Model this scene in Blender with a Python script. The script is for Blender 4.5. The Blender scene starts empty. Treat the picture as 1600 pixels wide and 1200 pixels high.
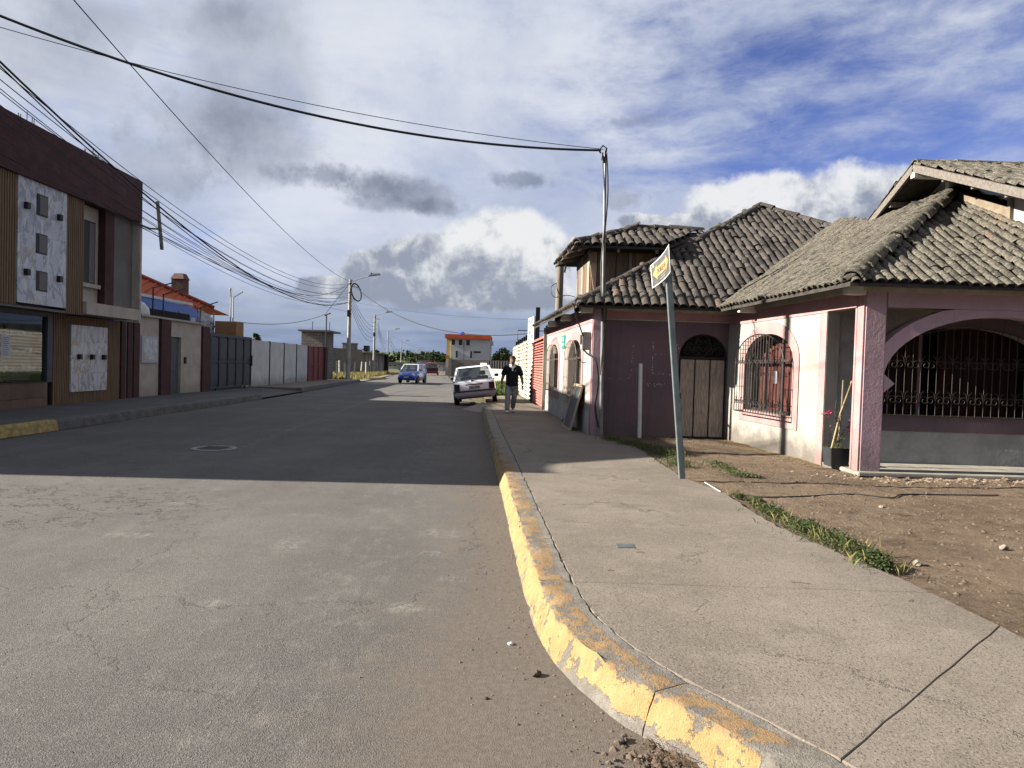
import bpy, bmesh, math, random
from mathutils import Vector, Matrix, noise
random.seed(7)
sc = bpy.context.scene
COL = sc.collection
R = math.radians

# ------------------------------------------------------------------ camera
CAM_Z = 1.6
ROLL = 0.030
PITCH = math.atan(29/1100)
cam_d = bpy.data.cameras.new('camera')
cam_d.sensor_width = 36.0
cam_d.lens = 36.0*1100/1600
cam_d.clip_start = 0.05
cam_d.clip_end = 6000
cam = bpy.data.objects.new('camera', cam_d)
COL.objects.link(cam)
_f = Vector((0, math.cos(PITCH), -math.sin(PITCH)))
_u = Vector((0, math.sin(PITCH), math.cos(PITCH)))
_r = Vector((1, 0, 0))
_rr = _r*math.cos(ROLL) + _u*math.sin(ROLL)
_uu = -_r*math.sin(ROLL) + _u*math.cos(ROLL)
M = Matrix((( _rr.x, _uu.x, -_f.x, 0), (_rr.y, _uu.y, -_f.y, 0), (_rr.z, _uu.z, -_f.z, CAM_Z), (0, 0, 0, 1)))
cam.matrix_world = M
sc.camera = cam

# ------------------------------------------------------------------ exposure
sc.view_settings.view_transform = 'Standard'
sc.view_settings.look = 'None'
sc.view_settings.gamma = 1.0
sc.view_settings.use_curve_mapping = False
EXPO = 2.0
sc.view_settings.exposure = EXPO
SUN_EL = R(25.0)
SUN_TRAVEL = Vector((1.0, 0.03, -math.tan(SUN_EL))).normalized()

# ------------------------------------------------------------------ sun
sun_d = bpy.data.lights.new('sun', 'SUN')
sun_d.energy = 5.0
sun_d.angle = R(0.53)
sun_d.color = (1.0, 0.93, 0.82)
sun = bpy.data.objects.new('sun', sun_d)
COL.objects.link(sun)
sun.location = (-40, 0, 30)
sun.rotation_mode = 'QUATERNION'
sun.rotation_quaternion = SUN_TRAVEL.to_track_quat('-Z', 'Y')

# ------------------------------------------------------------------ node helper
class NG:
    """tiny helper to write node trees as expressions"""
    def __init__(s, tree):
        s.t = tree
    def new(s, typ, **kw):
        n = s.t.nodes.new(typ)
        for k, v in kw.items():
            setattr(n, k, v)
        return n
    def put(s, sock, v):
        if hasattr(v, 'is_linked') or isinstance(v, bpy.types.NodeSocket):
            s.t.links.new(v, sock)
        elif v is not None:
            if isinstance(v, (tuple, list)) and len(v) == 3 and sock.type == 'RGBA':
                v = (*v, 1)
            sock.default_value = v
    def m(s, op, a, b=None, c=None, clamp=False):
        n = s.new('ShaderNodeMath', operation=op, use_clamp=clamp)
        s.put(n.inputs[0], a)
        if b is not None: s.put(n.inputs[1], b)
        if c is not None: s.put(n.inputs[2], c)
        return n.outputs[0]
    def step(s, v, lo, hi):
        n = s.new('ShaderNodeMapRange', interpolation_type='SMOOTHSTEP')
        s.put(n.inputs[0], v); n.inputs[1].default_value = lo; n.inputs[2].default_value = hi
        return n.outputs[0]
    def ramp(s, v, lo, hi, a=0.0, b=1.0):
        n = s.new('ShaderNodeMapRange')
        s.put(n.inputs[0], v); n.inputs[1].default_value = lo; n.inputs[2].default_value = hi
        n.inputs[3].default_value = a; n.inputs[4].default_value = b
        return n.outputs[0]
    def mix(s, f, a, b, mode='MIX'):
        n = s.new('ShaderNodeMix', data_type='RGBA', blend_type=mode)
        s.put(n.inputs[0], f); s.put(n.inputs[6], a); s.put(n.inputs[7], b)
        return n.outputs[2]
    def noise(s, vec, scale, detail=4, rough=0.55, dist=0.0, out=0):
        n = s.new('ShaderNodeTexNoise')
        if vec is not None: s.put(n.inputs['Vector'], vec)
        n.inputs['Scale'].default_value = scale; n.inputs['Detail'].default_value = detail
        n.inputs['Roughness'].default_value = rough; n.inputs['Distortion'].default_value = dist
        return n.outputs[out]
    def voro(s, vec, scale, feature='F1', out='Distance', rnd=1.0):
        n = s.new('ShaderNodeTexVoronoi', feature=feature)
        if vec is not None: s.put(n.inputs['Vector'], vec)
        n.inputs['Scale'].default_value = scale
        n.inputs['Randomness'].default_value = rnd
        return n.outputs[out]
    def map(s, vec, loc=(0, 0, 0), rot=(0, 0, 0), scale=(1, 1, 1)):
        n = s.new('ShaderNodeMapping')
        s.put(n.inputs[0], vec)
        n.inputs[1].default_value = loc; n.inputs[2].default_value = rot; n.inputs[3].default_value = scale
        return n.outputs[0]
    def sep(s, v):
        n = s.new('ShaderNodeSeparateXYZ'); s.put(n.inputs[0], v); return n.outputs
    def comb(s, x, y, z):
        n = s.new('ShaderNodeCombineXYZ')
        s.put(n.inputs[0], x); s.put(n.inputs[1], y); s.put(n.inputs[2], z)
        return n.outputs[0]
    def bump(s, h, dist=0.01, strength=1.0, normal=None):
        n = s.new('ShaderNodeBump')
        n.inputs['Distance'].default_value = dist; n.inputs['Strength'].default_value = strength
        s.put(n.inputs['Height'], h)
        if normal is not None: s.put(n.inputs['Normal'], normal)
        return n.outputs[0]

# ------------------------------------------------------------------ world: Nishita sky and procedural clouds
W = bpy.data.worlds.new('World')
sc.world = W
W.use_nodes = True
W.node_tree.nodes.clear()
g = NG(W.node_tree)
gen = g.new('ShaderNodeTexCoord').outputs['Generated']
sky = g.new('ShaderNodeTexSky', sky_type='NISHITA')
sky.sun_disc = False
sky.sun_elevation = SUN_EL
sky.sun_rotation = R(270)
sky.altitude = 2500
sky.air_density = 1.0
sky.dust_density = 0.6
sky.ozone_density = 2.0
SKY_STR = 0.05
K = 1.0/(2**EXPO)              # brightness of a cloud given as it should look
sx, sy, sz = g.sep(gen)
az = g.m('ARCTAN2', sx, sy)
el = g.m('ARCSINE', sz)
def px2ang(px, py):
    u, w = px-800, py-600
    uu = u*math.cos(ROLL)+w*math.sin(ROLL); ww = -u*math.sin(ROLL)+w*math.cos(ROLL)
    d = _r*uu/1100 + _f - _u*ww/1100
    d.normalize()
    return math.atan2(d.x, d.y), math.asin(d.z)
warp = g.noise(gen, 5.5, 7, 0.62)
warp2 = g.noise(g.map(gen, loc=(3.1, 1.7, .4)), 16, 6, 0.65)
wsum = g.m('ADD', g.m('MULTIPLY', g.m('SUBTRACT', warp, 0.5), 2.6), g.m('MULTIPLY', g.m('SUBTRACT', warp2, 0.5), 1.5))
warp3 = g.noise(g.map(gen, loc=(1.1, 5.7, 2.4)), 42, 5, 0.65)
wsum3 = g.m('ADD', g.m('MULTIPLY', g.m('SUBTRACT', warp2, 0.5), 3.4), g.m('MULTIPLY', g.m('SUBTRACT', warp3, 0.5), 2.4))
def blob(px, py, rx, ry, soft=0.55, k=1.0, tilt=0.0):
    a0, e0 = px2ang(px, py)
    da = g.m('SUBTRACT', az, a0); de = g.m('SUBTRACT', el, e0)
    if tilt:
        de = g.m('ADD', de, g.m('MULTIPLY', da, tilt))
    d = g.m('SQRT', g.m('ADD', g.m('POWER', g.m('DIVIDE', da, rx/1100), 2), g.m('POWER', g.m('DIVIDE', de, ry/1100), 2)))
    d = g.m('ADD', d, g.m('MULTIPLY', wsum if rx > 80 else wsum3, k))
    return g.step(g.m('SUBTRACT', 1.3, d), 0.0, soft)
def over(base, f, colr):
    return g.mix(f, base, colr)
def C(r, gg, b):
    return (r*K, gg*K, b*K, 1)
skyc = g.mix(1.0, sky.outputs[0], (SKY_STR*0.58, SKY_STR*0.54, SKY_STR*0.78, 1), 'MULTIPLY')
# thin high cloud veil, streaked, thinning out towards the upper right
streak = g.noise(g.map(gen, rot=(0, 0, .25), scale=(1.2, 1.6, 5.0)), 2.6, 8, 0.6, 0.25)
fine = g.noise(g.map(gen, rot=(0, 0.5, .2), scale=(3.0, 2.0, 7.0)), 3.5, 8, 0.65, 0.3)
a0, e0 = px2ang(1420, 60)
db = g.m('SQRT', g.m('ADD', g.m('POWER', g.m('DIVIDE', g.m('SUBTRACT', az, a0+0.12), 0.62), 2),
                    g.m('POWER', g.m('DIVIDE', g.m('SUBTRACT', el, e0), 0.36), 2)))
blue = g.step(db, 1.30, 0.45)          # 1 in the middle of the clear patch
cover = g.m('ADD', g.m('MULTIPLY', streak, 0.9), g.m('MULTIPLY', fine, 0.75))
cover = g.m('ADD', cover, g.m('SUBTRACT', 0.20, g.m('MULTIPLY', blue, 0.40)))
veil = g.step(cover, 0.40, 0.98)
tone = g.noise(g.map(gen, loc=(5, 2, 1), scale=(1, 1, 2.4)), 3.2, 7, 0.6, 0.4)
tone2 = g.step(tone, 0.36, 0.66)
veilc = g.mix(tone2, C(.50, .56, .71), C(.74, .78, .86))
sky1 = over(skyc, g.m('MULTIPLY', veil, 0.94), veilc)
# distant blue grey band above the horizon
band = g.step(g.m('ADD', el, g.m('MULTIPLY', wsum, 0.02)), 0.125, 0.045)
sky1 = over(sky1, g.m('MULTIPLY', band, 0.80), g.mix(g.step(g.noise(g.map(gen, scale=(1, 1, 8)), 4.0, 5), .4, .65), C(.15, .22, .38), C(.27, .34, .50)))
# bright white rims and cores, left side
for a in ((110, 60, 230, 70), (560, 60, 130, 70), (60, 330, 120, 90), (640, 150, 190, 70), (520, 190, 80, 60), (820, 90, 160, 60)):
    sky1 = over(sky1, g.m('MULTIPLY', blob(*a, soft=1.2), 0.48), C(.76, .79, .85))
shade = g.step(g.noise(g.map(gen, loc=(1, 4, 2)), 11, 6, .6), .35, .68)
grey = g.mix(shade, C(.22, .25, .33), C(.40, .44, .53))
for a in ((400, 110, 84, 104, .7, .5), (400, 220, 84, 56, .7, .5), (235, 262, 78, 40, .9, .6), (350, 40, 90, 34, 1., .7)):
    sky1 = over(sky1, g.m('MULTIPLY', blob(*a), 0.50), grey)
for a in ((60, 90, 90, 60, 1.2, .8), (160, 30, 90, 30, 1.2, .8), (290, 190, 70, 60, 1.2, .8)):
    sky1 = over(sky1, g.m('MULTIPLY', blob(*a), 0.45), grey)
dark = g.mix(shade, C(.15, .18, .26), C(.30, .34, .44))
for a in ((640, 302, 79, 24, .9, .38, .10), (590, 292, 60, 22, .9, .38), (685, 325, 50, 14, .9, .4), (610, 318, 76, 14, .9, .4), (495, 275, 60, 16, 1.1, .8), (815, 282, 60, 12, 1.2, .8)):
    sky1 = over(sky1, g.m('MULTIPLY', blob(*a), 0.62), dark)
for a in ((1000, 190, 50, 10, 1., 1.), (965, 315, 44, 18, 1.1, 1.)):
    sky1 = over(sky1, g.m('MULTIPLY', blob(*a), 0.45), grey)
# cumulus banks low over the horizon, bright tops and grey bellies
puff = g.noise(g.map(gen, loc=(2, 7, 3)), 19, 7, .6, .2)
def bank(sky1, parts, etop, ebot):
    f = None
    for a in parts:
        b_ = blob(*a, soft=.34, k=.55)
        f = b_ if f is None else g.m('MAXIMUM', f, b_)
    h = g.m('ADD', g.ramp(el, ebot, etop), g.m('MULTIPLY', g.m('SUBTRACT', puff, .5), 3.2))
    c = g.mix(g.step(h, 0.05, 0.95), C(.30, .34, .43), C(.86, .87, .88))
    return over(sky1, g.m('MULTIPLY', f, 0.95), c)
e1 = px2ang(700, 350)[1]; e2 = px2ang(700, 475)[1]
sky1 = bank(sky1, ((790, 395, 85, 50), (690, 425, 95, 45), (610, 425, 60, 28), (740, 455, 160, 26), (850, 420, 40, 45), (520, 450, 50, 14)), e1, e2)
e1 = px2ang(1250, 270)[1]; e2 = px2ang(1250, 400)[1]
sky1 = bank(sky1, ((1340, 320, 100, 48), (1210, 330, 110, 44), (1090, 352, 70, 16), (1010, 345, 40, 12)), e1, e2)
sky1 = over(sky1, g.m('MULTIPLY', blob(560, 500, 260, 12), 0.5), C(.42, .48, .60))
# dull ground colour below the horizon
below = g.step(el, 0.0, -0.03)
sky1 = over(sky1, below, C(.10, .10, .10))
bg = g.new('ShaderNodeBackground')
g.put(bg.inputs[0], sky1)
bg.inputs[1].default_value = 1.0
wo = g.new('ShaderNodeOutputWorld')
W.node_tree.links.new(bg.outputs[0], wo.inputs[0])

# ------------------------------------------------------------------ materials
MATS = {}
def mat(name, col, rough=0.85, var=0.25, scale=3.0, bump=0.0, bscale=60.0, bdist=0.004, metal=0.0, col2=None,
        patch=0.5, dirt=None, spec=0.3, coat=0.0, grime=0.0, objrand=0.0, stretch=None):
    """painted / mineral surface: two-tone noise, fine grain, optional dirt colour, per object variation"""
    if name in MATS: return MATS[name]
    m = bpy.data.materials.new(name); m.use_nodes = True
    t = m.node_tree; t.nodes.clear(); g = NG(t)
    pos = g.new('ShaderNodeNewGeometry').outputs['Position']
    tc = g.new('ShaderNodeTexCoord').outputs['Object']
    v = pos if stretch is None else g.map(pos, scale=stretch)
    b = g.new('ShaderNodeBsdfPrincipled')
    c2 = col2 or tuple(c*(1-var) for c in col)
    n = g.noise(v, scale, 6, 0.6)
    c = g.mix(g.step(n, 0.5-0.22*(1.2-patch), 0.5+0.22*(1.2-patch)), col, c2)
    n2 = g.noise(v, scale*17, 3, 0.6)
    c = g.mix(g.m('MULTIPLY', g.step(n2, .3, .75), var*0.5), c, tuple(x*0.6 for x in col))
    if dirt:
        dc, damt, dscale = dirt
        n3 = g.noise(g.map(pos, loc=(3, 1, 5)), dscale, 7, 0.68)
        c = g.mix(g.m('MULTIPLY', g.step(n3, .52, .72), damt), c, dc)
    if dirt or grime:
        dr_ = g.noise(g.map(pos, scale=(6.5, 6.5, .38)), 1.5, 6, .65)
        c = g.mix(g.m('MULTIPLY', g.step(dr_, .52, .70), .30), c, tuple(x*.45 for x in col))
        sp_ = g.noise(g.map(pos, loc=(9, 2, 4)), 17, 5, .75)
        c = g.mix(g.m('MULTIPLY', g.step(sp_, .64, .70), .45), c, (.16, .145, .13, 1))
    if grime:
        z = g.sep(pos)[2]
        gz = g.step(g.m('ADD', z, g.m('MULTIPLY', g.noise(pos, 3.5, 6, .7), -0.9)), 0.28, -0.25)
        c = g.mix(g.m('MULTIPLY', gz, grime), c, (0.10, 0.085, 0.07, 1))
    if objrand:
        oi = g.new('ShaderNodeObjectInfo').outputs['Random']
        c = g.mix(1.0, c, g.comb(*[g.ramp(oi, 0, 1, 1-objrand, 1+objrand)]*3), 'MULTIPLY')
    g.put(b.inputs['Base Color'], c)
    b.inputs['Roughness'].default_value = rough
    b.inputs['Metallic'].default_value = metal
    b.inputs['Specular IOR Level'].default_value = spec
    b.inputs['Coat Weight'].default_value = coat
    b.inputs['Coat Roughness'].default_value = 0.08
    if bump:
        h = g.m('ADD', g.noise(v, bscale, 4, .6), g.m('MULTIPLY', g.noise(v, bscale*.18, 4, .6), 1.5))
        g.put(b.inputs['Normal'], g.bump(h, bdist, bump))
    o = g.new('ShaderNodeOutputMaterial'); t.links.new(b.outputs[0], o.inputs[0])
    MATS[name] = m
    return m
def glass_mat(name, tint=(0.02, 0.025, 0.03), through=0.5, rough=0.03, refl=1.0):
    if name in MATS: return MATS[name]
    m = bpy.data.materials.new(name); m.use_nodes = True
    t = m.node_tree; t.nodes.clear(); g = NG(t)
    tr = g.new('ShaderNodeBsdfTransparent'); tr.inputs[0].default_value = (.75, .8, .8, 1)
    df = g.new('ShaderNodeBsdfDiffuse'); df.inputs[0].default_value = (*tint, 1)
    gl = g.new('ShaderNodeBsdfGlossy'); gl.inputs[0].default_value = (.9, .95, 1, 1); gl.inputs[1].default_value = rough
    fr = g.new('ShaderNodeFresnel'); bf_ = g.new('ShaderNodeNewGeometry').outputs['Backfacing']
    g.put(fr.inputs[0], g.ramp(bf_, 0, 1, 1.5, 1/1.5))
    m1 = g.new('ShaderNodeMixShader'); m1.inputs[0].default_value = through
    t.links.new(df.outputs[0], m1.inputs[1]); t.links.new(tr.outputs[0], m1.inputs[2])
    m2 = g.new('ShaderNodeMixShader'); g.put(m2.inputs[0], g.m('ADD', g.m('MULTIPLY', fr.outputs[0], refl), 0.01, clamp=True))
    t.links.new(m1.outputs[0], m2.inputs[1]); t.links.new(gl.outputs[0], m2.inputs[2])
    o = g.new('ShaderNodeOutputMaterial'); t.links.new(m2.outputs[0], o.inputs[0])
    MATS[name] = m
    return m

# ------------------------------------------------------------------ object helpers
def props(o, label=None, cat=None, group=None, kind=None):
    if label: o['label'] = label
    if cat: o['category'] = cat
    if group: o['group'] = group
    if kind: o['kind'] = kind
    return o
def thing(name, label, cat, loc=(0, 0, 0), group=None, rot=(0, 0, 0)):
    o = bpy.data.objects.new(name, None); COL.objects.link(o)
    o.empty_display_size = 0.2
    o.location = loc; o.rotation_euler = rot
    return props(o, label, cat, group)
def wloc(p):
    v = Vector((0, 0, 0))
    while p is not None:
        v = v + p.location; p = p.parent
    return v
class MB:
    def __init__(s): s.v = []; s.f = []; s.uv = {}
    def add(s, vs, fs):
        n = len(s.v); s.v += [tuple(x) for x in vs]; s.f += [tuple(i+n for i in f) for f in fs]
        return s
    def box(s, x0, y0, z0, x1, y1, z1, xf=None):
        vs = [(x, y, z) for z in (z0, z1) for x, y in ((x0, y0), (x1, y0), (x1, y1), (x0, y1))]
        if xf: vs = [xf(*p) for p in vs]
        flip = (x1-x0)*(y1-y0)*(z1-z0) < 0
        fs = [(0, 3, 2, 1), (4, 5, 6, 7), (0, 1, 5, 4), (1, 2, 6, 5), (2, 3, 7, 6), (3, 0, 4, 7)]
        if flip: fs = [f[::-1] for f in fs]
        return s.add(vs, fs)
    def bar(s, a, b, w, h=None, up=(0, 0, 1)):
        """rectangular bar from a to b"""
        h = h or w
        a, b = Vector(a), Vector(b); d = (b-a).normalized(); up = Vector(up)
        if abs(d.dot(up)) > .98: up = Vector((0, 1, 0))
        x = d.cross(up).normalized()*w/2; y = x.cross(d).normalized()*h/2
        vs = [p+i*x+j*y for p in (a, b) for i, j in ((-1, -1), (1, -1), (1, 1), (-1, 1))]
        return s.add(vs, [(0, 1, 2, 3), (7, 6, 5, 4), (0, 4, 5, 1), (1, 5, 6, 2), (2, 6, 7, 3), (3, 7, 4, 0)])
    def tube(s, pts, r, n=8, caps=True):
        pts = [Vector(p) for p in pts]
        rs = r if isinstance(r, (list, tuple)) else [r]*len(pts)
        base = len(s.v); prev = None
        for i, p in enumerate(pts):
            d = (pts[min(i+1, len(pts)-1)]-pts[max(i-1, 0)])
            d = d.normalized() if d.length > 1e-9 else Vector((0, 0, 1))
            if prev is None:
                x = d.orthogonal().normalized()
            else:
                x = prev-d*prev.dot(d)
                x = x.normalized() if x.length > 1e-6 else d.orthogonal().normalized()
            prev = x; y = d.cross(x)
            for k in range(n):
                a = 2*math.pi*k/n
                s.v.append(tuple(p+(x*math.cos(a)+y*math.sin(a))*rs[i]))
        for i in range(len(pts)-1):
            for k in range(n):
                a, b = base+i*n+k, base+i*n+(k+1) % n
                s.f.append((a, b, b+n, a+n))
        if caps:
            s.f.append(tuple(base+k for k in range(n))[::-1])
            e = base+(len(pts)-1)*n
            s.f.append(tuple(e+k for k in range(n)))
        return s
    def prism(s, poly, d):
        """polygon (3d points, ccw seen from the side it faces) extruded by -d behind"""
        n = len(poly); poly = [Vector(p) for p in poly]; d = Vector(d)
        vs = poly+[p+d for p in poly]
        fs = [tuple(range(n)), tuple(range(2*n-1, n-1, -1))]+[(i, i+n, (i+1) % n+n, (i+1) % n) for i in range(n)]
        return s.add(vs, fs)
    def strip(s, A, B, closed=False):
        """quads between two polylines"""
        n = len(A); base = len(s.v)
        s.v += [tuple(p) for p in A]+[tuple(p) for p in B]
        for i in range(n-1+(1 if closed else 0)):
            j = (i+1) % n
            s.f.append((base+i, base+j, base+n+j, base+n+i))
        return s
    def lathe(s, prof, c=(0, 0, 0), n=16, axis='z'):
        base = len(s.v); c = Vector(c)
        for r, h in prof:
            for k in range(n):
                a = 2*math.pi*k/n; x, y = r*math.cos(a), r*math.sin(a)
                p = {'z': (x, y, h), 'x': (h, x, y), 'y': (y, h, x)}[axis]
                s.v.append(tuple(c+Vector(p)))
        for i in range(len(prof)-1):
            for k in range(n):
                a, b = base+i*n+k, base+i*n+(k+1) % n
                s.f.append((a, b, b+n, a+n))
        s.f.append(tuple(base+k for k in range(n))[::-1])
        e = base+(len(prof)-1)*n
        s.f.append(tuple(e+k for k in range(n)))
        return s
    def mesh(s, name, mt=None, smooth=False, off=Vector((0, 0, 0))):
        me = bpy.data.meshes.new(name)
        me.from_pydata([tuple(Vector(v)-off) for v in s.v], [], s.f)
        if mt: me.materials.append(mt)
        if smooth:
            me.polygons.foreach_set('use_smooth', [True]*len(me.polygons))
        me.update()
        return me
    def build(s, name, mt, parent=None, smooth=False, local=False, fix=True, bevel=0, label=None):
        off = Vector((0, 0, 0)) if (local or parent is None) else wloc(parent)
        me = s.mesh(name, mt, smooth, off)
        if fix or bevel:
            bm = bmesh.new(); bm.from_mesh(me)
            if fix: bmesh.ops.recalc_face_normals(bm, faces=bm.faces)
            if bevel:
                es = [e for e in bm.edges if len(e.link_faces) == 2 and e.calc_face_angle(0) > 0.6]
                bmesh.ops.bevel(bm, geom=es, offset=bevel, segments=2, affect='EDGES', clamp_overlap=True)
            bm.to_mesh(me); bm.free()
        if smooth:
            try: me.set_sharp_from_angle(angle=R(40))
            except Exception: pass
        o = bpy.data.objects.new(name, me); COL.objects.link(o)
        if parent is not None: o.parent = parent
        if label: o['label'] = label
        return o
def piece(name, me, parent, Mw):
    """a repeated piece sharing mesh data, placed by its world matrix under an unrotated parent chain"""
    o = bpy.data.objects.new(name, me); COL.objects.link(o); o.parent = parent
    o.matrix_local = Matrix.Translation(-wloc(parent)) @ Mw
    return o
def origin_to(o, loc):
    """move a top-level mesh's origin to its base"""
    loc = Vector(loc)
    o.data.transform(Matrix.Translation(-loc)); o.location = loc
    return o
def structure(mb, name, mt, smooth=False, **kw):
    o = mb.build(name, mt, None, smooth, **kw); o['kind'] = 'structure'
    return o
ORD = ['first', 'second', 'third', 'fourth', 'fifth', 'sixth', 'seventh', 'eighth', 'ninth', 'tenth', 'eleventh', 'twelfth', 'thirteenth', 'fourteenth']
def frame(o, d):
    """wall frame: o=(x,y) start, d=(dx,dy) direction; returns f(s, n, z): n>0 is to the LEFT of d"""
    o = Vector((o[0], o[1])); d = Vector((d[0], d[1])).normalized(); nn = Vector((-d.y, d.x))
    return lambda s, n, z: (o.x+d.x*s+nn.x*n, o.y+d.y*s+nn.y*n, z)
def sag(a, b, k, n=20):
    a, b = Vector(a), Vector(b)
    return [a.lerp(b, i/n)-Vector((0, 0, 4*k*(i/n)*(1-i/n))) for i in range(n+1)]
def fbm(x, y, z=0.0, o=5):
    return noise.fractal(Vector((x, y, z)), 1.0, 2.0, o)
def copy_tree(o, parent=None):
    c = o.copy(); COL.objects.link(c); c.parent = parent
    for ch in list(o.children): copy_tree(ch, c)
    return c
def pt_in(x, y, poly):
    c = False; n = len(poly)
    for i in range(n):
        x1, y1 = poly[i]; x2, y2 = poly[(i+1) % n]
        if (y1 > y) != (y2 > y) and x < (x2-x1)*(y-y1)/(y2-y1)+x1: c = not c
    return c
def G(px, py, z=0.0):
    """world point on the level z that the photograph shows at a pixel (used to measure where things stand)"""
    u, w = px-800, py-600
    uu = u*math.cos(ROLL)+w*math.sin(ROLL); ww = -u*math.sin(ROLL)+w*math.cos(ROLL)
    d = _r*uu/1100 + _f - _u*ww/1100
    t = (z-CAM_Z)/d.z
    return Vector((d.x*t, d.y*t, z))
def P(px, py, Y):
    u, w = px-800, py-600
    uu = u*math.cos(ROLL)+w*math.sin(ROLL); ww = -u*math.sin(ROLL)+w*math.cos(ROLL)
    d = _r*uu/1100 + _f - _u*ww/1100
    t = Y/d.y
    return Vector((d.x*t, Y, CAM_Z+d.z*t))
SW = 0.18     # pavement height
# ================================================================== GROUND
def ground_mat():
    m = bpy.data.materials.new('field_ground'); m.use_nodes = True; t = m.node_tree; t.nodes.clear(); g = NG(t)
    pos = g.new('ShaderNodeNewGeometry').outputs['Position']
    b = g.new('ShaderNodeBsdfPrincipled'); b.inputs['Roughness'].default_value = .95; b.inputs['Specular IOR Level'].default_value = .1
    n = g.step(g.noise(pos, .06, 6, .6), .42, .6)
    n2 = g.step(g.noise(pos, 1.2, 6, .65), .38, .65)
    c = g.mix(n, (.10, .085, .055), (.085, .10, .035)); c = g.mix(n2, c, (.15, .125, .07))
    g.put(b.inputs['Base Color'], c)
    g.put(b.inputs['Normal'], g.bump(g.noise(pos, 6, 6, .7), .1, .6))
    o = g.new('ShaderNodeOutputMaterial'); t.links.new(b.outputs[0], o.inputs[0]); return m
mb = MB(); mb.add([(-1500, -60, -.06), (1500, -60, -.06), (1500, 2500, -.06), (-1500, 2500, -.06)], [(0, 1, 2, 3)])
structure(mb, 'ground', ground_mat())

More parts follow.
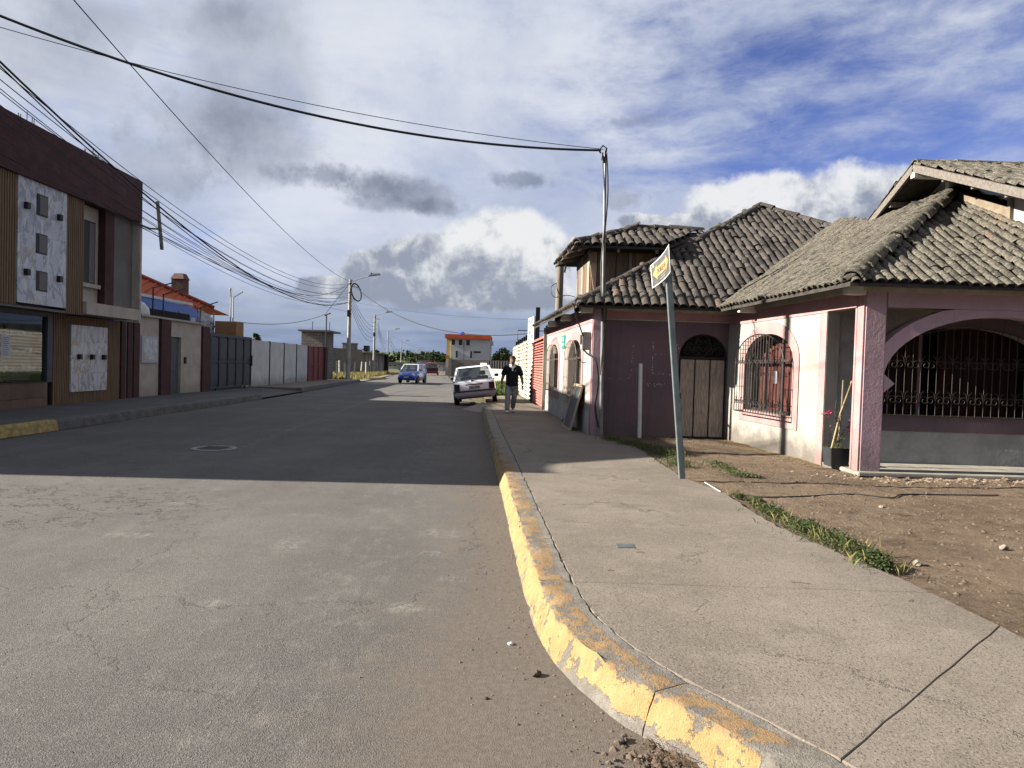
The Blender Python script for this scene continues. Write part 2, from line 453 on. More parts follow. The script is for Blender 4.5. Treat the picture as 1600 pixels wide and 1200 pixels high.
# ---- the road
def asphalt():
    m = bpy.data.materials.new('asphalt'); m.use_nodes = True; t = m.node_tree; t.nodes.clear(); g = NG(t)
    pos = g.new('ShaderNodeNewGeometry').outputs['Position']
    x, y, z = g.sep(pos)
    b = g.new('ShaderNodeBsdfPrincipled')
    big = g.noise(pos, .55, 6, .6)
    lane = g.noise(g.map(pos, scale=(1.0, .12, 1)), 1.1, 5, .6)
    c = g.mix(g.step(big, .35, .68), (.096, .090, .084), (.126, .118, .109))
    c = g.mix(g.m('MULTIPLY', g.step(lane, .42, .66), .45), c, (.080, .075, .071))
    mid = g.noise(pos, 5, 7, .68)
    c = g.mix(g.m('MULTIPLY', g.step(mid, .5, .75), .5), c, (.165, .150, .132))
    # stones of the mix
    v = g.voro(pos, 150, out='Color')
    vb = g.sep(v)[0]
    c = g.mix(1.0, c, g.comb(*[g.ramp(vb, 0, 1, .68, 1.34)]*3), 'MULTIPLY')
    sp = g.noise(pos, 95, 2, .5)
    c = g.mix(g.m('MULTIPLY', g.step(sp, .62, .74), .65), c, (.30, .28, .25))
    c = g.mix(g.m('MULTIPLY', g.step(sp, .38, .28), .65), c, (.035, .033, .031))
    # brown dust washed to the kerb
    dk = g.m('ADD', g.m('ADD', x, g.m('MULTIPLY', y, .055)), g.m('MULTIPLY', g.m('SUBTRACT', mid, .5), 1.3))
    dk = g.m('ADD', dk, g.m('MULTIPLY', g.m('SUBTRACT', big, .5), 1.0))
    nearw = g.ramp(y, 3.2, 5.5, .35, 0)
    dust = g.step(g.m('ADD', dk, nearw), -.70, .40)
    dustc = g.mix(g.step(g.noise(pos, 28, 5, .7), .35, .7), (.098, .078, .061), (.140, .114, .090))
    c = g.mix(g.m('MULTIPLY', dust, .80), c, dustc)
    # pale rubbed spots and remains of white paint
    ws = None
    for (px, py, rx, ry) in ((448, 851, .15, .14), (205, 836, .34, .05), (300, 786, .30, .05), (475, 805, .22, .05), (337, 943, .09, .05),
                             (690, 833, .26, .10), (668, 865, .20, .06), (700, 905, .16, .05), (640, 950, .20, .06)):
        p = G(px, py)
        d = g.m('SQRT', g.m('ADD', g.m('POWER', g.m('DIVIDE', g.m('SUBTRACT', x, p.x), rx), 2), g.m('POWER', g.m('DIVIDE', g.m('SUBTRACT', y, p.y), ry*2.2), 2)))
        s_ = g.step(d, 1.25, .3)
        ws = s_ if ws is None else g.m('MAXIMUM', ws, s_)
    wn = g.step(g.m('ADD', g.m('MULTIPLY', g.noise(pos, 22, 6, .75), .6), g.m('MULTIPLY', g.noise(g.map(pos, scale=(1, .3, 1)), 6, 5, .7), .5)), .50, .68)
    c = g.mix(g.m('MULTIPLY', g.m('MULTIPLY', ws, wn), .45), c, (.30, .285, .255))
    trk = g.step(g.m('ABSOLUTE', g.m('ADD', g.m('ADD', x, g.m('MULTIPLY', y, .04)), g.m('ADD', .95, g.m('MULTIPLY', g.m('SUBTRACT', big, .5), .9)))), .55, .05)
    tn = g.step(g.noise(g.map(pos, scale=(1, .45, 1)), 7.5, 7, .72), .50, .66)
    c = g.mix(g.m('MULTIPLY', g.m('MULTIPLY', trk, tn), .30), c, (.225, .205, .175))
    oil = g.step(g.noise(g.map(pos, loc=(7, 3, 0), scale=(1, .5, 1)), 1.7, 6, .7), .60, .72)
    c = g.mix(g.m('MULTIPLY', oil, .28), c, (.055, .052, .050))
    # faded lane line
    ln = g.m('ABSOLUTE', g.m('ADD', g.m('ADD', x, g.m('MULTIPLY', g.m('SUBTRACT', y, 12.0), .063)), 4.75))
    lm = g.m('MULTIPLY', g.step(ln, .10, .05), g.step(g.noise(pos, 9, 6, .7), .50, .66))
    lm = g.m('MULTIPLY', lm, g.step(y, 10.0, 14.0))
    c = g.mix(g.m('MULTIPLY', lm, .55), c, (.34, .32, .29))
    # round dark spots
    dsp = g.voro(g.map(pos, loc=(.3, .2, 0)), 1.15)
    c = g.mix(g.m('MULTIPLY', g.step(dsp, .085, .06), .45), c, (.07, .065, .06))
    # cracked area on the left
    p0 = G(60, 790)
    dc = g.m('SQRT', g.m('ADD', g.m('POWER', g.m('DIVIDE', g.m('SUBTRACT', x, p0.x), 2.1), 2), g.m('POWER', g.m('DIVIDE', g.m('SUBTRACT', y, p0.y+.1), 1.35), 2)))
    wv = g.new('ShaderNodeVectorMath', operation='ADD')
    g.put(wv.inputs[0], g.map(pos, scale=(1, 1.5, 1)))
    g.put(wv.inputs[1], g.noise(pos, 3.2, 4, .6, out=1))
    ck = g.voro(wv.outputs[0], 2.3, 'DISTANCE_TO_EDGE')
    crm = g.m('MULTIPLY', g.step(ck, .030, .008), g.step(g.m('ADD', dc, g.m('MULTIPLY', mid, .8)), 1.55, 1.0))
    wv2 = g.new('ShaderNodeVectorMath', operation='ADD')
    g.put(wv2.inputs[0], pos); g.put(wv2.inputs[1], g.noise(pos, 1.6, 5, .65, out=1))
    ck2 = g.voro(wv2.outputs[0], .33, 'DISTANCE_TO_EDGE')
    cr2 = g.m('MULTIPLY', g.step(ck2, .0055, .0015), g.step(big, .38, .55))
    cr = g.m('MAXIMUM', crm, g.m('MULTIPLY', cr2, .35))
    c = g.mix(g.m('MULTIPLY', cr, .9), c, (.018, .017, .016))
    g.put(b.inputs['Base Color'], c)
    b.inputs['Roughness'].default_value = .93; b.inputs['Specular IOR Level'].default_value = .22
    h = g.m('MULTIPLY', g.m('ADD', g.m('MULTIPLY', g.voro(pos, 170), 1.0), g.noise(pos, 130, 4, .7)), g.m('SUBTRACT', 1.0, g.m('MULTIPLY', dust, .55)))
    h = g.m('SUBTRACT', h, g.m('MULTIPLY', cr, 2.0))
    h = g.m('ADD', h, g.m('MULTIPLY', mid, 1.2))
    g.put(b.inputs['Normal'], g.bump(h, .0042, .75))
    o = g.new('ShaderNodeOutputMaterial'); t.links.new(b.outputs[0], o.inputs[0]); return m
ASPH = asphalt()
roadR = [(6.0, -6), (6.0, 1.5), (3.5, 2.2), (1.6, 3.0), (.8, 4.5), (.35, 9), (.0, 12), (-.3, 16), (-.8, 24.8), (-1.9, 32), (-4, 50), (-7.6, 84), (-11, 118), (-18, 160), (-28, 220)]
roadL = [(-9.0, -6), (-9.0, 1.5), (-9.0, 2.2), (-9.0, 3.0), (-9.0, 4.5), (-9.05, 9), (-9.1, 12), (-9.2, 16), (-9.5, 24.8), (-9.9, 32), (-11.2, 50), (-14.2, 84), (-18, 118), (-25, 160), (-36, 220)]
mb = MB()
mb.strip([(x, y, 0) for x, y in roadL], [(x, y, 0) for x, y in roadR])
road = structure(mb, 'road', ASPH)

# side street the camera stands in: asphalt carries on to the right behind the corner
mb = MB(); mb.add([(-9.0, -30, -.004), (30, -30, -.004), (30, .9, -.004), (-9.0, .9, -.004)], [(0, 1, 2, 3)])
structure(mb, 'side_road', ASPH)

# ---- right kerb
BASE = [(-1.03, 24.3), (-.78, 20), (-.55, 16), (-.28, 11.7), (-.16, 9.76), (-.06, 8.1), (.04, 6.3), (.09, 5.45), (.16, 4.45), (.25, 3.85), (.41, 3.38), (.60, 3.02), (.80, 2.72), (1.0, 2.40), (1.2, 2.08), (1.5, 1.72), (1.95, 1.35), (2.6, 1.05), (4, .85)]
def resample(pts, step):
    P_ = [Vector((p[0], p[1])) for p in pts]; out = []
    for i in range(len(P_)-1):
        p0 = P_[max(i-1, 0)]; p1 = P_[i]; p2 = P_[i+1]; p3 = P_[min(i+2, len(P_)-1)]
        n = max(2, int((p2-p1).length/step))
        for k in range(n):
            t = k/n
            a = p1*2; b_ = (p2-p0)*t; c_ = (p0*2-p1*5+p2*4-p3)*t*t; d = (p1*3-p0-p2*3+p3)*t*t*t
            out.append((a+b_+c_+d)*.5)
    out.append(P_[-1]); return out
KB = resample(BASE, .05)
KN = []
for i in range(len(KB)):
    d = (KB[min(i+1, len(KB)-1)]-KB[max(i-1, 0)]).normalized()
    KN.append(Vector((-d.y, d.x)))       # heading towards the camera: pavement is to the left of travel
arc = [0.0]
for i in range(1, len(KB)): arc.append(arc[-1]+(KB[i]-KB[i-1]).length)
def kerb_mat():
    m = bpy.data.materials.new('painted_kerb'); m.use_nodes = True; t = m.node_tree; t.nodes.clear(); g = NG(t)
    pos = g.new('ShaderNodeNewGeometry').outputs['Position']
    x, y, z = g.sep(pos)
    uvn = g.new('ShaderNodeUVMap'); uvn.uv_map = 'UVMap'
    uu, vv, _ = g.sep(uvn.outputs[0])          # u: metres along, v: 0 foot .. .5 edge .. 1 inner side
    b = g.new('ShaderNodeBsdfPrincipled')
    n1 = g.noise(pos, 7, 7, .7); n2 = g.noise(pos, 45, 5, .7)
    st = g.noise(g.comb(g.m('MULTIPLY', uu, 9), g.m('MULTIPLY', vv, 2.2), 0), 1.0, 6, .65)
    conc = g.mix(g.step(n1, .35, .65), (.15, .135, .115), (.235, .215, .185))
    conc = g.mix(g.m('MULTIPLY', g.step(n2, .45, .7), .6), conc, (.12, .11, .095))
    face = g.step(vv, .53, .47)
    # paint coverage
    cf = g.m('ADD', g.m('MULTIPLY', n1, .95), g.m('MULTIPLY', n2, .42)); cf = g.m('ADD', cf, g.m('MULTIPLY', st, .35))
    foot = g.ramp(g.m('ADD', vv, g.m('MULTIPLY', g.m('SUBTRACT', n1, .5), .35)), .0, .10, -.4, 0)
    nearfoot = g.m('MULTIPLY', g.ramp(y, 3.9, 3.1, 0, 1), g.ramp(vv, .08, .24, -.40, 0))
    farw = g.ramp(y, 10.2, 13.5, 0, .13)
    endw = g.ramp(y, 2.65, 2.35, 0, .5)
    facem = g.m('SUBTRACT', g.m('ADD', g.m('ADD', cf, foot), nearfoot), g.m('ADD', farw, endw))
    facem = g.step(facem, .745, .775)
    topm = g.m('SUBTRACT', g.m('ADD', g.m('MULTIPLY', n1, .9), g.m('MULTIPLY', n2, .35)), g.m('ADD', farw, endw))
    topm = g.m('SUBTRACT', topm, g.ramp(vv, .80, .98, 0, .35))
    topm = g.step(topm, .585, .615)
    yel = g.mix(g.step(st, .35, .65), (.37, .255, .115), (.30, .195, .08))
    yel = g.mix(g.m('MULTIPLY', g.step(n2, .5, .75), .35), yel, (.20, .165, .115))
    ora = g.mix(g.step(n2, .35, .65), (.30, .185, .085), (.25, .165, .085))
    c = g.mix(g.m('MULTIPLY', topm, .93), conc, ora)
    cfc = g.mix(g.m('MULTIPLY', facem, .97), conc, yel)
    c = g.mix(face, c, cfc)
    g.put(b.inputs['Base Color'], c); b.inputs['Roughness'].default_value = .85; b.inputs['Specular IOR Level'].default_value = .2
    pm = g.mix(face, topm, facem)
    h = g.m('ADD', g.m('ADD', g.m('MULTIPLY', n2, .9), g.noise(pos, 120, 3, .7)), g.m('MULTIPLY', pm, .5))
    h = g.m('ADD', h, g.m('MULTIPLY', n1, 1.4))
    g.put(b.inputs['Normal'], g.bump(h, .010, .9))
    o = g.new('ShaderNodeOutputMaterial'); t.links.new(b.outputs[0], o.inputs[0]); return m
KM = kerb_mat()
PROF = [(.0, -.03, 0.0), (.008, .03, .12), (.026, .075, .24), (.042, .12, .36), (.056, .160, .45), (.066, .184, .5), (.082, .191, .56), (.14, .192, .66), (.20, .189, .76), (.25, .188, .88), (.288, .186, .97), (.290, .04, 1.0)]
kerb = bpy.data.objects.new('kerb', None); COL.objects.link(kerb); kerb['kind'] = 'structure'; kerb.location = (0, 6, 0)
def near_arc(x, y): 
    return min(range(len(KB)), key=lambda i: (KB[i].x-x)**2+(KB[i].y-y)**2)
joints = [0, near_arc(-.8, 20.6), near_arc(-.65, 17.4), near_arc(-.45, 14.4), near_arc(-.28, 11.9), near_arc(-.2, 10.3), near_arc(-.1, 8.7), near_arc(0, 7.0), near_arc(.12, 5.75), near_arc(.15, 4.62), near_arc(.60, 3.02), near_arc(1.2, 2.08), len(KB)-1]
for j in range(len(joints)-1):
    i0, i1 = joints[j], joints[j+1]
    mb = MB(); rows = []
    idx = list(range(i0, i1+1))
    for q, i in enumerate(idx):
        p = KB[i]; nrm = KN[i]
        d = (KB[min(i+1, len(KB)-1)]-KB[max(i-1, 0)]).normalized()
        shift = 0
        if q == 0: shift = .003
        if q == len(idx)-1: shift = -.003
        endchip = max(0, 1-min(q, len(idx)-1-q)/2.0)
        row = []
        for k, (o_, z_, v_) in enumerate(PROF):
            nz = fbm(p.x*6+k*.3, p.y*6, k*.4, 4); nz2 = fbm(p.x*19, p.y*19+k, k, 3)
            amp = .010 if 0 < k < len(PROF)-1 else 0
            if k in (4, 5, 6): amp = .016
            chip = 0
            if k in (4, 5, 6) and (nz2 > .28 or fbm(p.x*3.1, p.y*3.1, 9) > .30): chip = .028
            pos = p+nrm*(o_+nz*amp+chip*.6+endchip*.012*(1 if k < 6 else 0))+d*(shift+fbm(k*1.7, j*3.1)*.006)
            row.append((pos.x, pos.y, z_+nz*amp*.7-chip*.7-endchip*.008*(k > 3)))
        rows.append(row)
    np_ = len(PROF)
    for row in rows: mb.v += row
    uvs = []
    for a in range(len(rows)-1):
        for k in range(np_-1):
            mb.f.append((a*np_+k, a*np_+k+1, (a+1)*np_+k+1, (a+1)*np_+k))
    mb.f.append(tuple(range(np_))); mb.f.append(tuple((len(rows)-1)*np_+k for k in range(np_))[::-1])
    o = mb.build('kerb_segment', KM, kerb, smooth=True)
    me = o.data; uvl = me.uv_layers.new(name='UVMap')
    for l in me.loops:
        vi = l.vertex_index; a, k = divmod(vi, np_)
        uvl.data[l.index].uv = (arc[idx[a]], PROF[k][2])

# ---- pavement slabs (right)
def slab_mat(name, c1, c2, warm=0.0):
    m = bpy.data.materials.new(name); m.use_nodes = True; t = m.node_tree; t.nodes.clear(); g = NG(t)
    pos = g.new('ShaderNodeNewGeometry').outputs['Position']
    b = g.new('ShaderNodeBsdfPrincipled')
    big = g.noise(pos, .8, 6, .62); mid = g.noise(pos, 4.5, 6, .65)
    c = g.mix(g.step(big, .32, .68), c1, c2)
    c = g.mix(g.m('MULTIPLY', g.step(mid, .5, .72), .4), c, tuple(v*1.25 for v in c2))
    c = g.mix(g.m('MULTIPLY', g.step(g.noise(g.map(pos, loc=(2, 5, 1)), 2.1, 6, .7), .54, .7), .40), c, tuple(v*.58 for v in c1))
    sp = g.noise(pos, 85, 3, .6)
    c = g.mix(g.m('MULTIPLY', g.step(sp, .56, .68), .55), c, tuple(v*1.5 for v in c2))
    c = g.mix(g.m('MULTIPLY', g.step(sp, .44, .33), .75), c, tuple(v*.38 for v in c1))
    pit = g.voro(pos, 38)
    c = g.mix(g.m('MULTIPLY', g.step(pit, .20, .08), .8), c, tuple(v*.35 for v in c1))
    wv = g.new('ShaderNodeVectorMath', operation='ADD')
    g.put(wv.inputs[0], pos); g.put(wv.inputs[1], g.noise(pos, 1.9, 6, .7, out=1))
    ck = g.voro(wv.outputs[0], .42, 'DISTANCE_TO_EDGE')
    cr = g.m('MULTIPLY', g.step(ck, .006, .0015), g.step(big, .45, .58))
    c = g.mix(g.m('MULTIPLY', cr, .6), c, (.05, .045, .04))
    g.put(b.inputs['Base Color'], c); b.inputs['Roughness'].default_value = .92; b.inputs['Specular IOR Level'].default_value = .2
    h = g.m('ADD', g.m('MULTIPLY', g.noise(pos, 75, 4, .7), 1.0), g.m('MULTIPLY', mid, .9))
    h = g.m('SUBTRACT', h, g.m('ADD', g.m('MULTIPLY', cr, 1.2), g.m('MULTIPLY', g.step(pit, .17, .08), .8)))
    g.put(b.inputs['Normal'], g.bump(h, .006, .8))
    o = g.new('ShaderNodeOutputMaterial'); t.links.new(b.outputs[0], o.inputs[0]); return m
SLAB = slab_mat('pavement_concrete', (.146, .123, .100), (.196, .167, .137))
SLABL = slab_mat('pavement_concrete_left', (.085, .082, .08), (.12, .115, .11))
inner = [(KB[i]+KN[i]*.293) for i in range(len(KB))]
border = [(1.66, 14.75), (2.22, 13.71), (2.30, 11.0), (2.33, 9.22), (2.52, 8.23), (2.50, 7.25), (2.53, 6.2), (2.75, 5.1), (2.85, 4.1), (2.86, 3.84), (2.9, 3.2), (3.1, 2.6), (3.6, 2.1), (5.2, 1.9)]
bord = resample(border, .12)
def inner_at(y):   # inner kerb line x for given y (upper straight part)
    best = None
    for i in range(len(inner)-1):
        a, b_ = inner[i], inner[i+1]
        if (a.y-y)*(b_.y-y) <= 0 and a.y != b_.y:
            return a.x+(b_.x-a.x)*(y-a.y)/(b_.y-a.y)
    return inner[0].x if y > inner[0].y else inner[-1].x
def bord_at(y):
    if y >= 14.75: return 1.66-(y-14.9)*.069-.01
    for i in range(len(bord)-1):
        a, b_ = bord[i], bord[i+1]
        if (a.y-y)*(b_.y-y) <= 0 and a.y != b_.y:
            return a.x+(b_.x-a.x)*(y-a.y)/(b_.y-a.y)
    return bord[-1].x
pav = bpy.data.objects.new('pavement', None); COL.objects.link(pav); pav['kind'] = 'structure'; pav.location = (1.2, 8, 0)
def slab(poly, parent, mt, top=SW+.004, gapz=-.05):
    bm = bmesh.new()
    vs = [bm.verts.new((p[0], p[1], top)) for p in poly]
    f = bm.faces.new(vs)
    if f.normal.z < 0: f.normal_flip()
    r = bmesh.ops.extrude_face_region(bm, geom=[f])
    for v in [e for e in r['geom'] if isinstance(e, bmesh.types.BMVert)]: v.co.z = gapz
    bmesh.ops.recalc_face_normals(bm, faces=bm.faces)
    es = [e for e in bm.edges if all(abs(v.co.z-top) < 1e-5 for v in e.verts) and any(abs(fc.normal.z) < .5 for fc in e.link_faces)]
    bmesh.ops.bevel(bm, geom=es, offset=.004, segments=1, affect='EDGES')
    me = bpy.data.meshes.new('slab'); bm.to_mesh(me); bm.free(); me.materials.append(mt)
    me.transform(Matrix.Translation(-wloc(parent)))
    o = bpy.data.objects.new('slab', me); COL.objects.link(o); o.parent = parent; return o
cuts = [24.3, 21.2, 18.1, 15.0, 12.7, 9.9, 7.05, 4.62]
rj = random.Random(3)
for a, b_ in zip(cuts[:-1], cuts[1:]):
    n = max(3, int((a-b_)/.14)); g_ = .0015
    ys = [a-g_-(a-b_-2*g_)*k/n for k in range(n+1)]
    L = [(inner_at(y)+.006+rj.uniform(0, .004), y) for y in ys]
    Rr = [(bord_at(y)+(rj.uniform(-.02, .02) if y < 14.5 else 0), y+.12*(1 if k in (0,) else 0)*0) for k, y in enumerate(ys)]
    slab(L+Rr[::-1], pav, SLAB)
# corner slabs: split by the joint from (1370,1160) to (1558,980)
jA, jB = Vector((1.40, 2.62)), Vector((2.86, 4.03))
i_in = min(range(len(inner)), key=lambda i: (inner[i]-jA).length)
jA = inner[i_in]+Vector((.006, .006))
i_62 = min(range(len(inner)), key=lambda i: (inner[i]-Vector((inner_at(4.62), 4.62))).length)
Lp = [(p.x+.004, p.y+.004) for p in inner[i_62:i_in-1:2]]
bb = [(p.x, p.y) for p in bord if 4.03 < p.y < 4.60]
slab([(inner_at(4.6)+.006, 4.612)]+Lp+[(jA.x-.001, jA.y+.002)]+[(jA.x+(jB.x-jA.x)*t+.005*math.sin(t*23)-.001, jA.y+(jB.y-jA.y)*t-.004*math.sin(t*31)+.0012) for t in (.1, .2, .3, .4, .5, .6, .7, .8, .9)]+[(jB.x-.001, jB.y+.003)]+bb[::-1]+[(bord_at(4.62), 4.612)], pav, SLAB)
Lp = [(p.x+.004, p.y+.004) for p in inner[i_in+1:len(inner)-4:2]]
bb = [(p.x, p.y) for p in bord if p.y < 4.02]
slab([(jA.x+.002, jA.y-.002)]+Lp+[(5.2, 1.0)]+bb[::-1]+[(jB.x+.002, jB.y-.002)]+[(jA.x+(jB.x-jA.x)*t+.005*math.sin(t*23)+.0015+.0012*math.sin(t*57), jA.y+(jB.y-jA.y)*t-.004*math.sin(t*31)-.0015) for t in (.9, .8, .7, .6, .5, .4, .3, .2, .1)], pav, SLAB)
# bedding under joints
mb = MB(); pts = [(inner_at(y), y) for y in (24.3, 18, 12, 9, 7, 5, 4)]
mb.strip([(x-.05, y, SW-.012) for x, y in pts], [(bord_at(y)-.06, y, SW-.012) for x, y in pts])
mb.strip([(.42, 4, SW-.012), (.95, 3.1, SW-.012), (1.5, 2.2, SW-.012), (3, 1.5, SW-.012)], [(2.75, 4, SW-.012), (2.78, 3.4, SW-.012), (3.0, 2.5, SW-.012), (5, 1.95, SW-.012)])
mb.build('bedding', mat('joint_dirt', (.09, .078, .062), .95, .3, 8), pav)
# narrow ledge between kerb end and wall, far part of the pavement beside the fence
mb = MB(); mb.strip([(-1.03+.29, 24.32, .17), (-1.0, 27, .16), (-1.1, 30, .13), (-1.6, 36, .05), (-3.0, 50, .02), (-6.8, 84, .0)], [(1.04, 24.32, .17), (.80, 27, .17), (.72, 30, .17), (.35, 36, .15), (3.0, 50, .15), (3.0, 90, .1)])
structure(mb, 'verge', mat('verge_dirt', (.21, .175, .13), .95, .35, 2.0, bump=.8, bscale=18, bdist=.03, col2=(.15, .13, .085)))
# concrete ramp where the kerb ends
mb = MB(); mb.strip([(-1.75, 24.9, .004), (-1.35, 24.0, .004), (-1.0, 23.4, .004)], [(-1.1, 27.0, .16), (-.85, 25.6, .17), (-.74, 24.33, .176)])
structure(mb, 'kerb_ramp', mat('ramp_concrete', (.24, .215, .18), .93, .3, 4, bump=.6, bscale=40))

# ---- left pavement and kerb
def XL(y): return -12.1-.04*(y-17)
mbS = [(-9.25, 2), (-9.3, 8), (-9.42, 17), (-9.62, 23), (-9.75, 26), (-9.85, 27.8)]
def ribbon(pts, zt, w_in, name, mt, parent=None, back=None, st=True):
    pass
lk = bpy.data.objects.new('kerb', None); COL.objects.link(lk); lk['kind'] = 'structure'; lk.location = (-9.4, 15, 0)
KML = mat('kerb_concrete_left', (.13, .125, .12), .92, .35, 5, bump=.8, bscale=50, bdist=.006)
YL = mat('kerb_yellow_left', (.42, .32, .12), .85, .45, 9, bump=.8, bscale=50, bdist=.006, dirt=((.22, .19, .15, 1), .8, 14))
def kerb_seg(p, q, mt, parent, h=SW+.01, w=.24, sgn=-1):
    d = (Vector(q)-Vector(p)).normalized(); nn = Vector((d.y, -d.x))*sgn   # towards pavement
    mb = MB(); A = []
    prof = [(0, -.03), (.03, h*.7), (.05, h-.01), (.08, h), (w, h), (w, -.03)]
    n = 6
    for k in range(n+1):
        c = Vector(p).lerp(Vector(q), k/n)
        if k == 0: c = c+d*.006
        if k == n: c = c-d*.006
        for a, z in prof:
            j = fbm(c.x*5+a*9, c.y*5, z*7, 3)*.01
            v = c+nn*(a+j); mb.v.append((v.x, v.y, z+j*.5*(z > 0)))
    m_ = len(prof)
    for k in range(n):
        for a in range(m_-1): mb.f.append((k*m_+a, k*m_+a+1, (k+1)*m_+a+1, (k+1)*m_+a))
    mb.f.append(tuple(range(m_))); mb.f.append(tuple(n*m_+a for a in range(m_)))
    return mb.build('kerb_segment', mt, parent)
def interp(pts, y):
    for a, b_ in zip(pts[:-1], pts[1:]):
        if a[1] <= y <= b_[1]: return a[0]+(b_[0]-a[0])*(y-a[1])/(b_[1]-a[1])
    return pts[0][0] if y < pts[0][1] else pts[-1][0]
yy = [2, 4.6, 7.2, 9.8, 12.35, 14.6, 16.9, 19.1, 21.3, 23.5, 25.7, 27.8]
for a, b_ in zip(yy[:-1], yy[1:]):
    kerb_seg((interp(mbS, a), a), (interp(mbS, b_), b_), YL if b_ < 15 else KML, lk, sgn=-1)
lp = bpy.data.objects.new('pavement', None); COL.objects.link(lp); lp['kind'] = 'structure'; lp.location = (-10.8, 15, 0)
ys = [2, 4.9, 7.8, 10.7, 13.5, 16.2, 18.9, 21.5, 24.1, 26.5, 27.9]
for a, b_ in zip(ys[:-1], ys[1:]):
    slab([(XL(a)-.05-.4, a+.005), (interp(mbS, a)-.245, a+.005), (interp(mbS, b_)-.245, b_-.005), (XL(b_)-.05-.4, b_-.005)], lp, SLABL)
mb = MB(); mb.strip([(XL(y)-.5, y, .15) for y in (2, 28)], [(interp(mbS, y)-.2, y, .15) for y in (2, 28)])
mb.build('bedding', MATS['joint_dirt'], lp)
# driveway apron
mb = MB(); mb.strip([(-13.2, 27.9, .17), (-13.3, 35, .17)], [(-9.9, 27.9, .02), (-10.3, 35, .02)])
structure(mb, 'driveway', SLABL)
# second stretch of pavement beyond the gate
mk2 = [(-10.3, 34.6), (-10.6, 38), (-11.0, 44), (-11.4, 53)]
lk2 = bpy.data.objects.new('kerb', None); COL.objects.link(lk2); lk2['kind'] = 'structure'; lk2.location = (-11, 42, 0)
for a, b_ in ((34.6, 38), (38, 41.5), (41.5, 45), (45, 49), (49, 53)):
    kerb_seg((interp(mk2, a), a), (interp(mk2, b_), b_), KML, lk2, sgn=-1)
lp2 = bpy.data.objects.new('pavement', None); COL.objects.link(lp2); lp2['kind'] = 'structure'; lp2.location = (-12, 42, 0)
for a, b_ in ((34.6, 39), (39, 43.5), (43.5, 48), (48, 53)):
    slab([(XL(a)-.3, a+.006), (interp(mk2, a)-.245, a+.006), (interp(mk2, b_)-.245, b_-.006), (XL(b_)-.3, b_-.006)], lp2, SLAB)
# yellow kerb stub further on
lk3 = bpy.data.objects.new('kerb', None); COL.objects.link(lk3); lk3['kind'] = 'structure'; lk3.location = (-12, 60, 0)
for a, b_ in (((-12.0, 59), (-11.7, 63)), ((-11.7, 63), (-12.2, 68))):
    kerb_seg(a, b_, YL, lk3, sgn=-1)
mb = MB(); mb.strip([(-14.5, 53, .06), (-14.5, 60, .05), (-17, 84, .04)], [(-11.4, 53, .06), (-11.8, 60, .05), (-14.4, 84, .04)])
structure(mb, 'verge', mat('verge_dirt_far', (.20, .175, .13), .95, .3, 1.5))

# ---- manhole
p = G(335, 701)
mh = thing('manhole_cover', 'round iron manhole cover with pale cement ring in the shaded road', 'manhole cover', (p.x, p.y, .0))
MB().lathe([(.24, .004), (.37, .004), (.375, .010), (.30, .013), (.295, .008), (.28, .008)], (p.x, p.y, 0), 28).build('ring', mat('cement_ring', (.30, .30, .29), .9, .3, 12), mh)
mb = MB().lathe([(.20, .004), (.285, .006), (.285, .014), (.0, .016)], (p.x, p.y, 0), 28)
for k in range(-3, 4):
    mb.box(p.x-.2, p.y+k*.065-.008, .014, p.x+.2, p.y+k*.065+.008, .02)
mb.build('cover', mat('cast_iron', (.10, .10, .10), .6, .3, 20, metal=.4), mh)

# ---- dirt forecourt (right)
def dirt_mat():
    m = bpy.data.materials.new('forecourt_dirt'); m.use_nodes = True; t = m.node_tree; t.nodes.clear(); g = NG(t)
    pos = g.new('ShaderNodeNewGeometry').outputs['Position']
    x, y, z = g.sep(pos)
    b = g.new('ShaderNodeBsdfPrincipled')
    big = g.noise(pos, .9, 6, .65); mid = g.noise(pos, 6, 7, .7); fin = g.noise(pos, 40, 6, .75)
    c = g.mix(g.step(big, .35, .65), (.130, .092, .062), (.205, .150, .105))
    c = g.mix(g.m('MULTIPLY', g.step(mid, .45, .7), .6), c, (.235, .185, .135))
    c = g.mix(g.m('MULTIPLY', g.step(mid, .48, .30), .6), c, (.050, .035, .025))
    c = g.mix(g.m('MULTIPLY', g.step(fin, .56, .70), .6), c, (.30, .245, .185))
    c = g.mix(g.m('MULTIPLY', g.step(fin, .45, .32), .6), c, (.055, .038, .026))
    g.put(b.inputs['Base Color'], c); b.inputs['Roughness'].default_value = .97; b.inputs['Specular IOR Level'].default_value = .12
    h = g.m('ADD', g.m('MULTIPLY', mid, 2.0), fin)
    g.put(b.inputs['Normal'], g.bump(h, .045, 1.0))
    o = g.new('ShaderNodeOutputMaterial'); t.links.new(b.outputs[0], o.inputs[0]); return m
DIRT = dirt_mat()
def dirt_z(x, y):
    ridge = math.exp(-((y-9.75)/.22)**2)*(1 if x > 5.3 else max(0, 1-(5.3-x)*3))
    z = .155+.020*fbm(x*.8, y*.8, 1)+.012*fbm(x*4, y*4, 2)+.006*fbm(x*15, y*15, 3)
    z += ridge*(.02+.05*max(0, fbm(x*3.5, y*6, 5)+.2))
    wr = math.exp(-((y-(11.8-(x-4.3)*2.0))/.35)**2)
    return z
nx, ny = 190, 230
x0, x1, y0, y1 = 1.5, 13.0, 1.4, 15.1
mb = MB()
for j in range(ny+1):
    for i in range(nx+1):
        t_ = (i/nx)**1.35; s_ = (j/ny)**1.25
        x = x0+(x1-x0)*t_; y = y0+(y1-y0)*s_
        mb.v.append((x, y, dirt_z(x, y)))
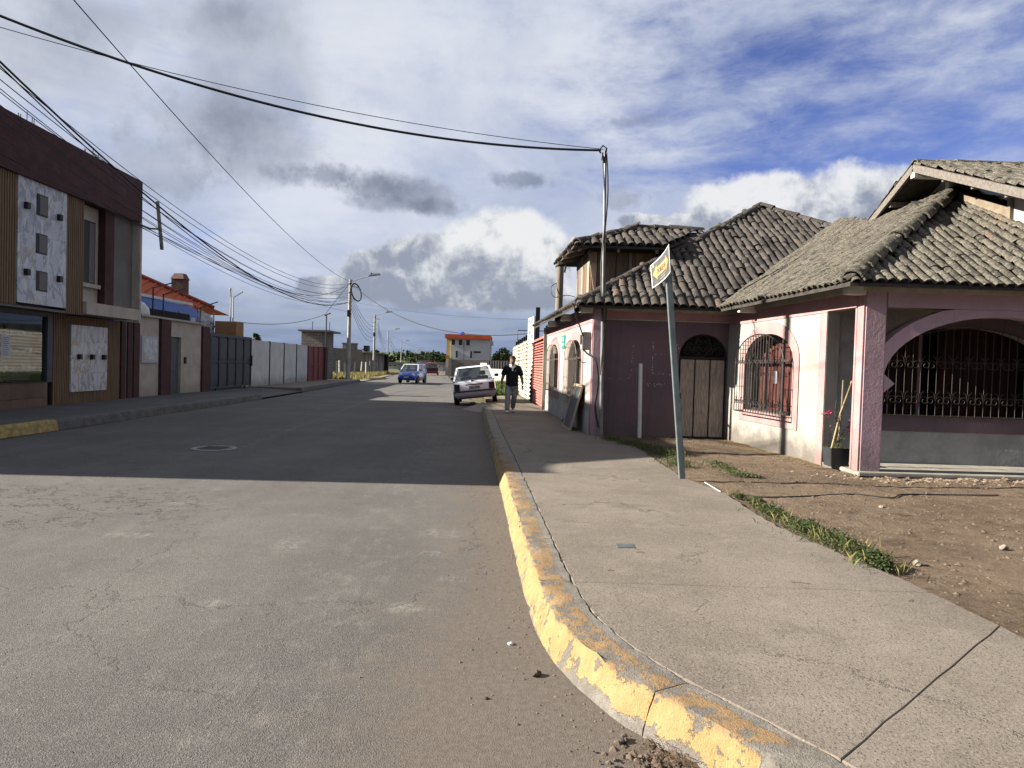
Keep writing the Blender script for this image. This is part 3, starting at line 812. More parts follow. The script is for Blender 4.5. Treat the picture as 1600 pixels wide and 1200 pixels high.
for j in range(ny):
    for i in range(nx):
        a = j*(nx+1)+i
        x, y, _ = mb.v[a]
        if x < bord_at(max(y, 2.0))-.35 and y > 2.1: continue
        mb.f.append((a, a+1, a+nx+2, a+nx+1))
structure(mb, 'forecourt_dirt', DIRT, smooth=True, fix=False)
mb = MB(); mb.add([(13, 1.4, .13), (60, 1.4, .1), (60, 60, .1), (13, 60, .1)], [(0, 1, 2, 3)])
mb.add([(5, 15.1, .12), (13, 15.1, .12), (13, 60, .1), (5, 60, .1)], [(0, 1, 2, 3)])
structure(mb, 'yard_ground', DIRT)
# ================================================================== PINK CORNER BUILDING
WHITE = mat('white_plaster', (.36, .34, .30), .9, .22, 1.6, bump=.7, bscale=30, bdist=.008, dirt=((.20, .17, .14, 1), .42, 1.3), grime=.85)
PINK = mat('pink_paint', (.41, .235, .232), .85, .22, 1.8, bump=.7, bscale=30, bdist=.008, dirt=((.24, .17, .16, 1), .45, 1.6), grime=.6)
PINKP = mat('purple_shaded_pink', (.43, .29, .32), .85, .3, 2.2, bump=.7, bscale=26, bdist=.008, grime=.4, col2=(.38, .27, .31), dirt=((.24, .18, .19, 1), .45, 1.9))  # pink shifted to purple for the faces out of the sun
MAUVE = mat('dark_mauve_paint', (.150, .098, .112), .85, .28, 1.2, bump=.6, bscale=22, bdist=.006, col2=(.115, .085, .102), grime=.5)
TRIM = mat('window_pink', (.33, .215, .205), .85, .22, 3, bump=.5, bscale=30)
CREAM = mat('cream_board', (.46, .43, .37), .8, .25, 5, bump=.4, bscale=30)
CEIL = mat('old_soffit', (.10, .08, .065), .9, .4, 4, bump=.5, bscale=20)
GREY = mat('shaded_white_plaster', (.33, .325, .31), .9, .25, 3, bump=1.0, bscale=14, bdist=.014)  # white plaster greyed for the porch shade
IRON = mat('wrought_iron', (.028, .024, .022), .55, .3, 30, metal=.3)
IRONL = mat('sunlit_iron', (.15, .125, .10), .6, .3, 30)  # sunlit tan of the street bars put into the iron colour
IRONP = mat('shaded_iron', (.065, .048, .038), .6, .3, 30)  # brown iron darkened for the shade of the porch
WOOD = mat('weathered_wood', (.24, .20, .17), .85, .45, 7, bump=.9, bscale=50, stretch=(9, 9, .7), col2=(.12, .095, .08))
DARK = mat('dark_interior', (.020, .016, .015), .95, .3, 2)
PANE = glass_mat('window_pane', (.02, .02, .02), .93)
house = thing('corner_house', 'single-storey pink and white corner house with weathered clay tile roofs and arched barred windows', 'house', (4.0, 12.5, SW))

ZT = 2.86
def arch_top(s, a, b_, zs, zt):
    c = (a+b_)/2; h = (b_-a)/2
    k = max(0, 1-((s-c)/h)**2)
    return zs+(zt-zs)*math.sqrt(k)
def wall(F, s0, s1, z0, z1, ops, thick, mt, name='wall', n0=0.0, lower=None):
    """wall with arched or square openings; n0 is the outer face, thickness goes inwards (negative n)"""
    mb = MB(); cuts = {s0, s1}
    N = 14
    for (a, b_, zb, zs, zt) in ops:
        for k in range(N+1):
            c = (a+b_)/2; h = (b_-a)/2
            cuts.add(round(c-h*math.cos(math.pi*k/N), 5) if zt > zs else round(a+(b_-a)*k/N, 5))
    cuts = sorted(cuts)
    for n_ in (n0, n0-thick):
        for p, q in zip(cuts[:-1], cuts[1:]):
            op = None; md = (p+q)/2
            for o_ in ops:
                if o_[0] < md < o_[1]: op = o_
            if op is None:
                mb.add([F(p, n_, z0), F(q, n_, z0), F(q, n_, z1), F(p, n_, z1)], [(0, 1, 2, 3)])
            else:
                a, b_, zb, zs, zt = op
                if zb > z0: mb.add([F(p, n_, z0), F(q, n_, z0), F(q, n_, zb), F(p, n_, zb)], [(0, 1, 2, 3)])
                tp, tq = arch_top(p, a, b_, zs, zt), arch_top(q, a, b_, zs, zt)
                mb.add([F(p, n_, tp), F(q, n_, tq), F(q, n_, z1), F(p, n_, z1)], [(0, 1, 2, 3)])
    for (a, b_, zb, zs, zt) in ops:
        L = [(a, zb)]+[(c_, arch_top(c_, a, b_, zs, zt)) for c_ in cuts if a <= c_ <= b_]+[(b_, zb)]
        L.append((a, zb))
        for (p, zp), (q, zq) in zip(L[:-1], L[1:]):
            mb.add([F(p, n0, zp), F(q, n0, zq), F(q, n0-thick, zq), F(p, n0-thick, zp)], [(0, 1, 2, 3)])
    mb.add([F(s0, n0, z0), F(s0, n0-thick, z0), F(s0, n0-thick, z1), F(s0, n0, z1)], [(0, 1, 2, 3)])
    mb.add([F(s1, n0, z0), F(s1, n0-thick, z0), F(s1, n0-thick, z1), F(s1, n0, z1)], [(0, 1, 2, 3)])
    mb.add([F(s0, n0, z1), F(s1, n0, z1), F(s1, n0-thick, z1), F(s0, n0-thick, z1)], [(0, 1, 2, 3)])
    return mb.build(name, mt, house, fix=False)
def trim(F, a, b_, zb, zs, zt, w, n1, mt, parent, name='window_trim', wb=None):
    """flat painted band round an opening, standing n1 proud"""
    wb = w if wb is None else wb
    N = 20; c = (a+b_)/2; h = (b_-a)/2
    I = [(a, zb)]; O = [(a-w, zb-wb)]
    I.append((a, zs)); O.append((a-w, zs))
    for k in range(1, N):
        th = math.pi*k/N
        I.append((c-h*math.cos(th), zs+(zt-zs)*math.sin(th)))
        O.append((c-(h+w)*math.cos(th), zs+(zt-zs+w)*math.sin(th)))
    I.append((b_, zs)); O.append((b_+w, zs)); I.append((b_, zb)); O.append((b_+w, zb-wb))
    mb = MB()
    m_ = len(I); inner = [F(s, n1, z) for s, z in I]; outer = [F(s, n1, z) for s, z in O]
    mb.strip(inner, outer, closed=True)
    mb.strip(outer, [F(s, .001, z) for s, z in O], closed=True)
    mb.strip(inner, [F(s, -.04, z) for s, z in I], closed=True)
    return mb.build(name, mt, parent)
def scroll(F, s, n, z, r, mirror=1, turns=1.25):
    pts = []
    for k in range(15):
        t = k/14; th = turns*2*math.pi*t; rr = r*(1-.72*t)
        pts.append(F(s+mirror*(r-rr*math.cos(th)), n, z+rr*math.sin(th)))
    return pts
def grille(F, a, b_, zb, zs, zt, n_, nb, parent, rows, bellied=True, rad=.007, sc_r=.05, name='window_grille', horiz=True, mt=None):
    """cage of vertical bars standing n_ off the wall: returns the grille part"""
    c = (a+b_)/2; h = (b_-a)/2; IR = mt or IRON
    f = MB()
    arch = [F(a, n_, zb)]+[F(c-h*math.cos(math.pi*k/18), n_, zs+(zt-zs)*math.sin(math.pi*k/18)) for k in range(19)]+[F(b_, n_, zb)]
    f.tube(arch, rad*1.4, 5); f.tube([F(a, n_, zb), F(b_, n_, zb)], rad*1.6, 5)
    if bellied:
        f.tube([F(a, n_, zb), F(a, .0, zb)], rad*1.4, 5); f.tube([F(b_, n_, zb), F(b_, .0, zb)], rad*1.4, 5)
        f.tube([F(p[0], .0, p[1]) for p in [(a, zb)]+[(c-h*math.cos(math.pi*k/18), zs+(zt-zs)*math.sin(math.pi*k/18)) for k in range(19)]+[(b_, zb)]], rad*1.2, 5)
        for k in range(2, 17, 1 if mt is None else 3):
            p = (c-h*math.cos(math.pi*k/18), zs+(zt-zs)*math.sin(math.pi*k/18))
            f.tube([F(p[0], n_, p[1]), F(p[0], 0, p[1])], rad*.8, 4)
        for zz in (zb+.2, (zb+zs)/2, zs):
            f.tube([F(a, n_, zz), F(a, 0, zz)], rad, 4); f.tube([F(b_, n_, zz), F(b_, 0, zz)], rad, 4)
    g_ = f.build(name, IR, parent)
    for k in range(1, nb):
        s = a+(b_-a)*k/nb
        top = arch_top(s, a, b_, zs, zt)
        MB().tube([F(s, n_, zb), F(s, n_, top)], rad, 5).build('bar', IR, g_)
    for zr in rows:
        k = 1
        while k < nb:
            s = a+(b_-a)*k/nb
            top = arch_top(s, a, b_, zs, zt)
            if zr+.1 < top:
                o_ = MB()
                for mi in (-1, 1):
                    o_.tube(scroll(F, s, n_+.004, zr, sc_r, mi), rad*.85, 4)
                    o_.tube([F(s, n_+.004, zr), F(s+mi*sc_r*.35, n_+.004, zr+sc_r*1.5), F(s+mi*sc_r*.9, n_+.004, zr+sc_r*1.9)], rad*.8, 4)
                o_.build('scroll', IR, g_)
            k += 2
    return g_

# wing wall: frame starts at the outer corner post C and runs away from the camera; outside is to the left
dC = Vector((-.09, 1)).normalized()
FC = frame((5.04, 10.14), dC)
wall(FC, .20, 5.0, .0, ZT, [(.20+.0001, .995, .22, 2.60, 2.60), (2.05, 4.02, .86, 1.83, 2.33)], .20, WHITE)
# pink bands on the wing wall
b1 = MB()
for a, b_, z0, z1 in ((.998, 4.9, 2.585, ZT-.004), (.998, 1.20, .05, 2.58)):
    b1.box(a, .002, z0, b_, .014, z1, xf=FC)
b1.box(.2, .002, 2.604, .996, .014, ZT-.004, xf=FC)
b1.build('pink_band', PINK, house)
t_ = trim(FC, 2.05, 4.02, .86, 1.83, 2.33, .22, .018, TRIM, house)
# inside of the wing window: curtain, pane, dark room
def curtain(F, a, b_, z0, z1, n_, mt, parent, folds=11, name='curtain', split=None):
    mb = MB(); cols = 90; rr = random.Random(int(a*100))
    ph = [rr.uniform(-.8, .8) for _ in range(cols+1)]
    for k in range(cols+1):
        s = a+(b_-a)*k/cols
        for z_ in range(7):
            zz = z0+(z1-z0)*z_/6
            amp = .035*(1-.4*z_/6)
            w = amp*math.sin(2*math.pi*folds*k/cols+.6*math.sin(k*.21)+.3*z_/6)+.012*math.sin(k*1.3+z_)
            ds = 0
            if split: ds = (split-s)*.0
            mb.v.append(F(s+.01*math.sin(z_*1.1+k*.5), n_+w, zz))
    for k in range(cols):
        for z_ in range(6):
            i = k*7+z_; mb.f.append((i, i+7, i+8, i+1))
    return mb.build(name, mt, parent, smooth=True, fix=False)
CURT = mat('red_brown_curtain', (.30, .085, .068), .9, .35, 4, stretch=(6, 6, .6), col2=(.12, .045, .04))
CURTD = mat('brown_curtain', (.26, .215, .18), .9, .35, 4, stretch=(6, 6, .6))
curtain(FC, 2.0, 4.07, .80, 2.4, -.30, CURT, house, 13)
o_ = MB(); o_.box(2.07, -.151, .88, 4.0, -.145, 2.31, xf=FC)
def window_unit(F, a, b_, zb, zs, zt, n_, nm, parent=house):
    """casement frame with glass set back in the reveal"""
    c = (a+b_)/2; h = (b_-a)/2
    fr = MB()
    pts = [(a+.03, zb+.03), (a+.03, zs)]+[(c-(h-.03)*math.cos(math.pi*k/14), zs+(zt-zs-.03)*math.sin(math.pi*k/14)) for k in range(1, 14)]+[(b_-.03, zs), (b_-.03, zb+.03)]
    P3 = [F(s, n_, z) for s, z in pts]+[F(a+.03, n_, zb+.03)]
    for p, q in zip(P3[:-1], P3[1:]): fr.bar(p, q, .05)
    for s in (a+(b_-a)/3, a+(b_-a)*2/3):
        fr.bar(F(s, n_, zb), F(s, n_, arch_top(s, a, b_, zs, zt)-.02), .045)
    fr.bar(F(a, n_, zs), F(b_, n_, zs), .045)
    w_ = fr.build('window_frame', mat('dark_frame', (.06, .045, .04), .6, .3, 9), parent)
    pn = MB(); pn.add([F(s, n_-.008, z) for s, z in pts], [tuple(range(len(pts)))])
    pn.build('pane', PANE, w_, fix=False)
    return w_
window_unit(FC, 2.05, 4.02, .86, 1.83, 2.33, -.14, 'wing')
grille(FC, 2.02, 4.05, .84, 1.80, 2.32, .20, 18, house, (1.02, 1.80), rad=.0075, sc_r=.05)
tagm = MB(); tagm.box(2.22, .205, 1.42, 2.34, .215, 1.64, xf=FC)
tagm.build('notice_card', mat('white_card', (.8, .8, .8), .6, .05), house)
# corner post
cp = MB(); cp.box(5.04, 10.14, .05, 5.36, 10.42, ZT-.003)
post = cp.build('corner_post', PINKP, house, bevel=.02)
lf = MB(); lf.box(5.03, 10.155, .12, 5.045, 10.405, ZT-.01)
lf.build('post_side', PINK, house)  # sun side in plain pink, front in the purple shade tone
# ---- facade A: street wall going away
SD = Vector((-.069, 1)).normalized()
FA = frame((1.68, 14.9), SD)
wall(FA, .0, 8.3, .0, ZT, [(1.33, 3.30, .90, 1.83, 2.27), (5.30, 7.27, .90, 1.83, 2.27)], .2, WHITE)
for a, b_ in ((1.33, 3.30), (5.30, 7.27)):
    trim(FA, a, b_, .90, 1.83, 2.27, .22, .016, TRIM, house)
    curtain(FA, a-.05, b_+.05, .84, 2.33, -.24, CURTD, house, 10)
    window_unit(FA, a, b_, .90, 1.83, 2.27, -.14, 'street')
    grille(FA, a-.03, b_+.03, .88, 1.80, 2.26, .13, 11, house, (1.06, 1.80), rad=.006, sc_r=.035, mt=IRONL)
b1 = MB(); b1.box(.02, .002, 2.58, 8.28, .014, ZT-.004, xf=FA)
b1.box(.0, .002, .05, .10, .016, 2.577, xf=FA)
b1.build('pink_band', PINK, house)
gs = MB(); gs.box(.11, .002, .05, 8.28, .010, .66, xf=FA)  # strip in wall white with stains, no separate dado
gs.build('wall_foot_strip', mat('stained_foot_white', (.40, .385, .36), .9, .3, 4, bump=.8, bscale=20, dirt=((.14, .12, .12, 1), .9, 2.2)), house)
# name plate between the windows (its small lettering cannot be read in the photo)
pl = MB(); pl.box(4.05, .002, 2.10, 4.58, .02, 2.46, xf=FA)
plate = pl.build('street_plate', mat('teal_plate', (.03, .22, .16), .5, .15, 8), house)
pw = MB(); pw.box(4.26, .021, 2.31, 4.37, .024, 2.40, xf=FA); pw.box(4.16, .021, 2.19, 4.30, .024, 2.24, xf=FA); pw.box(4.33, .021, 2.19, 4.47, .024, 2.24, xf=FA)
pw.build('plate_marks', MATS['white_card'], plate)
# meter box on the corner
mx = MB(); mx.box(.12, .018, 1.98, .40, .20, 2.36, xf=FA)
meter = mx.build('meter_box', mat('meter_grey', (.30, .30, .28), .6, .25, 9), house, bevel=.01)
MB().box(.16, .201, 2.10, .36, .212, 2.30, xf=FA).build('meter_window', DARK, meter)
# ---- front of the corner: pilaster and mauve wall
pb = MB(); pb.box(1.68, 14.84, .05, 1.88, 15.05, ZT-.003)
pb.build('corner_pilaster', PINKP, house, bevel=.01)
FB = frame((4.60, 15.06), (-1, -.013))     # runs right to left so that the outside (towards -Y) lies to its left
LB = 2.72
wall(FB, 0, LB, .0, ZT, [(.02, 1.05, .15, 1.90, 2.39)], .2, MAUVE)
MB().box(0, .002, 2.66, LB, .014, ZT-.004, xf=FB).build('pink_band', PINK, house)
MB().box(0, .002, 2.635, LB, .018, 2.655, xf=FB).build('cream_line', CREAM, house)
# old paint scars where a sign was taken down
fl = MB(); rr = random.Random(11)
def scar(a, za, b_, zb, w, dens):
    L = math.hypot(b_-a, zb-za); n = int(L/.035)
    for k in range(n):
        if rr.random() > dens: continue
        t = (k+rr.random())/n; s = a+(b_-a)*t+rr.uniform(-.008, .008); z = za+(zb-za)*t+rr.uniform(-.008, .008)
        hw, hh = rr.uniform(.006, .022), rr.uniform(.006, w)
        if abs(zb-za) > abs(b_-a): hw, hh = hh, hw
        pts = [F2(s-hw, z-hh*.6), F2(s+hw*.6, z-hh), F2(s+hw, z+hh*.5), F2(s-hw*.3, z+hh)]
        fl.add(pts, [(0, 1, 2, 3)])
def F2(s, z): return FB(s, .004, z)
def xb(px): return 4.60-(G(px, 690, .1).x*0+((px-800)+.03*(-20))/1100*15.05)
def zb_(px, py): return P(px, py, 15.05).z
scar(xb(1019), zb_(1019, 533), xb(1019), zb_(1019, 584), .016, .95)
scar(xb(1019), zb_(1019, 584), xb(1047), zb_(1047, 585), .012, .8)
scar(xb(1030), zb_(1030, 533), xb(1044), zb_(1044, 532), .012, .7)
scar(xb(1022), zb_(1022, 554), xb(1056), zb_(1056, 554), .012, .6)
scar(xb(1055), zb_(1055, 536), xb(1059), zb_(1059, 545), .014, .9)
scar(xb(988), zb_(988, 536), xb(985), zb_(985, 592), .010, .55)
scar(xb(941), zb_(941, 592), xb(985), zb_(985, 591), .008, .45)
for k in range(9): scar(xb(1012+k*3.2), zb_(1012, 598), xb(1014+k*3.2), zb_(1012, 603-k % 3), .012, .95)
fl.build('paint_scar', mat('old_white_paint', (.42, .40, .40), .9, .2, 9), house, fix=False)['kind'] = 'stuff'
# door: three planks on a frame, fanlight with scroll ironwork
door = MB(); door.box(.03, -.10, .17, 1.04, -.08, 1.86, xf=FB)
dr = door.build('door', mat('door_dark', (.02, .016, .014), .8), house)
for k in range(3):
    a = .055+k*.325
    MB().box(a, -.078, .19, a+.295, -.045, 1.84, xf=FB).build('plank', mat('door_wood', (.40, .345, .29), .85, .45, 7, bump=.9, bscale=50, stretch=(9, 9, .7), col2=(.20, .16, .135)), dr, bevel=.004)
hb = MB(); hb.box(.02, -.12, 1.86, 1.05, -.03, 1.90, xf=FB); hb.box(.0+.02, -.12, .13, 1.05, -.03, .17, xf=FB)
for k in range(3):
    for zz in (.45, 1.05, 1.6):
        hb.box(.09+k*.325, -.045, zz, .10+k*.325, -.040, zz+.012, xf=FB)
hb.box(.98, -.045, 1.0, 1.01, -.02, 1.12, xf=FB)
hb.build('door_iron', IRON, dr)
fan = MB()
fan.tube([FB(.535-.5*math.cos(math.pi*k/18), -.05, 1.90+.47*math.sin(math.pi*k/18)) for k in range(19)], .012, 5)
for mi in (-1, 1):
    for q, r_ in ((.02, .11), (.23, .10)):
        fan.tube(scroll(FB, .535+mi*q, -.05, 2.02, r_, mi, 1.6), .011, 4)
        fan.tube(scroll(FB, .535+mi*q, -.05, 2.20-.05*(q > .1), r_*.65, mi, 1.4), .010, 4)
    fan.tube([FB(.535, -.05, 1.9), FB(.535+mi*.2, -.05, 2.1), FB(.535+mi*.12, -.05, 2.3), FB(.535, -.05, 2.37)], .010, 4)
fan.build('fanlight_scrollwork', IRON, dr)
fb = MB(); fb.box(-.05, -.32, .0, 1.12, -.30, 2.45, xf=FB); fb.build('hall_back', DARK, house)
th = MB(); th.box(.0, -.2, .05, 1.08, .10, .14, xf=FB); th.build('threshold', mat('threshold_pink', (.16, .10, .09), .9, .3, 5, bump=.5), house, bevel=.01)
# ---- porch on the right
BY0, BY1 = 10.14, 10.38
pf = MB(); pf.box(4.98, 10.00, .168, 9.6, 11.25, .225)
pf.build('porch_floor', mat('porch_concrete', (.30, .275, .235), .9, .3, 4, bump=.6, bscale=40), house, bevel=.012)
pe = MB(); pe.box(5.36, 10.12, .0, 9.6, 10.2, .165); pe.build('porch_gap_shade', DARK, house)  # dark box put in as the shade under the slab
bm_ = MB(); bm_.box(5.362, BY0+.003, 2.60, 9.6, BY1, ZT-.004)
bm_.build('porch_beam', PINKP, house)
# curved arch beam
def arch_beam(cx, hw, zs, zt, y0, y1, w, mt, name):
    N = 26; I = []; O = []
    for k in range(N+1):
        th = math.pi*k/N
        I.append((cx-hw*math.cos(th), zs+(zt-zs)*math.sin(th)))
        O.append((cx-(hw+w)*math.cos(th), zs+(zt-zs+w)*math.sin(th)))
    I = [(cx-hw, zs-.02)]+I+[(cx+hw, zs-.02)]; O = [(cx-hw-w, zs-.02)]+O+[(cx+hw+w, zs-.02)]
    O = [(x, min(z, 2.597)) for x, z in O]; I = [(x, min(z, 2.59)) for x, z in I]
    mb = MB()
    mb.strip([(x, y0, z) for x, z in I], [(x, y0, z) for x, z in O])
    mb.strip([(x, y1, z) for x, z in O], [(x, y1, z) for x, z in I])
    mb.strip([(x, y1, z) for x, z in I], [(x, y0, z) for x, z in I])
    mb.strip([(x, y0, z) for x, z in O], [(x, y1, z) for x, z in O])
    return mb.build(name, mt, house)
arch_beam(7.05, 1.70, 1.56, 2.50, BY0+.012, BY1-.03, .20, PINKP, 'porch_arch')
dm = MB(); dm.prism([(5.355, 10.16, 1.36), (5.52, 10.16, 1.50), (5.355, 10.16, 1.64)], (0, .2, 0))
dm.build('arch_foot', PINKP, house)
# inner porch wall with big window: white and pink toned down for shade
FI = frame((9.6, 11.22), (-1, 0))
wall(FI, 0, 4.66, .2, ZT, [(1.0, 3.78, 1.0, 1.75, 2.42)], .2, GREY)
MB().box(0, .002, .74, 3.98, .016, .998, xf=FI).build('pink_sill_band', MAUVE, house)
trim(FI, 1.0, 3.78, 1.0, 1.75, 2.42, .22, .022, MAUVE, house, wb=.0)
MB().box(4.45, .002, .2, 4.66, .02, 2.6, xf=FI).build('pink_band', MAUVE, house)
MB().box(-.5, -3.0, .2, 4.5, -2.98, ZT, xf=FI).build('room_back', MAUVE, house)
curtain(FI, .9, 2.3, .9, 2.5, -.9, mat('dark_red_curtain', (.045, .020, .018), .9, .35, 4, stretch=(6, 6, .6)), house, 8)
curtain(FI, 2.75, 3.9, .9, 2.5, -.7, MATS['dark_red_curtain'], house, 7)
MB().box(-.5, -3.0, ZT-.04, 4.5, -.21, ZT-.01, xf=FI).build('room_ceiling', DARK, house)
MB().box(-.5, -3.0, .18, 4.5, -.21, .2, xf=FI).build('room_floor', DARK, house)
MB().box(2.45, -1.3, .2, 2.62, -1.1, ZT-.05, xf=FI).build('inner_post', PINKP, house)
MB().prism([FI(2.62, -1.1, 1.30), FI(2.74, -1.1, 1.45), FI(2.62, -1.1, 1.60)], (0, .15, 0)).build('inner_post_foot', PINKP, house)
grille(FI, 1.0, 3.78, .995, 1.73, 2.40, .08, 22, house, (1.24, 1.80), bellied=False, rad=.0065, sc_r=.075, name='porch_grille', mt=IRONP)
MB().box(5.1, 11.0, 2.80, 9.6, 11.2, 2.84).build('porch_ceiling_edge', CREAM, house)
pc = MB(); pc.box(5.38, 10.39, 2.70, 9.6, 11.20, 2.74); pc.build('porch_ceiling', CEIL, house)
# right end return wall beyond the frame, back walls, floor slab blocks light leaks
bk = MB(); bk.box(9.6, 10.1, .0, 9.8, 15.5, ZT); bk.box(1.0, 23.1, .0, 9.8, 23.3, ZT); bk.box(9.6, 15.5, .0, 9.8, 23.1, ZT)
bk.build('rear_wall', WHITE, house)
# ---- cream wall plate and soffit under the eaves
def band_along(F, a, b_, n0, n1, z0, z1, name, mt): return MB().box(a, n0, z0, b_, n1, z1, xf=F).build(name, mt, house)
band_along(FC, -.06, 4.95, -.1, .06, ZT-.04, ZT+.075, 'wall_plate', CREAM)
band_along(FA, -.04, 8.3, -.1, .06, ZT-.04, ZT+.07, 'wall_plate', CREAM)
band_along(FB, .03, LB+.1, -.1, .06, ZT-.04, ZT+.07, 'wall_plate', CREAM)
MB().box(5.10, 10.06, ZT-.045, 9.6, 10.3, ZT+.075).build('wall_plate', CREAM, house)
BW = mat('white_beam', (.66, .64, .58), .8, .15, 6, bump=.4)
def bracket(F, s, ln=.36, w=.11):
    mb = MB(); mb.box(s-w/2, .015, ZT-.10, s+w/2, ln, ZT+.07, xf=F)
    return mb.build('roof_beam_end', BW, house, bevel=.008)
bracket(FC, 3.62); bracket(FC, .02, .30, .14); bracket(FA, .02, .30, .14); bracket(FA, 2.9, .30); bracket(FA, 5.6, .30)

# ------------------------------------------------------------------ roofs
SL = .60
TILEM = None
def tile_mat(nm, lich):
    m = bpy.data.materials.new(nm); m.use_nodes = True; t = m.node_tree; t.nodes.clear(); g = NG(t)
    geo = g.new('ShaderNodeNewGeometry'); pos = geo.outputs['Position']
    isl = geo.outputs['Random Per Island']; oi = g.new('ShaderNodeObjectInfo').outputs['Random']
    rnd = g.m('FRACT', g.m('ADD', isl, g.m('MULTIPLY', oi, 7.3)))
    b = g.new('ShaderNodeBsdfPrincipled')
    n = g.noise(pos, 7, 6, .7); n2 = g.noise(pos, 30, 5, .7); big = g.noise(pos, .7, 4, .6)
    base = g.mix(rnd, (.052, .045, .038) if lich else (.040, .035, .032), (.125, .108, .088) if lich else (.100, .087, .075))
    base = g.mix(g.step(rnd, .982, 1.0), base, (.15, .10, .075))
    base = g.mix(g.step(rnd, .10, .0), base, (.035, .032, .030))
    c = g.mix(g.m('MULTIPLY', g.step(n, .42 if lich else .52, .60 if lich else .72), .85), base, (.135, .125, .096) if lich else (.115, .107, .090))
    c = g.mix(g.m('MULTIPLY', g.step(n2, .53 if lich else .6, .66 if lich else .72), .85), c, (.215, .20, .16) if lich else (.21, .20, .175))
    c = g.mix(g.m('MULTIPLY', g.step(n2, .50, .36), .85), c, (.026, .023, .021))
    c = g.mix(g.m('MULTIPLY', g.step(big, .5, .7), .35), c, (.05, .045, .04))
    g.put(b.inputs['Base Color'], c); b.inputs['Roughness'].default_value = .95; b.inputs['Specular IOR Level'].default_value = .12
    g.put(b.inputs['Normal'], g.bump(g.m('ADD', n2, g.m('MULTIPLY', n, 1.2)), .015, .9))
    o = g.new('ShaderNodeOutputMaterial'); t.links.new(b.outputs[0], o.inputs[0]); return m
TILEM = tile_mat('weathered_clay_tile', 0)
TILEL = tile_mat('lichened_clay_tile', 1)
DECK = mat('tile_channel', (.055, .047, .040), .95, .4, 6, bump=.8, bscale=20, bdist=.02)
def tile_mesh(seed, segs=6, L=.43, r0=.098, r1=.078):
    rr = random.Random(seed); mb = MB(); n = segs+1
    def ring(y, r, k0, dz=0): return [(-r*math.cos(math.pi*k/segs)*(1+rr.uniform(-.05, .05)), y, r*.78*math.sin(math.pi*k/segs)+dz+rr.uniform(-.004, .004)) for k in range(n)]
    a = ring(0, r0, 0); b_ = ring(L, r1, 0, -.012); c = [(x*.80, 0.0, max(0, z*.76)) for x, y, z in a]; d = [(x*.8, .10, max(0, z*.76)) for x, y, z in a]
    mb.v = a+b_+c+d
    for k in range(segs):
        mb.f += [(k, k+1, n+k+1, n+k), (k+1, k, 2*n+k, 2*n+k+1), (2*n+k+1, 2*n+k, 3*n+k, 3*n+k+1)]
    return mb
TM = [tile_mesh(k) for k in range(5)]*2
TMESH = [t.mesh('tile', TILEM if i < 5 else TILEL, True) for i, t in enumerate(TM)]
for me in TMESH:
    try: me.set_sharp_from_angle(angle=R(50))
    except Exception: pass
TILES = []     # (distance, roof object, matrix, kind)
def roof_plane(parent, e0, e1, poly, z_at, name='roof', pitch=.205, rowp=.345, deck=True, tw=1.0, lich=False, seed=0, zt_at=None):
    """e0->e1: eave line (xy); poly: outline (xy) ; z_at(x,y): height of the plane"""
    rr = random.Random(seed)
    e0 = Vector(e0); e1 = Vector(e1); d = (e1-e0).normalized()
    nn = Vector((-d.y, d.x))
    c = sum((Vector(p) for p in poly), Vector((0, 0)))/len(poly)
    if (c-e0).dot(nn) < 0: nn = -nn
    h0 = z_at(*e0); sl = z_at(*(e0+nn))-h0
    X = Vector((d.x, d.y, (z_at(*(e0+d))-h0))).normalized()
    Yv = Vector((nn.x, nn.y, sl)); cosf = 1/Yv.length; Yv.normalize(); Z = X.cross(Yv).normalized()
    if Z.z < 0: X = -X; Z = X.cross(Yv).normalized()
    mb = MB(); top = [Vector((x, y, z_at(x, y))) for x, y in poly]
    n = len(top)
    mb.v = [tuple(p) for p in top]+[tuple(p-Vector((0, 0, .05))) for p in top]
    mb.f = [tuple(range(n)), tuple(range(2*n-1, n-1, -1))]+[(i, (i+1) % n, n+(i+1) % n, n+i) for i in range(n)]
    rf = mb.build(name, DECK, parent)
    smin = min((Vector(p)-e0).dot(d) for p in poly); smax = max((Vector(p)-e0).dot(d) for p in poly)
    tmax = max((Vector(p)-e0).dot(nn) for p in poly)
    tmin = min((Vector(p)-e0).dot(nn) for p in poly)
    ns = int((smax-smin)/pitch); nt = int((tmax/cosf)/rowp)+1
    for i in range(ns+1):
        s = smin+(i+.5)*pitch+rr.uniform(-.008, .008)
        for j in range(nt+1):
            t_ = j*rowp*cosf-.03
            q = e0+d*s+nn*(t_+.12)
            if j == 0: q = e0+d*s+nn*(.06)
            if not pt_in(q.x, q.y, poly): continue
            pos = e0+d*s+nn*t_
            wav = .014*fbm(pos.x*1.1, pos.y*1.1, seed, 3)*2.2
            p3 = Vector((pos.x, pos.y, (zt_at(pos.x, pos.y) if zt_at else h0+sl*t_)+.028+wav+rr.uniform(-.006, .006)))
            rot = Matrix((X, Yv, Z)).transposed().to_4x4()
            twm = Matrix.Rotation(rr.gauss(0, .05), 4, 'Z') @ Matrix.Rotation(.085+rr.gauss(0, .035), 4, 'X')
            k = rr.uniform(.93, 1.08)
            Mx = Matrix.Translation(p3) @ rot @ twm @ Matrix.Diagonal((k*tw, rowp/.345, k*tw, 1))
            dist = (p3-cam.matrix_world.translation).length
            TILES.append((dist, rf, Mx, rr.randrange(5)+(5 if lich else 0)))
    return rf
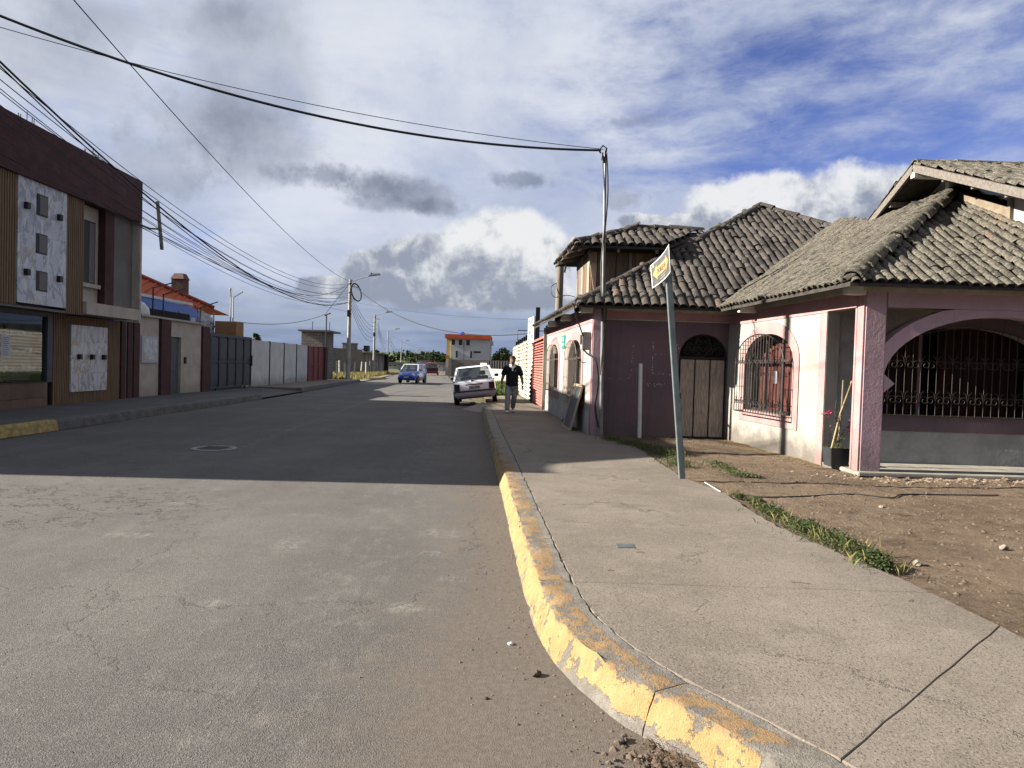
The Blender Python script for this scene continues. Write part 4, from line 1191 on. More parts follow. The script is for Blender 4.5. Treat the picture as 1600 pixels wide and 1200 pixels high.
def hip_line(parent, pts, r=.12, seed=0, L=.36, name='ridge_tile', lift=.05, lich=0):
    rr = random.Random(seed)
    for a, b_ in zip(pts[:-1], pts[1:]):
        a, b_ = Vector(a), Vector(b_); d = (b_-a); n = max(1, int(d.length/L)); d.normalize()
        x = d.cross(Vector((0, 0, 1))).normalized(); z = x.cross(d).normalized()
        for k in range(n):
            p = a.lerp(b_, k/n)+Vector((rr.uniform(-.012, .012), 0, lift+rr.uniform(-.018, .018)))
            s = r/.098*rr.uniform(.95, 1.08)
            Mx = Matrix.Translation(p) @ Matrix((x, d, z)).transposed().to_4x4() @ Matrix.Rotation(.05+rr.gauss(0, .02), 4, 'X') @ Matrix.Rotation(rr.gauss(0, .05), 4, 'Z') @ Matrix.Diagonal((s, 1.05, s*1.15, 1))
            piece(name, TMESH[rr.randrange(5)+lich], parent, Mx)
ze = ZT+.02
K0 = (1.28, 14.50); AP = (6.95, 20.20); V0 = (4.22, 14.52); J = (8.45, 18.70)
def zP1(x, y): return ze+SL*(y-14.50)
def xe(y): return 1.28-.069*(y-14.5)
zap = zP1(*AP); sl2 = (zap-ze)/(AP[0]-xe(AP[1]))
def zP2(x, y): return ze+sl2*(x-xe(y))
K1 = (xe(23.4), 23.4)
rP1 = roof_plane(house, K0, (7.0, 14.50), [K0, V0, J, AP], zP1, seed=1, pitch=.19, rowp=.29)
rP2 = roof_plane(house, K1, K0, [K0, AP, (6.2, 22.0), K1], zP2, seed=2, rowp=.36)
Q0 = (4.60, 9.70); H = (7.93, 12.95)
def xw(y): return 4.60-.079*(y-9.7)
def zP3(x, y): return ze+SL*(x-xw(y))*1.0
rP3 = roof_plane(house, Q0, V0, [Q0, V0, J, (7.25, 14.5), H], zP3, seed=3, pitch=.162, rowp=.26, tw=.80, lich=True)
def zP4(x, y): return ze+SL*(y-9.70)
hz = zP3(*H)
rP4 = roof_plane(house, Q0, (9.9, 9.70), [Q0, (9.9, 9.70), (9.9, 10.4), (7.93, 10.4), H], zP4, seed=4, pitch=.162, rowp=.25, tw=.80, lich=True, zt_at=lambda x, y: zP4(x, y)+.34*max(0, x-7.2)*min(1.2, max(0, (12.95-y)/1.92)))
def zF(x, y): return zP4(x, y)+.34*max(0, x-7.2)*min(1.2, max(0, (12.95-y)/1.92))
fd = MB()
for i in range(9):
    for j in range(17):
        x_ = 7.15+(7.94-7.15)*i/8; y_ = 10.4+(12.9-10.4)*j/16; fd.v.append((x_, y_, zF(x_, y_)+.004))
for i in range(8):
    for j in range(16): a_ = i*17+j; fd.f.append((a_, a_+1, a_+18, a_+17))
fd.build('roof_fillet', DECK, house, smooth=True)
# right-hand slope of the hipped roof, turned away from the camera, and the rear slope
mb = MB(); mb.add([(*AP, zap), (*J, zP1(*J)), (10.6, 18.9, zap-.6*3.65), (10.6, 22.5, zap-.6*3.65), (6.9, 22.4, zap-1.3)], [(0, 1, 2, 3, 4)])
mb.build('roof', DECK, house)
hip_line(rP1, [(K0[0]+.05, K0[1]+.05, ze), (*AP, zap)], seed=5)
hip_line(rP1, [(*J, zP1(*J)), (*AP, zap)], seed=6)
hip_line(rP4, [(Q0[0]+.04, Q0[1]+.04, ze), (H[0], H[1], (hz+zP4(*H))/2)], seed=7, r=.15, lift=.075, lich=5)
# gable block above the porch
GX, GY, GZ = 7.28, 13.03, 5.50
def zG1(x, y): return GZ-.405*(GY-y)
def zG2(x, y): return GZ-.46*(y-GY)
rG1 = roof_plane(house, (GX, 9.9), (11.5, 9.9), [(GX, 9.9), (11.5, 9.9), (11.5, GY), (GX, GY)], zG1, seed=8, pitch=.165, rowp=.27, tw=.8, lich=True)
rG2 = roof_plane(house, (11.5, 15.3), (GX, 15.3), [(11.5, 15.3), (GX, 15.3), (GX, GY), (11.5, GY)], zG2, seed=9, pitch=.165, rowp=.27, tw=.8, lich=True)
hip_line(rG1, [(GX-.02, GY, GZ), (11.4, GY, GZ)], seed=10, lich=5, lift=.02, r=.10)
BARGE = mat('grey_barge_board', (.17, .15, .128), .85, .35, 6, bump=.6, bscale=40, stretch=(3, 3, 3))
for (y_end, zf) in ((9.9, zG1), (15.25, zG2)):
    mb = MB(); mb.bar((GX-.03, GY, GZ-.06), (GX-.03, y_end, zf(0, y_end)-.06), .045, .13)
    mb.build('barge_board', BARGE, house)
for yy_ in (10.6, 11.4, 12.2, 13.9, 14.7):
    zz = (zG1 if yy_ < GY else zG2)(0, yy_)-.13
    MB().bar((GX+.02, yy_, zz), (8.3, yy_, zz), .07, .10).build('rafter', WOOD, house)
MB().bar((GX-.04, GY, GZ-.16), (8.0, GY, GZ-.16), .13, .16).build('ridge_beam_end', BW, house)
gw = MB()
def zb_w(y): return 4.83-.43*(12.95-y)
gw.add([(7.95, 13.00, 4.3), (7.95, 15.6, 4.2), (7.95, 15.6, 4.26), (7.95, 13.00, 5.42)], [(0, 1, 2, 3)])
yq = [13.0, 12.2, 11.37, 10.4]
gw.add([(7.95, 13.0, 3.6), (7.95, 11.37, 3.4), (7.95, 11.37, 4.17), (7.95, 13.0, 4.84)], [(0, 1, 2, 3)])
gw.add([(7.95, 11.37, 3.4), (7.95, 10.0, 3.0), (7.95, 10.0, 4.03), (7.95, 11.37, 4.66)], [(0, 1, 2, 3)])
gw.build('gable_wall', mat('gable_white', (.44, .425, .39), .9, .2, 3, bump=.4), house, fix=False)
MB().bar((7.90, 12.98, 4.75), (7.90, 12.98, 5.4), .10).build('gable_post', BW, house)
cw = MB(); cw.prism([(7.91, 12.93, 4.86), (7.91, 11.40, 4.16), (7.91, 11.40, 4.37), (7.91, 12.93, 5.03)], (.05, 0, 0))
cw.bar((7.92, 12.90, 4.9), (7.92, 12.90, 5.35), .05); cw.bar((7.92, 11.38, 4.1), (7.92, 11.38, 4.72), .07)
cwf = cw.build('clerestory_frame', mat('brown_frame', (.22, .175, .125), .7, .3, 6), house)
MB().add([(7.94, 12.93, 5.0), (7.94, 11.4, 4.34), (7.94, 11.4, 4.68), (7.94, 12.93, 5.38)], [(0, 1, 2, 3)]).build('pane', PANE, cwf, fix=False)
MB().add([(8.3, 13.2, 4.6), (8.3, 11.2, 3.9), (8.3, 11.2, 4.5), (8.3, 13.2, 5.3)], [(0, 1, 2, 3)]).build('attic_back', DARK, house, fix=False)

# ---- upper wooden room behind (turret) with its own hip roof
tw = thing('wooden_loft', 'upper room of brown planks with a hipped tile roof rising behind the corner house', 'loft', (2.6, 18.0, 3.2))
PLANK = mat('brown_plank', (.165, .115, .080), .85, .4, 5, bump=.6, bscale=30, stretch=(7, 7, .6))
PLANK2 = mat('ochre_board', (.30, .185, .09), .85, .3, 3, bump=.4)
PLANK3 = mat('pale_board', (.36, .27, .20), .85, .3, 5, stretch=(7, 7, .6))
x0_, y0_ = 1.80, 17.1
FT = frame((x0_, y0_), (-.069, 1)); FU = frame((6.5, y0_), (-1, 0))   # s = 4.7 is the street corner
MB().box(0, -.1, 2.9, 2.2, -.02, 4.55, xf=FT).build('core', mat('loft_core', (.05, .04, .035), .9), tw)
MB().box(2.7, -.1, 2.9, 4.7, -.02, 4.55, xf=FU).build('core', MATS['loft_core'], tw)
rr = random.Random(5)
s = .0
for k in range(7):
    w = rr.choice((.24, .30, .36)); mt_ = [PLANK, PLANK, PLANK3, mat('greyish_board', (.20, .19, .19), .85, .3, 5)][rr.randrange(4)]
    if s+w > 2.2: break
    MB().box(s+.01, -.018, 2.95, s+w-.01, rr.uniform(.002, .02), 4.45, xf=FT).build('plank', mt_, tw, bevel=.004); s += w
# front boards: from the corner (s = 4.7) towards the right
s = 4.69
for w, mt_ in ((.16, PLANK3), (.12, PLANK), (.34, PLANK), (.30, PLANK), (.10, PLANK3), (.06, WOOD), (.42, PLANK2), (.10, WOOD)):
    MB().box(s-w+.008, -.018, 3.0, s-.008, rr.uniform(.004, .025), 4.40, xf=FU).build('plank', mt_, tw, bevel=.004); s -= w
mb = MB()
for (dx, dz) in ((.0, 4.30), (.0, 4.18), (-.07, 4.0), (.07, 4.0), (-.07, 3.85), (.07, 3.85), (0, 3.68)):
    cx = 4.69-1.29+dx; mb.box(cx-.014, .026, dz-.014, cx+.014, .03, dz+.014, xf=FU)
mb.build('bolt_holes', DARK, tw)
MB().bar((2.0, 17.02, 2.95), (1.78, 17.05, 4.35), .05).build('corner_strut', PLANK3, tw)
ex, ey, ez = 1.35, 16.5, 4.45
def zT1(x, y): return ez+.40*(y-ey)
def zT2(x, y): return ez+.40*(x-ex+.069*(y-ey))*1.05
def zT3(x, y): return ez+.40*(20.1-y)
RA = (3.1, 18.3)
rT1 = roof_plane(tw, (ex, ey), (8, ey), [(ex, ey), (3.50, ey), (4.85, 18.3), RA], zT1, seed=21)
rT2 = roof_plane(tw, (1.13, 20.1), (ex, ey), [(ex, ey), RA, (1.13, 20.1)], zT2, seed=22)
mb = MB(); mb.add([(*RA, zT1(*RA)), (4.85, 18.3, zT1(8, 18.3)), (4.85, 20.1, ez), (1.13, 20.1, ez)], [(0, 1, 2, 3)]); mb.build('roof', DECK, tw)
hip_line(rT1, [(ex+.05, ey+.05, ez), (*RA, zT1(*RA)+.02)], seed=23)
hip_line(rT1, [(*RA, zT1(*RA)), (4.8, 18.3, zT1(8, 18.3))], seed=24, r=.13)
for k in range(3):
    MB().bar((ex+.15+k*.9, ey+.05, ez-.09), (ex+.15+k*.9, 17.2, ez+.18), .06, .09).build('rafter_end', WOOD, tw)
for k in range(3):
    MB().bar((1.25-.06*k, 17.0+k*.95, ez-.08), (1.9, 17.0+k*.95, ez+.12), .06, .09).build('rafter_end', WOOD, tw)

# place tiles: the 300 of each building that show largest as objects, the rest joined
def place_tiles(roofs, limit):
    T = [t for t in TILES if t[1] in roofs]
    T.sort(key=lambda t: t[0])
    for d, rf, Mx, k in T[:limit]: piece('tile', TMESH[k], rf, Mx)
    rest = {}
    for t in T[limit:]: rest.setdefault(t[1], []).append(t)
    for rf, L in rest.items():
        mb = MB()
        for d, _, Mx, k in L:
            mb.add([Mx @ Vector(v) for v in TM[k].v], TM[k].f)
        o = mb.build('tiles', TILEL if L[0][3] > 4 else TILEM, rf, smooth=True, fix=False); o['kind'] = 'stuff'
def place_tiles_mixed(roofs, limit):
    place_tiles(roofs, limit)
place_tiles([rP1, rP2, rP3, rP4, rG1, rG2], 300)
place_tiles([rT1, rT2], 150)
# ================================================================== LEFT SIDE
MAROON = mat('maroon_paint', (.066, .024, .023), .8, .3, 3, bump=.3, dirt=((.10, .05, .045, 1), .5, 2.0))
BEIGE = mat('beige_render', (.44, .40, .34), .9, .18, 2.0, bump=.6, bscale=26, bdist=.006, grime=.3)
GREYR = mat('grey_render', (.17, .16, .15), .9, .2, 2, bump=.5, bscale=26)
SLAT = mat('wood_slat', (.20, .130, .068), .7, .3, 3, stretch=(6, 6, .5))
def marble_mat():
    m = bpy.data.materials.new('veined_marble'); m.use_nodes = True; t = m.node_tree; t.nodes.clear(); g = NG(t)
    pos = g.new('ShaderNodeNewGeometry').outputs['Position']
    oi = g.new('ShaderNodeObjectInfo').outputs['Random']
    v = g.new('ShaderNodeVectorMath', operation='ADD'); g.put(v.inputs[0], g.map(pos, rot=(.75, 0, 0), scale=(1, 1.4, .55)))
    g.put(v.inputs[1], g.comb(g.m('MULTIPLY', oi, 9), g.m('MULTIPLY', oi, 5), 0))
    b = g.new('ShaderNodeBsdfPrincipled')
    n = g.noise(v.outputs[0], 1.1, 7, .6, 1.2)
    r1 = g.m('ABSOLUTE', g.m('SUBTRACT', n, .5))
    vein = g.step(r1, .045, .0)
    n2 = g.noise(v.outputs[0], 3.4, 7, .65, 1.2); r2 = g.m('ABSOLUTE', g.m('SUBTRACT', n2, .52)); vein2 = g.step(r2, .03, 0)
    c = g.mix(g.step(n2, .3, .7), (.55, .57, .60), (.42, .44, .49))
    c = g.mix(g.m('MULTIPLY', vein, .8), c, (.20, .22, .26))
    c = g.mix(g.m('MULTIPLY', vein2, .6), c, (.26, .27, .30))
    n3 = g.noise(g.map(v.outputs[0], loc=(4, 1, 7)), .5, 5, .5, 1.0); r3 = g.m('ABSOLUTE', g.m('SUBTRACT', n3, .5))
    c = g.mix(g.m('MULTIPLY', g.step(r3, .020, .004), .7), c, (.36, .27, .13))
    g.put(b.inputs['Base Color'], c); b.inputs['Roughness'].default_value = .25
    o = g.new('ShaderNodeOutputMaterial'); t.links.new(b.outputs[0], o.inputs[0]); return m
MARB = marble_mat()
BLACKM = mat('black_metal', (.015, .015, .016), .5, .2, 10)
# wall frame: starts nearest the camera, runs away; outside (the street) is to the RIGHT, so n is negative outwards
UD = Vector((-.04, 1))
def mkF(x, y):
    F0 = frame((x, y), UD)
    return lambda s, n, z: F0(s, -n, z)      # n>0 towards the street
def sU(px, py=400, F_x=-11.45, y0=16.0, start=8.7):
    """distance along the upper facade for a picture column"""
    u, w = px-800, py-600
    r = (u*math.cos(ROLL)+w*math.sin(ROLL))/1100
    # x = F_x-.04(y-y0);  x = r*y
    y = (F_x+.04*y0)/(r+.04)
    return (y-start)*math.sqrt(1+.0016)
FUP = mkF(-11.45-.04*(8.7-16), 8.7)
FLO = mkF(XL(8.7), 8.7)
SUP = lambda px, py=400: sU(px, py)
SLO = lambda px, py=560: sU(px, py, -12.1, 17.0)
SEND = 21.9-8.7
shop = thing('commercial_building', 'two-storey shop building with maroon parapet, wood slats and marble panels at the left edge', 'building', (-13, 15.5, SW))
def sb(F, *a, name, mt, parent=None, bevel=0, **k): return MB().box(*a, xf=F).build(name, mt, parent or shop, bevel=bevel, **k)
DEP = -9.0
# upper storey mass, set back behind cladding; unseen near end stepped to shape its shadow
sb(FUP, .25, DEP, 2.66, SEND, -.42, 5.60, name='upper_storey', mt=GREYR)
pp = MB()
prof = [(.25, 5.48), (.25, 5.55), (1.15, 5.66), (2.5, 6.66), (2.9, 6.92), (SEND, 6.92), (SEND, 5.66), (1.4, 5.60)]
pp.prism([FUP(s, .10, z) for s, z in prof], Vector(FUP(0, -.25, 0))-Vector(FUP(0, .10, 0)))
pp.build('parapet', MAROON, shop)
sb(FUP, SEND-.25, DEP, 5.66, SEND+.002, -.26, 6.915, name='parapet_return', mt=MAROON)
sb(FUP, 3.0, DEP, 5.67, SEND-.26, -.3, 5.9, name='flat_roof', mt=GREYR)
# rebar stubs
for k, px in enumerate((70, 74.5, 79.5, 86, 90, 94.5, 167, 172, 178, 182, 186)):
    s = SUP(px, 230)
    MB().tube([FUP(s, -.5-.12*(k % 2), 5.9), FUP(s+.02, -.5-.12*(k % 2), 7.28+.07*(k % 3))], .011, 5).build('rebar_stub', IRON, shop)
s28, s105, s134, s170, s184 = SUP(28), SUP(105), SUP(133), SUP(169, 420), SUP(183, 420)
def slats(F, a, b_, z0, z1, n_, name, pitch=.085):
    sb(F, a, n_-.10, z0, b_, n_-.03, z1, name='slat_backing', mt=mat('slat_gap', (.05, .035, .022), .9))
    mb = MB(); n = int((b_-a)/pitch)
    for k in range(n):
        x = a+(b_-a)*(k+.5)/n
        mb.box(x-pitch*.32, n_-.029, z0, x+pitch*.32, n_, z1, xf=F)
    o = mb.build(name, SLAT, shop, fix=False); o['kind'] = 'stuff'; return o
slats(FUP, .25, s28-.01, 2.66, 5.66, .02, 'slats')
slats(FUP, s105+.01, s134-.01, 2.62, 5.66, .02, 'slats')
# marble field of separate panels, four small windows and lamps
mz0, mz1 = 2.72, 5.655
smid = (s28+s105)/2
zs_ = [mz0, 3.30, 4.38, mz1]
for (a, b_) in ((s28+.01, smid-.002), (smid+.002, s105-.01)):
    for z0, z1 in zip(zs_[:-1], zs_[1:]):
        sb(FUP, a, -.06, z0+.0015, b_, .03, z1-.0015, name='marble_panel', mt=MARB)
for px0, px1, py0, py1 in ((60, 77, 305, 338), (58, 75, 366, 397), (57, 74, 424, 455)):
    Yc = 8.7+SUP((px0+px1)/2, (py0+py1)/2)
    z0, z1 = P(px0, py1, Yc).z, P(px0, py0, Yc).z
    a, b_ = SUP(px0, py0), SUP(px1, py0)
    w_ = sb(FUP, a, .031, z0, b_, .045, z1, name='window_frame', mt=BLACKM)
    sb(FUP, a+.09, .046, z0+.03, b_-.03, .052, z1-.03, name='pane', mt=mat('blind_grey', (.12, .115, .11), .5, .1), parent=w_)
def lamp(F, s, z, n_):
    o = MB(); o.box(s-.065, n_, z-.075, s+.065, n_+.09, z+.075, xf=F)
    l = o.build('wall_lamp', BLACKM, shop, bevel=.008)
    return l
for px, py in ((42, 321), (93, 340), (40, 425), (91, 436)):
    Yc = 8.7+SUP(px, py); lamp(FUP, SUP(px, py), P(px, py, Yc).z, .031)
# right bay: beige wall with recessed window, maroon strip and grey panel inside a projecting frame
sb(FUP, s134+.02, -.45, 2.66, s170, -.25, 5.655, name='bay_wall', mt=BEIGE)
a, b_ = SUP(136, 400)+.05, SUP(157, 400)+.25
sb(FUP, a, -.249, 3.52, b_, -.235, 5.25, name='window_frame', mt=BLACKM)
sb(FUP, a+.55, -.234, 3.56, b_-.04, -.228, 5.2, name='pane', mt=MATS['blind_grey'])
sb(FUP, a-.02, -.249, 3.40, b_+.1, -.12, 3.51, name='window_sill', mt=BEIGE)
sb(FUP, s170+.005, -.45, 2.66, s184, -.05, 5.655, name='maroon_strip', mt=MAROON)
sb(FUP, s184+.005, -.45, 2.66, SEND-.10, -.14, 5.655, name='grey_panel', mt=GREYR)
sb(FUP, s134, -.6, 2.64, SEND+.02, .10, 2.97, name='bay_frame', mt=BEIGE)
sb(FUP, SEND-.09, -.6, 2.975, SEND+.02, .10, 5.655, name='bay_frame', mt=BEIGE)
sb(FUP, .25, -.9, 2.60, s134-.01, .0, 2.655, name='slab_edge', mt=GREYR)
# end wall facing the yard
sb(FUP, SEND-.02, DEP, 2.66, SEND+.018, -.61, 5.655, name='end_wall', mt=BEIGE)
# ground floor
g75, g82, g185 = SLO(75), SLO(81), SLO(186)
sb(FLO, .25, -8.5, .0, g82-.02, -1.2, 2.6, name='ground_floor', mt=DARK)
sb(FLO, g82, -8.5, .0, 23.2-8.7, -.12, 2.62, name='ground_floor', mt=GREYR)
# plinth of brown tiles
k = .25; n = 0
while k < g75-.02:
    e = min(k+.62, g75-.01)
    for z0, z1 in ((.02, .40), (.408, .79)):
        sb(FLO, k+.004, -.10, z0, e-.004, .0, z1, name='plinth_tile', mt=mat('brown_tile', (.135, .075, .055), .45, .3, 2, objrand=.25))
    k += .62
sb(FLO, .25, -.2, .79, g75, .02, .82, name='shop_sill', mt=BLACKM)
PG = glass_mat('shop_glass', (.02, .025, .03), .9, refl=1.0)
MB().add([FLO(.25, -.05, .83), FLO(g75-.06, -.05, .83), FLO(g75-.06, -.05, 2.50), FLO(.25, -.05, 2.50)], [(0, 1, 2, 3)]).build('shop_window', PG, shop, fix=False)
sb(FLO, g75-.06, -.14, .80, g82, .02, 2.60, name='shop_frame', mt=mat('slate_frame', (.05, .06, .08), .5, .2))
sb(FLO, .25, -.14, 2.50, g75-.06, .02, 2.60, name='shop_frame', mt=MATS['slate_frame'])
# display shelves and goods inside the shop, venetian blind behind
for zz in (1.12, 1.55, 1.98):
    sb(FLO, 3.5, -.32, zz, g75-.3, -.12, zz+.02, name='shelf', mt=mat('shelf_glass', (.30, .34, .32), .3, .1))
rr = random.Random(9)
goods = MB()
for zz in (1.14, 1.57, 2.0):
    s = 4.6
    while s < g75-.35:
        w = rr.uniform(.10, .2)
        goods.box(s, -.28, zz, s+w, -.15, zz+rr.uniform(.04, .11), xf=FLO); s += w+rr.uniform(.03, .15)
o = goods.build('goods', mat('pale_goods', (.5, .55, .55), .5, .3, 9), shop, bevel=.01); o['kind'] = 'stuff'
bl = MB()
for k in range(34):
    z = .86+k*.035
    bl.box(2.0, -.38, z, g75-.12, -.365, z+.020, xf=FLO)
o = bl.build('blind', mat('olive_blind', (.30, .29, .24), .6, .2, 3), shop, fix=False); o['kind'] = 'stuff'
# paper notice on the glass: faint printed lines
sN0, sN1 = SLO(5), SLO(19)
nt_ = sb(FLO, sN0, -.048, 1.42, sN1, -.044, 1.98, name='paper_notice', mt=mat('paper', (.55, .56, .58), .8, .08))
ln_ = MB()
for k in range(10): ln_.box(sN0+.05, -.0435, 1.48+k*.046, sN1-.05-(k % 3)*.03, -.042, 1.494+k*.046, xf=FLO)
ln_.build('print', mat('ink', (.10, .12, .16), .8), nt_)
# slat wall with marble panel
slats(FLO, g82+.01, g185-.01, .02, 2.60, .03, 'slats', .075)
m0, m1 = SLO(107), SLO(164)
zA = [.50, 1.02, 1.9, 2.36]
sm = [m0+(m1-m0)*t for t in (0, .5, 1)]
for a, b_ in zip(sm[:-1], sm[1:]):
    for z0, z1 in zip(zA[:-1], zA[1:]):
        sb(FLO, a+.0015, .031, z0+.0015, b_-.0015, .07, z1-.0015, name='marble_panel', mt=MARB)
for px in (118.5, 138.5, 157):
    lamp(FLO, SLO(px), 1.48, .071)
# maroon fins at the end of the ground floor
for px0, px1 in ((187, 193.5), (197, 204), (206.5, 215.5)):
    a, b_ = SLO(px0), SLO(px1)
    sb(FLO, a, -.12, .0, b_, .06, 2.62, name='maroon_fin', mt=MAROON)
for px0, px1 in ((193.7, 196.8), (204.2, 206.3)):
    sb(FLO, SLO(px0), -.12, .0, SLO(px1), .02, 2.62, name='beige_strip', mt=GREYR)

# block added behind, out of sight, to shade the road beyond the shop
hb_ = thing('shade_block', 'plain unseen block added behind the shop building to shade the road', 'building', (-23, 24.6, 0))
MB().box(-27, 21.4, 0, -19, 28.3, 8.5).build('wall', BEIGE, hb_)
MB().box(-27.1, 21.3, 8.5, -18.9, 28.4, 8.7).build('roof', GREYR, hb_)

# ---- neighbour's front wall with door
def yat(px, py=560):
    return SLO(px, py)+8.7
y217, y248, y262, y267, y282, y315, y325 = [yat(v) for v in (216.5, 248, 263, 267, 283, 314, 325)]
nw = thing('beige_front_wall', 'beige rendered street wall with maroon pilasters, a grey door and a framed stone plate', 'wall', (XL(26), 26, SW))
FN = mkF(XL(0), 0)
def nb(a, n0, z0, b_, n1, z1, name, mt, parent=None, **k): return MB().box(a, n0, z0, b_, n1, z1, xf=FN).build(name, mt, parent or nw, **k)
nb(y217, -.2, .0, y248, 0, 2.86, 'wall', BEIGE)
nb(y248, -.2, .0, y262, .10, 2.86, 'pilaster', MAROON)
nb(y262, -.2, .0, y267, .0, 2.86, 'wall', BEIGE)
nb(y267, -.2, 2.28, y282, .0, 2.86, 'wall', BEIGE)
nb(y282, -.2, .0, y315, .0, 2.86, 'wall', BEIGE)
nb(y315, -.2, .0, y325, .08, 2.80, 'pilaster', MAROON)
nb(y217-.05, -.28, 2.861, y315+.1, .12, 2.93, 'coping', mat('coping', (.40, .38, .34), .9, .2, 4))
dd = nb(y267+.01, -.16, .10, y282-.01, -.10, 2.28, 'door', mat('slate_door', (.055, .065, .075), .5, .2, 4))
for k in range(4): 
    w_ = (y282-y267-.1)/4
    nb(y267+.05+k*w_+.01, -.099, .2, y267+.05+(k+1)*w_-.01, -.08, 1.1, 'door_panel', MATS['slate_door'], dd)
    nb(y267+.05+k*w_+.01, -.099, 1.2, y267+.05+(k+1)*w_-.01, -.08, 2.2, 'door_panel', MATS['slate_door'], dd)
nb(y282+.25, .0, 1.30, y282+.38, .06, 1.55, 'intercom', BLACKM)
ya, yb = yat(219.5), yat(245)
fr = nb(ya, .0, 1.32, yb, .05, 2.22, 'plaque_frame', mat('grey_frame', (.40, .41, .44), .6, .1))
nb(ya+.12, .051, 1.42, yb-.12, .056, 2.12, 'plaque', MARB, fr)
for px, zt in ((243, 3.9), (259, 3.75), (318, 3.55)):
    y = yat(px, 480)
    if px == 318: y = yat(319.5, 480)-.2
    p0 = Vector(FN(y, -.06, 2.9)); p1 = Vector(FN(y, -.06, zt)); p2 = Vector(FN(y+1.0, .25, zt+.32))
    o = MB().tube([p0, p1, p2], .026, 6).build('wire_bracket', IRON, None)
    props(o, {243: 'bent black wire bracket on the beige wall coping, nearest the shop building', 259: 'bent black wire bracket on the beige wall coping, above the maroon pilaster',
              318: 'low bent black bracket at the end of the beige wall beside the gate'}[px], 'bracket', 'bent wire brackets on the street wall'); origin_to(o, p0)

# ---- dark sliding gate
GATE = mat('dark_gate_paint', (.040, .045, .058), .55, .3, 3)
ga, gb = yat(327, 570), yat(392, 570)
gt = thing('sliding_gate', 'dark blue-grey sheet metal vehicle gate with framed panels', 'gate', FN((ga+gb)/2, 0, .1))
def gq(a, n0, z0, b_, n1, z1, name, mt=GATE, parent=None): return MB().box(a, n0, z0, b_, n1, z1, xf=FN).build(name, mt, parent or gt)
gq(ga, -.05, .26, gb, -.02, 2.52, 'gate_sheet')
frm = MB()
for z0, z1 in ((.24, .32), (1.36, 1.42), (2.46, 2.58)): frm.box(ga, -.02, z0, gb, .03, z1, xf=FN)
for k in range(6):
    y = ga+(gb-ga-.07)*k/5; frm.box(y, -.018, .25, y+.07, .032, 2.55, xf=FN)
frm.build('gate_frame', GATE, gt)
for k in range(5):
    for z0, z1 in ((.42, 1.28), (1.50, 2.38)):
        y = ga+(gb-ga-.07)*k/5; w_ = (gb-ga-.07)/5
        gq(y+.17, -.02, z0, y+w_-.10, .008, z1, 'gate_panel')
gq(gb-.10, .033, 1.2, gb-.02, .09, 1.7, 'gate_lock', BLACKM)
for y in (ga+.8, gb-.8): gq(y, -.06, .12, y+.12, .0, .24, 'gate_wheel', BLACKM)
# ---- ochre pillar, garden wall behind the gate
yp0, yp1 = gb-.7, gb+.35
pl_ = thing('ochre_pillar', 'square ochre pillar rising behind the dark gate with two bent wire posts', 'pillar', FN(yp0+.5, -1, 0))
p_ = MB(); p_.box(yp0, -1.5, 0, yp1, -.5, 3.3, xf=FN); p_.build('shaft', mat('ochre_paint', (.30, .165, .08), .85, .25, 2), pl_)
for k, px in enumerate((383, 389)):
    y = yp0+.35+.35*k
    MB().tube([FN(y, -.9, 3.3), FN(y, -.9, 4.5), FN(y+(.9 if k else -.35), -.8, 4.85)], .03, 5).build('wire_post', mat('galvanised', (.35, .37, .38), .5, .2, metal=.4), pl_)
    MB().lathe([(.05, 0), (.05, .05), (.02, .08)], FN(y+(.9 if k else -.35), -.8, 4.82), 8).build('insulator', MATS['galvanised'], pl_)
o = MB().box(30.0, -5.5, 0, 35.0, -5.2, 3.15, xf=FN).build('garden_wall', BEIGE)
props(o, 'low beige garden wall seen over the dark gate', 'wall')
# ---- white panel wall
gwl = thing('panel_wall', 'long whitish concrete panel wall with dark posts between the dark gate and the red gate', 'wall', FN(40, 0, SW))
PAN = mat('whitish_panel', (.56, .56, .56), .9, .18, 1.5, bump=.4, bscale=30, grime=.5)
ys_ = [yat(v, 570) for v in (392.5, 421, 443.5, 463, 480.5)]
for k, (a, b_) in enumerate(zip(ys_[:-1], ys_[1:])):
    MB().box(a+.06, -.14, 0, b_-.06, 0, 2.48, xf=FN).build('panel', PAN, gwl, bevel=.01)
    MB().box(b_-.055, -.16, 0, b_+.055, .03, 2.50, xf=FN).build('post', mat('dark_post', (.06, .05, .045), .8), gwl)
# ---- red gate
ra, rb = ys_[-1]+.06, yat(505, 570)
rg = thing('red_gate', 'dull red sheet metal gate at the far end of the white panel wall', 'gate', FN((ra+rb)/2, 0, .1))
RED = mat('dull_red_metal', (.20, .045, .038), .7, .3, 2)
MB().box(ra, -.05, .15, rb, .0, 2.45, xf=FN).build('gate_sheet', RED, rg)
for k in range(4):
    y = ra+(rb-ra-.1)*k/3; MB().box(y, .0, .15, y+.10, .05, 2.5, xf=FN).build('gate_stile', RED, rg)
MB().box(ra, .001, 1.25, rb, .04, 1.33, xf=FN).build('gate_rail', RED, rg)
MB().box(rb+.0, -.5, 0, rb+.75, .15, 2.5, xf=FN).build('gate_post', mat('dark_maroon_post', (.06, .022, .022), .85, .3), rg)

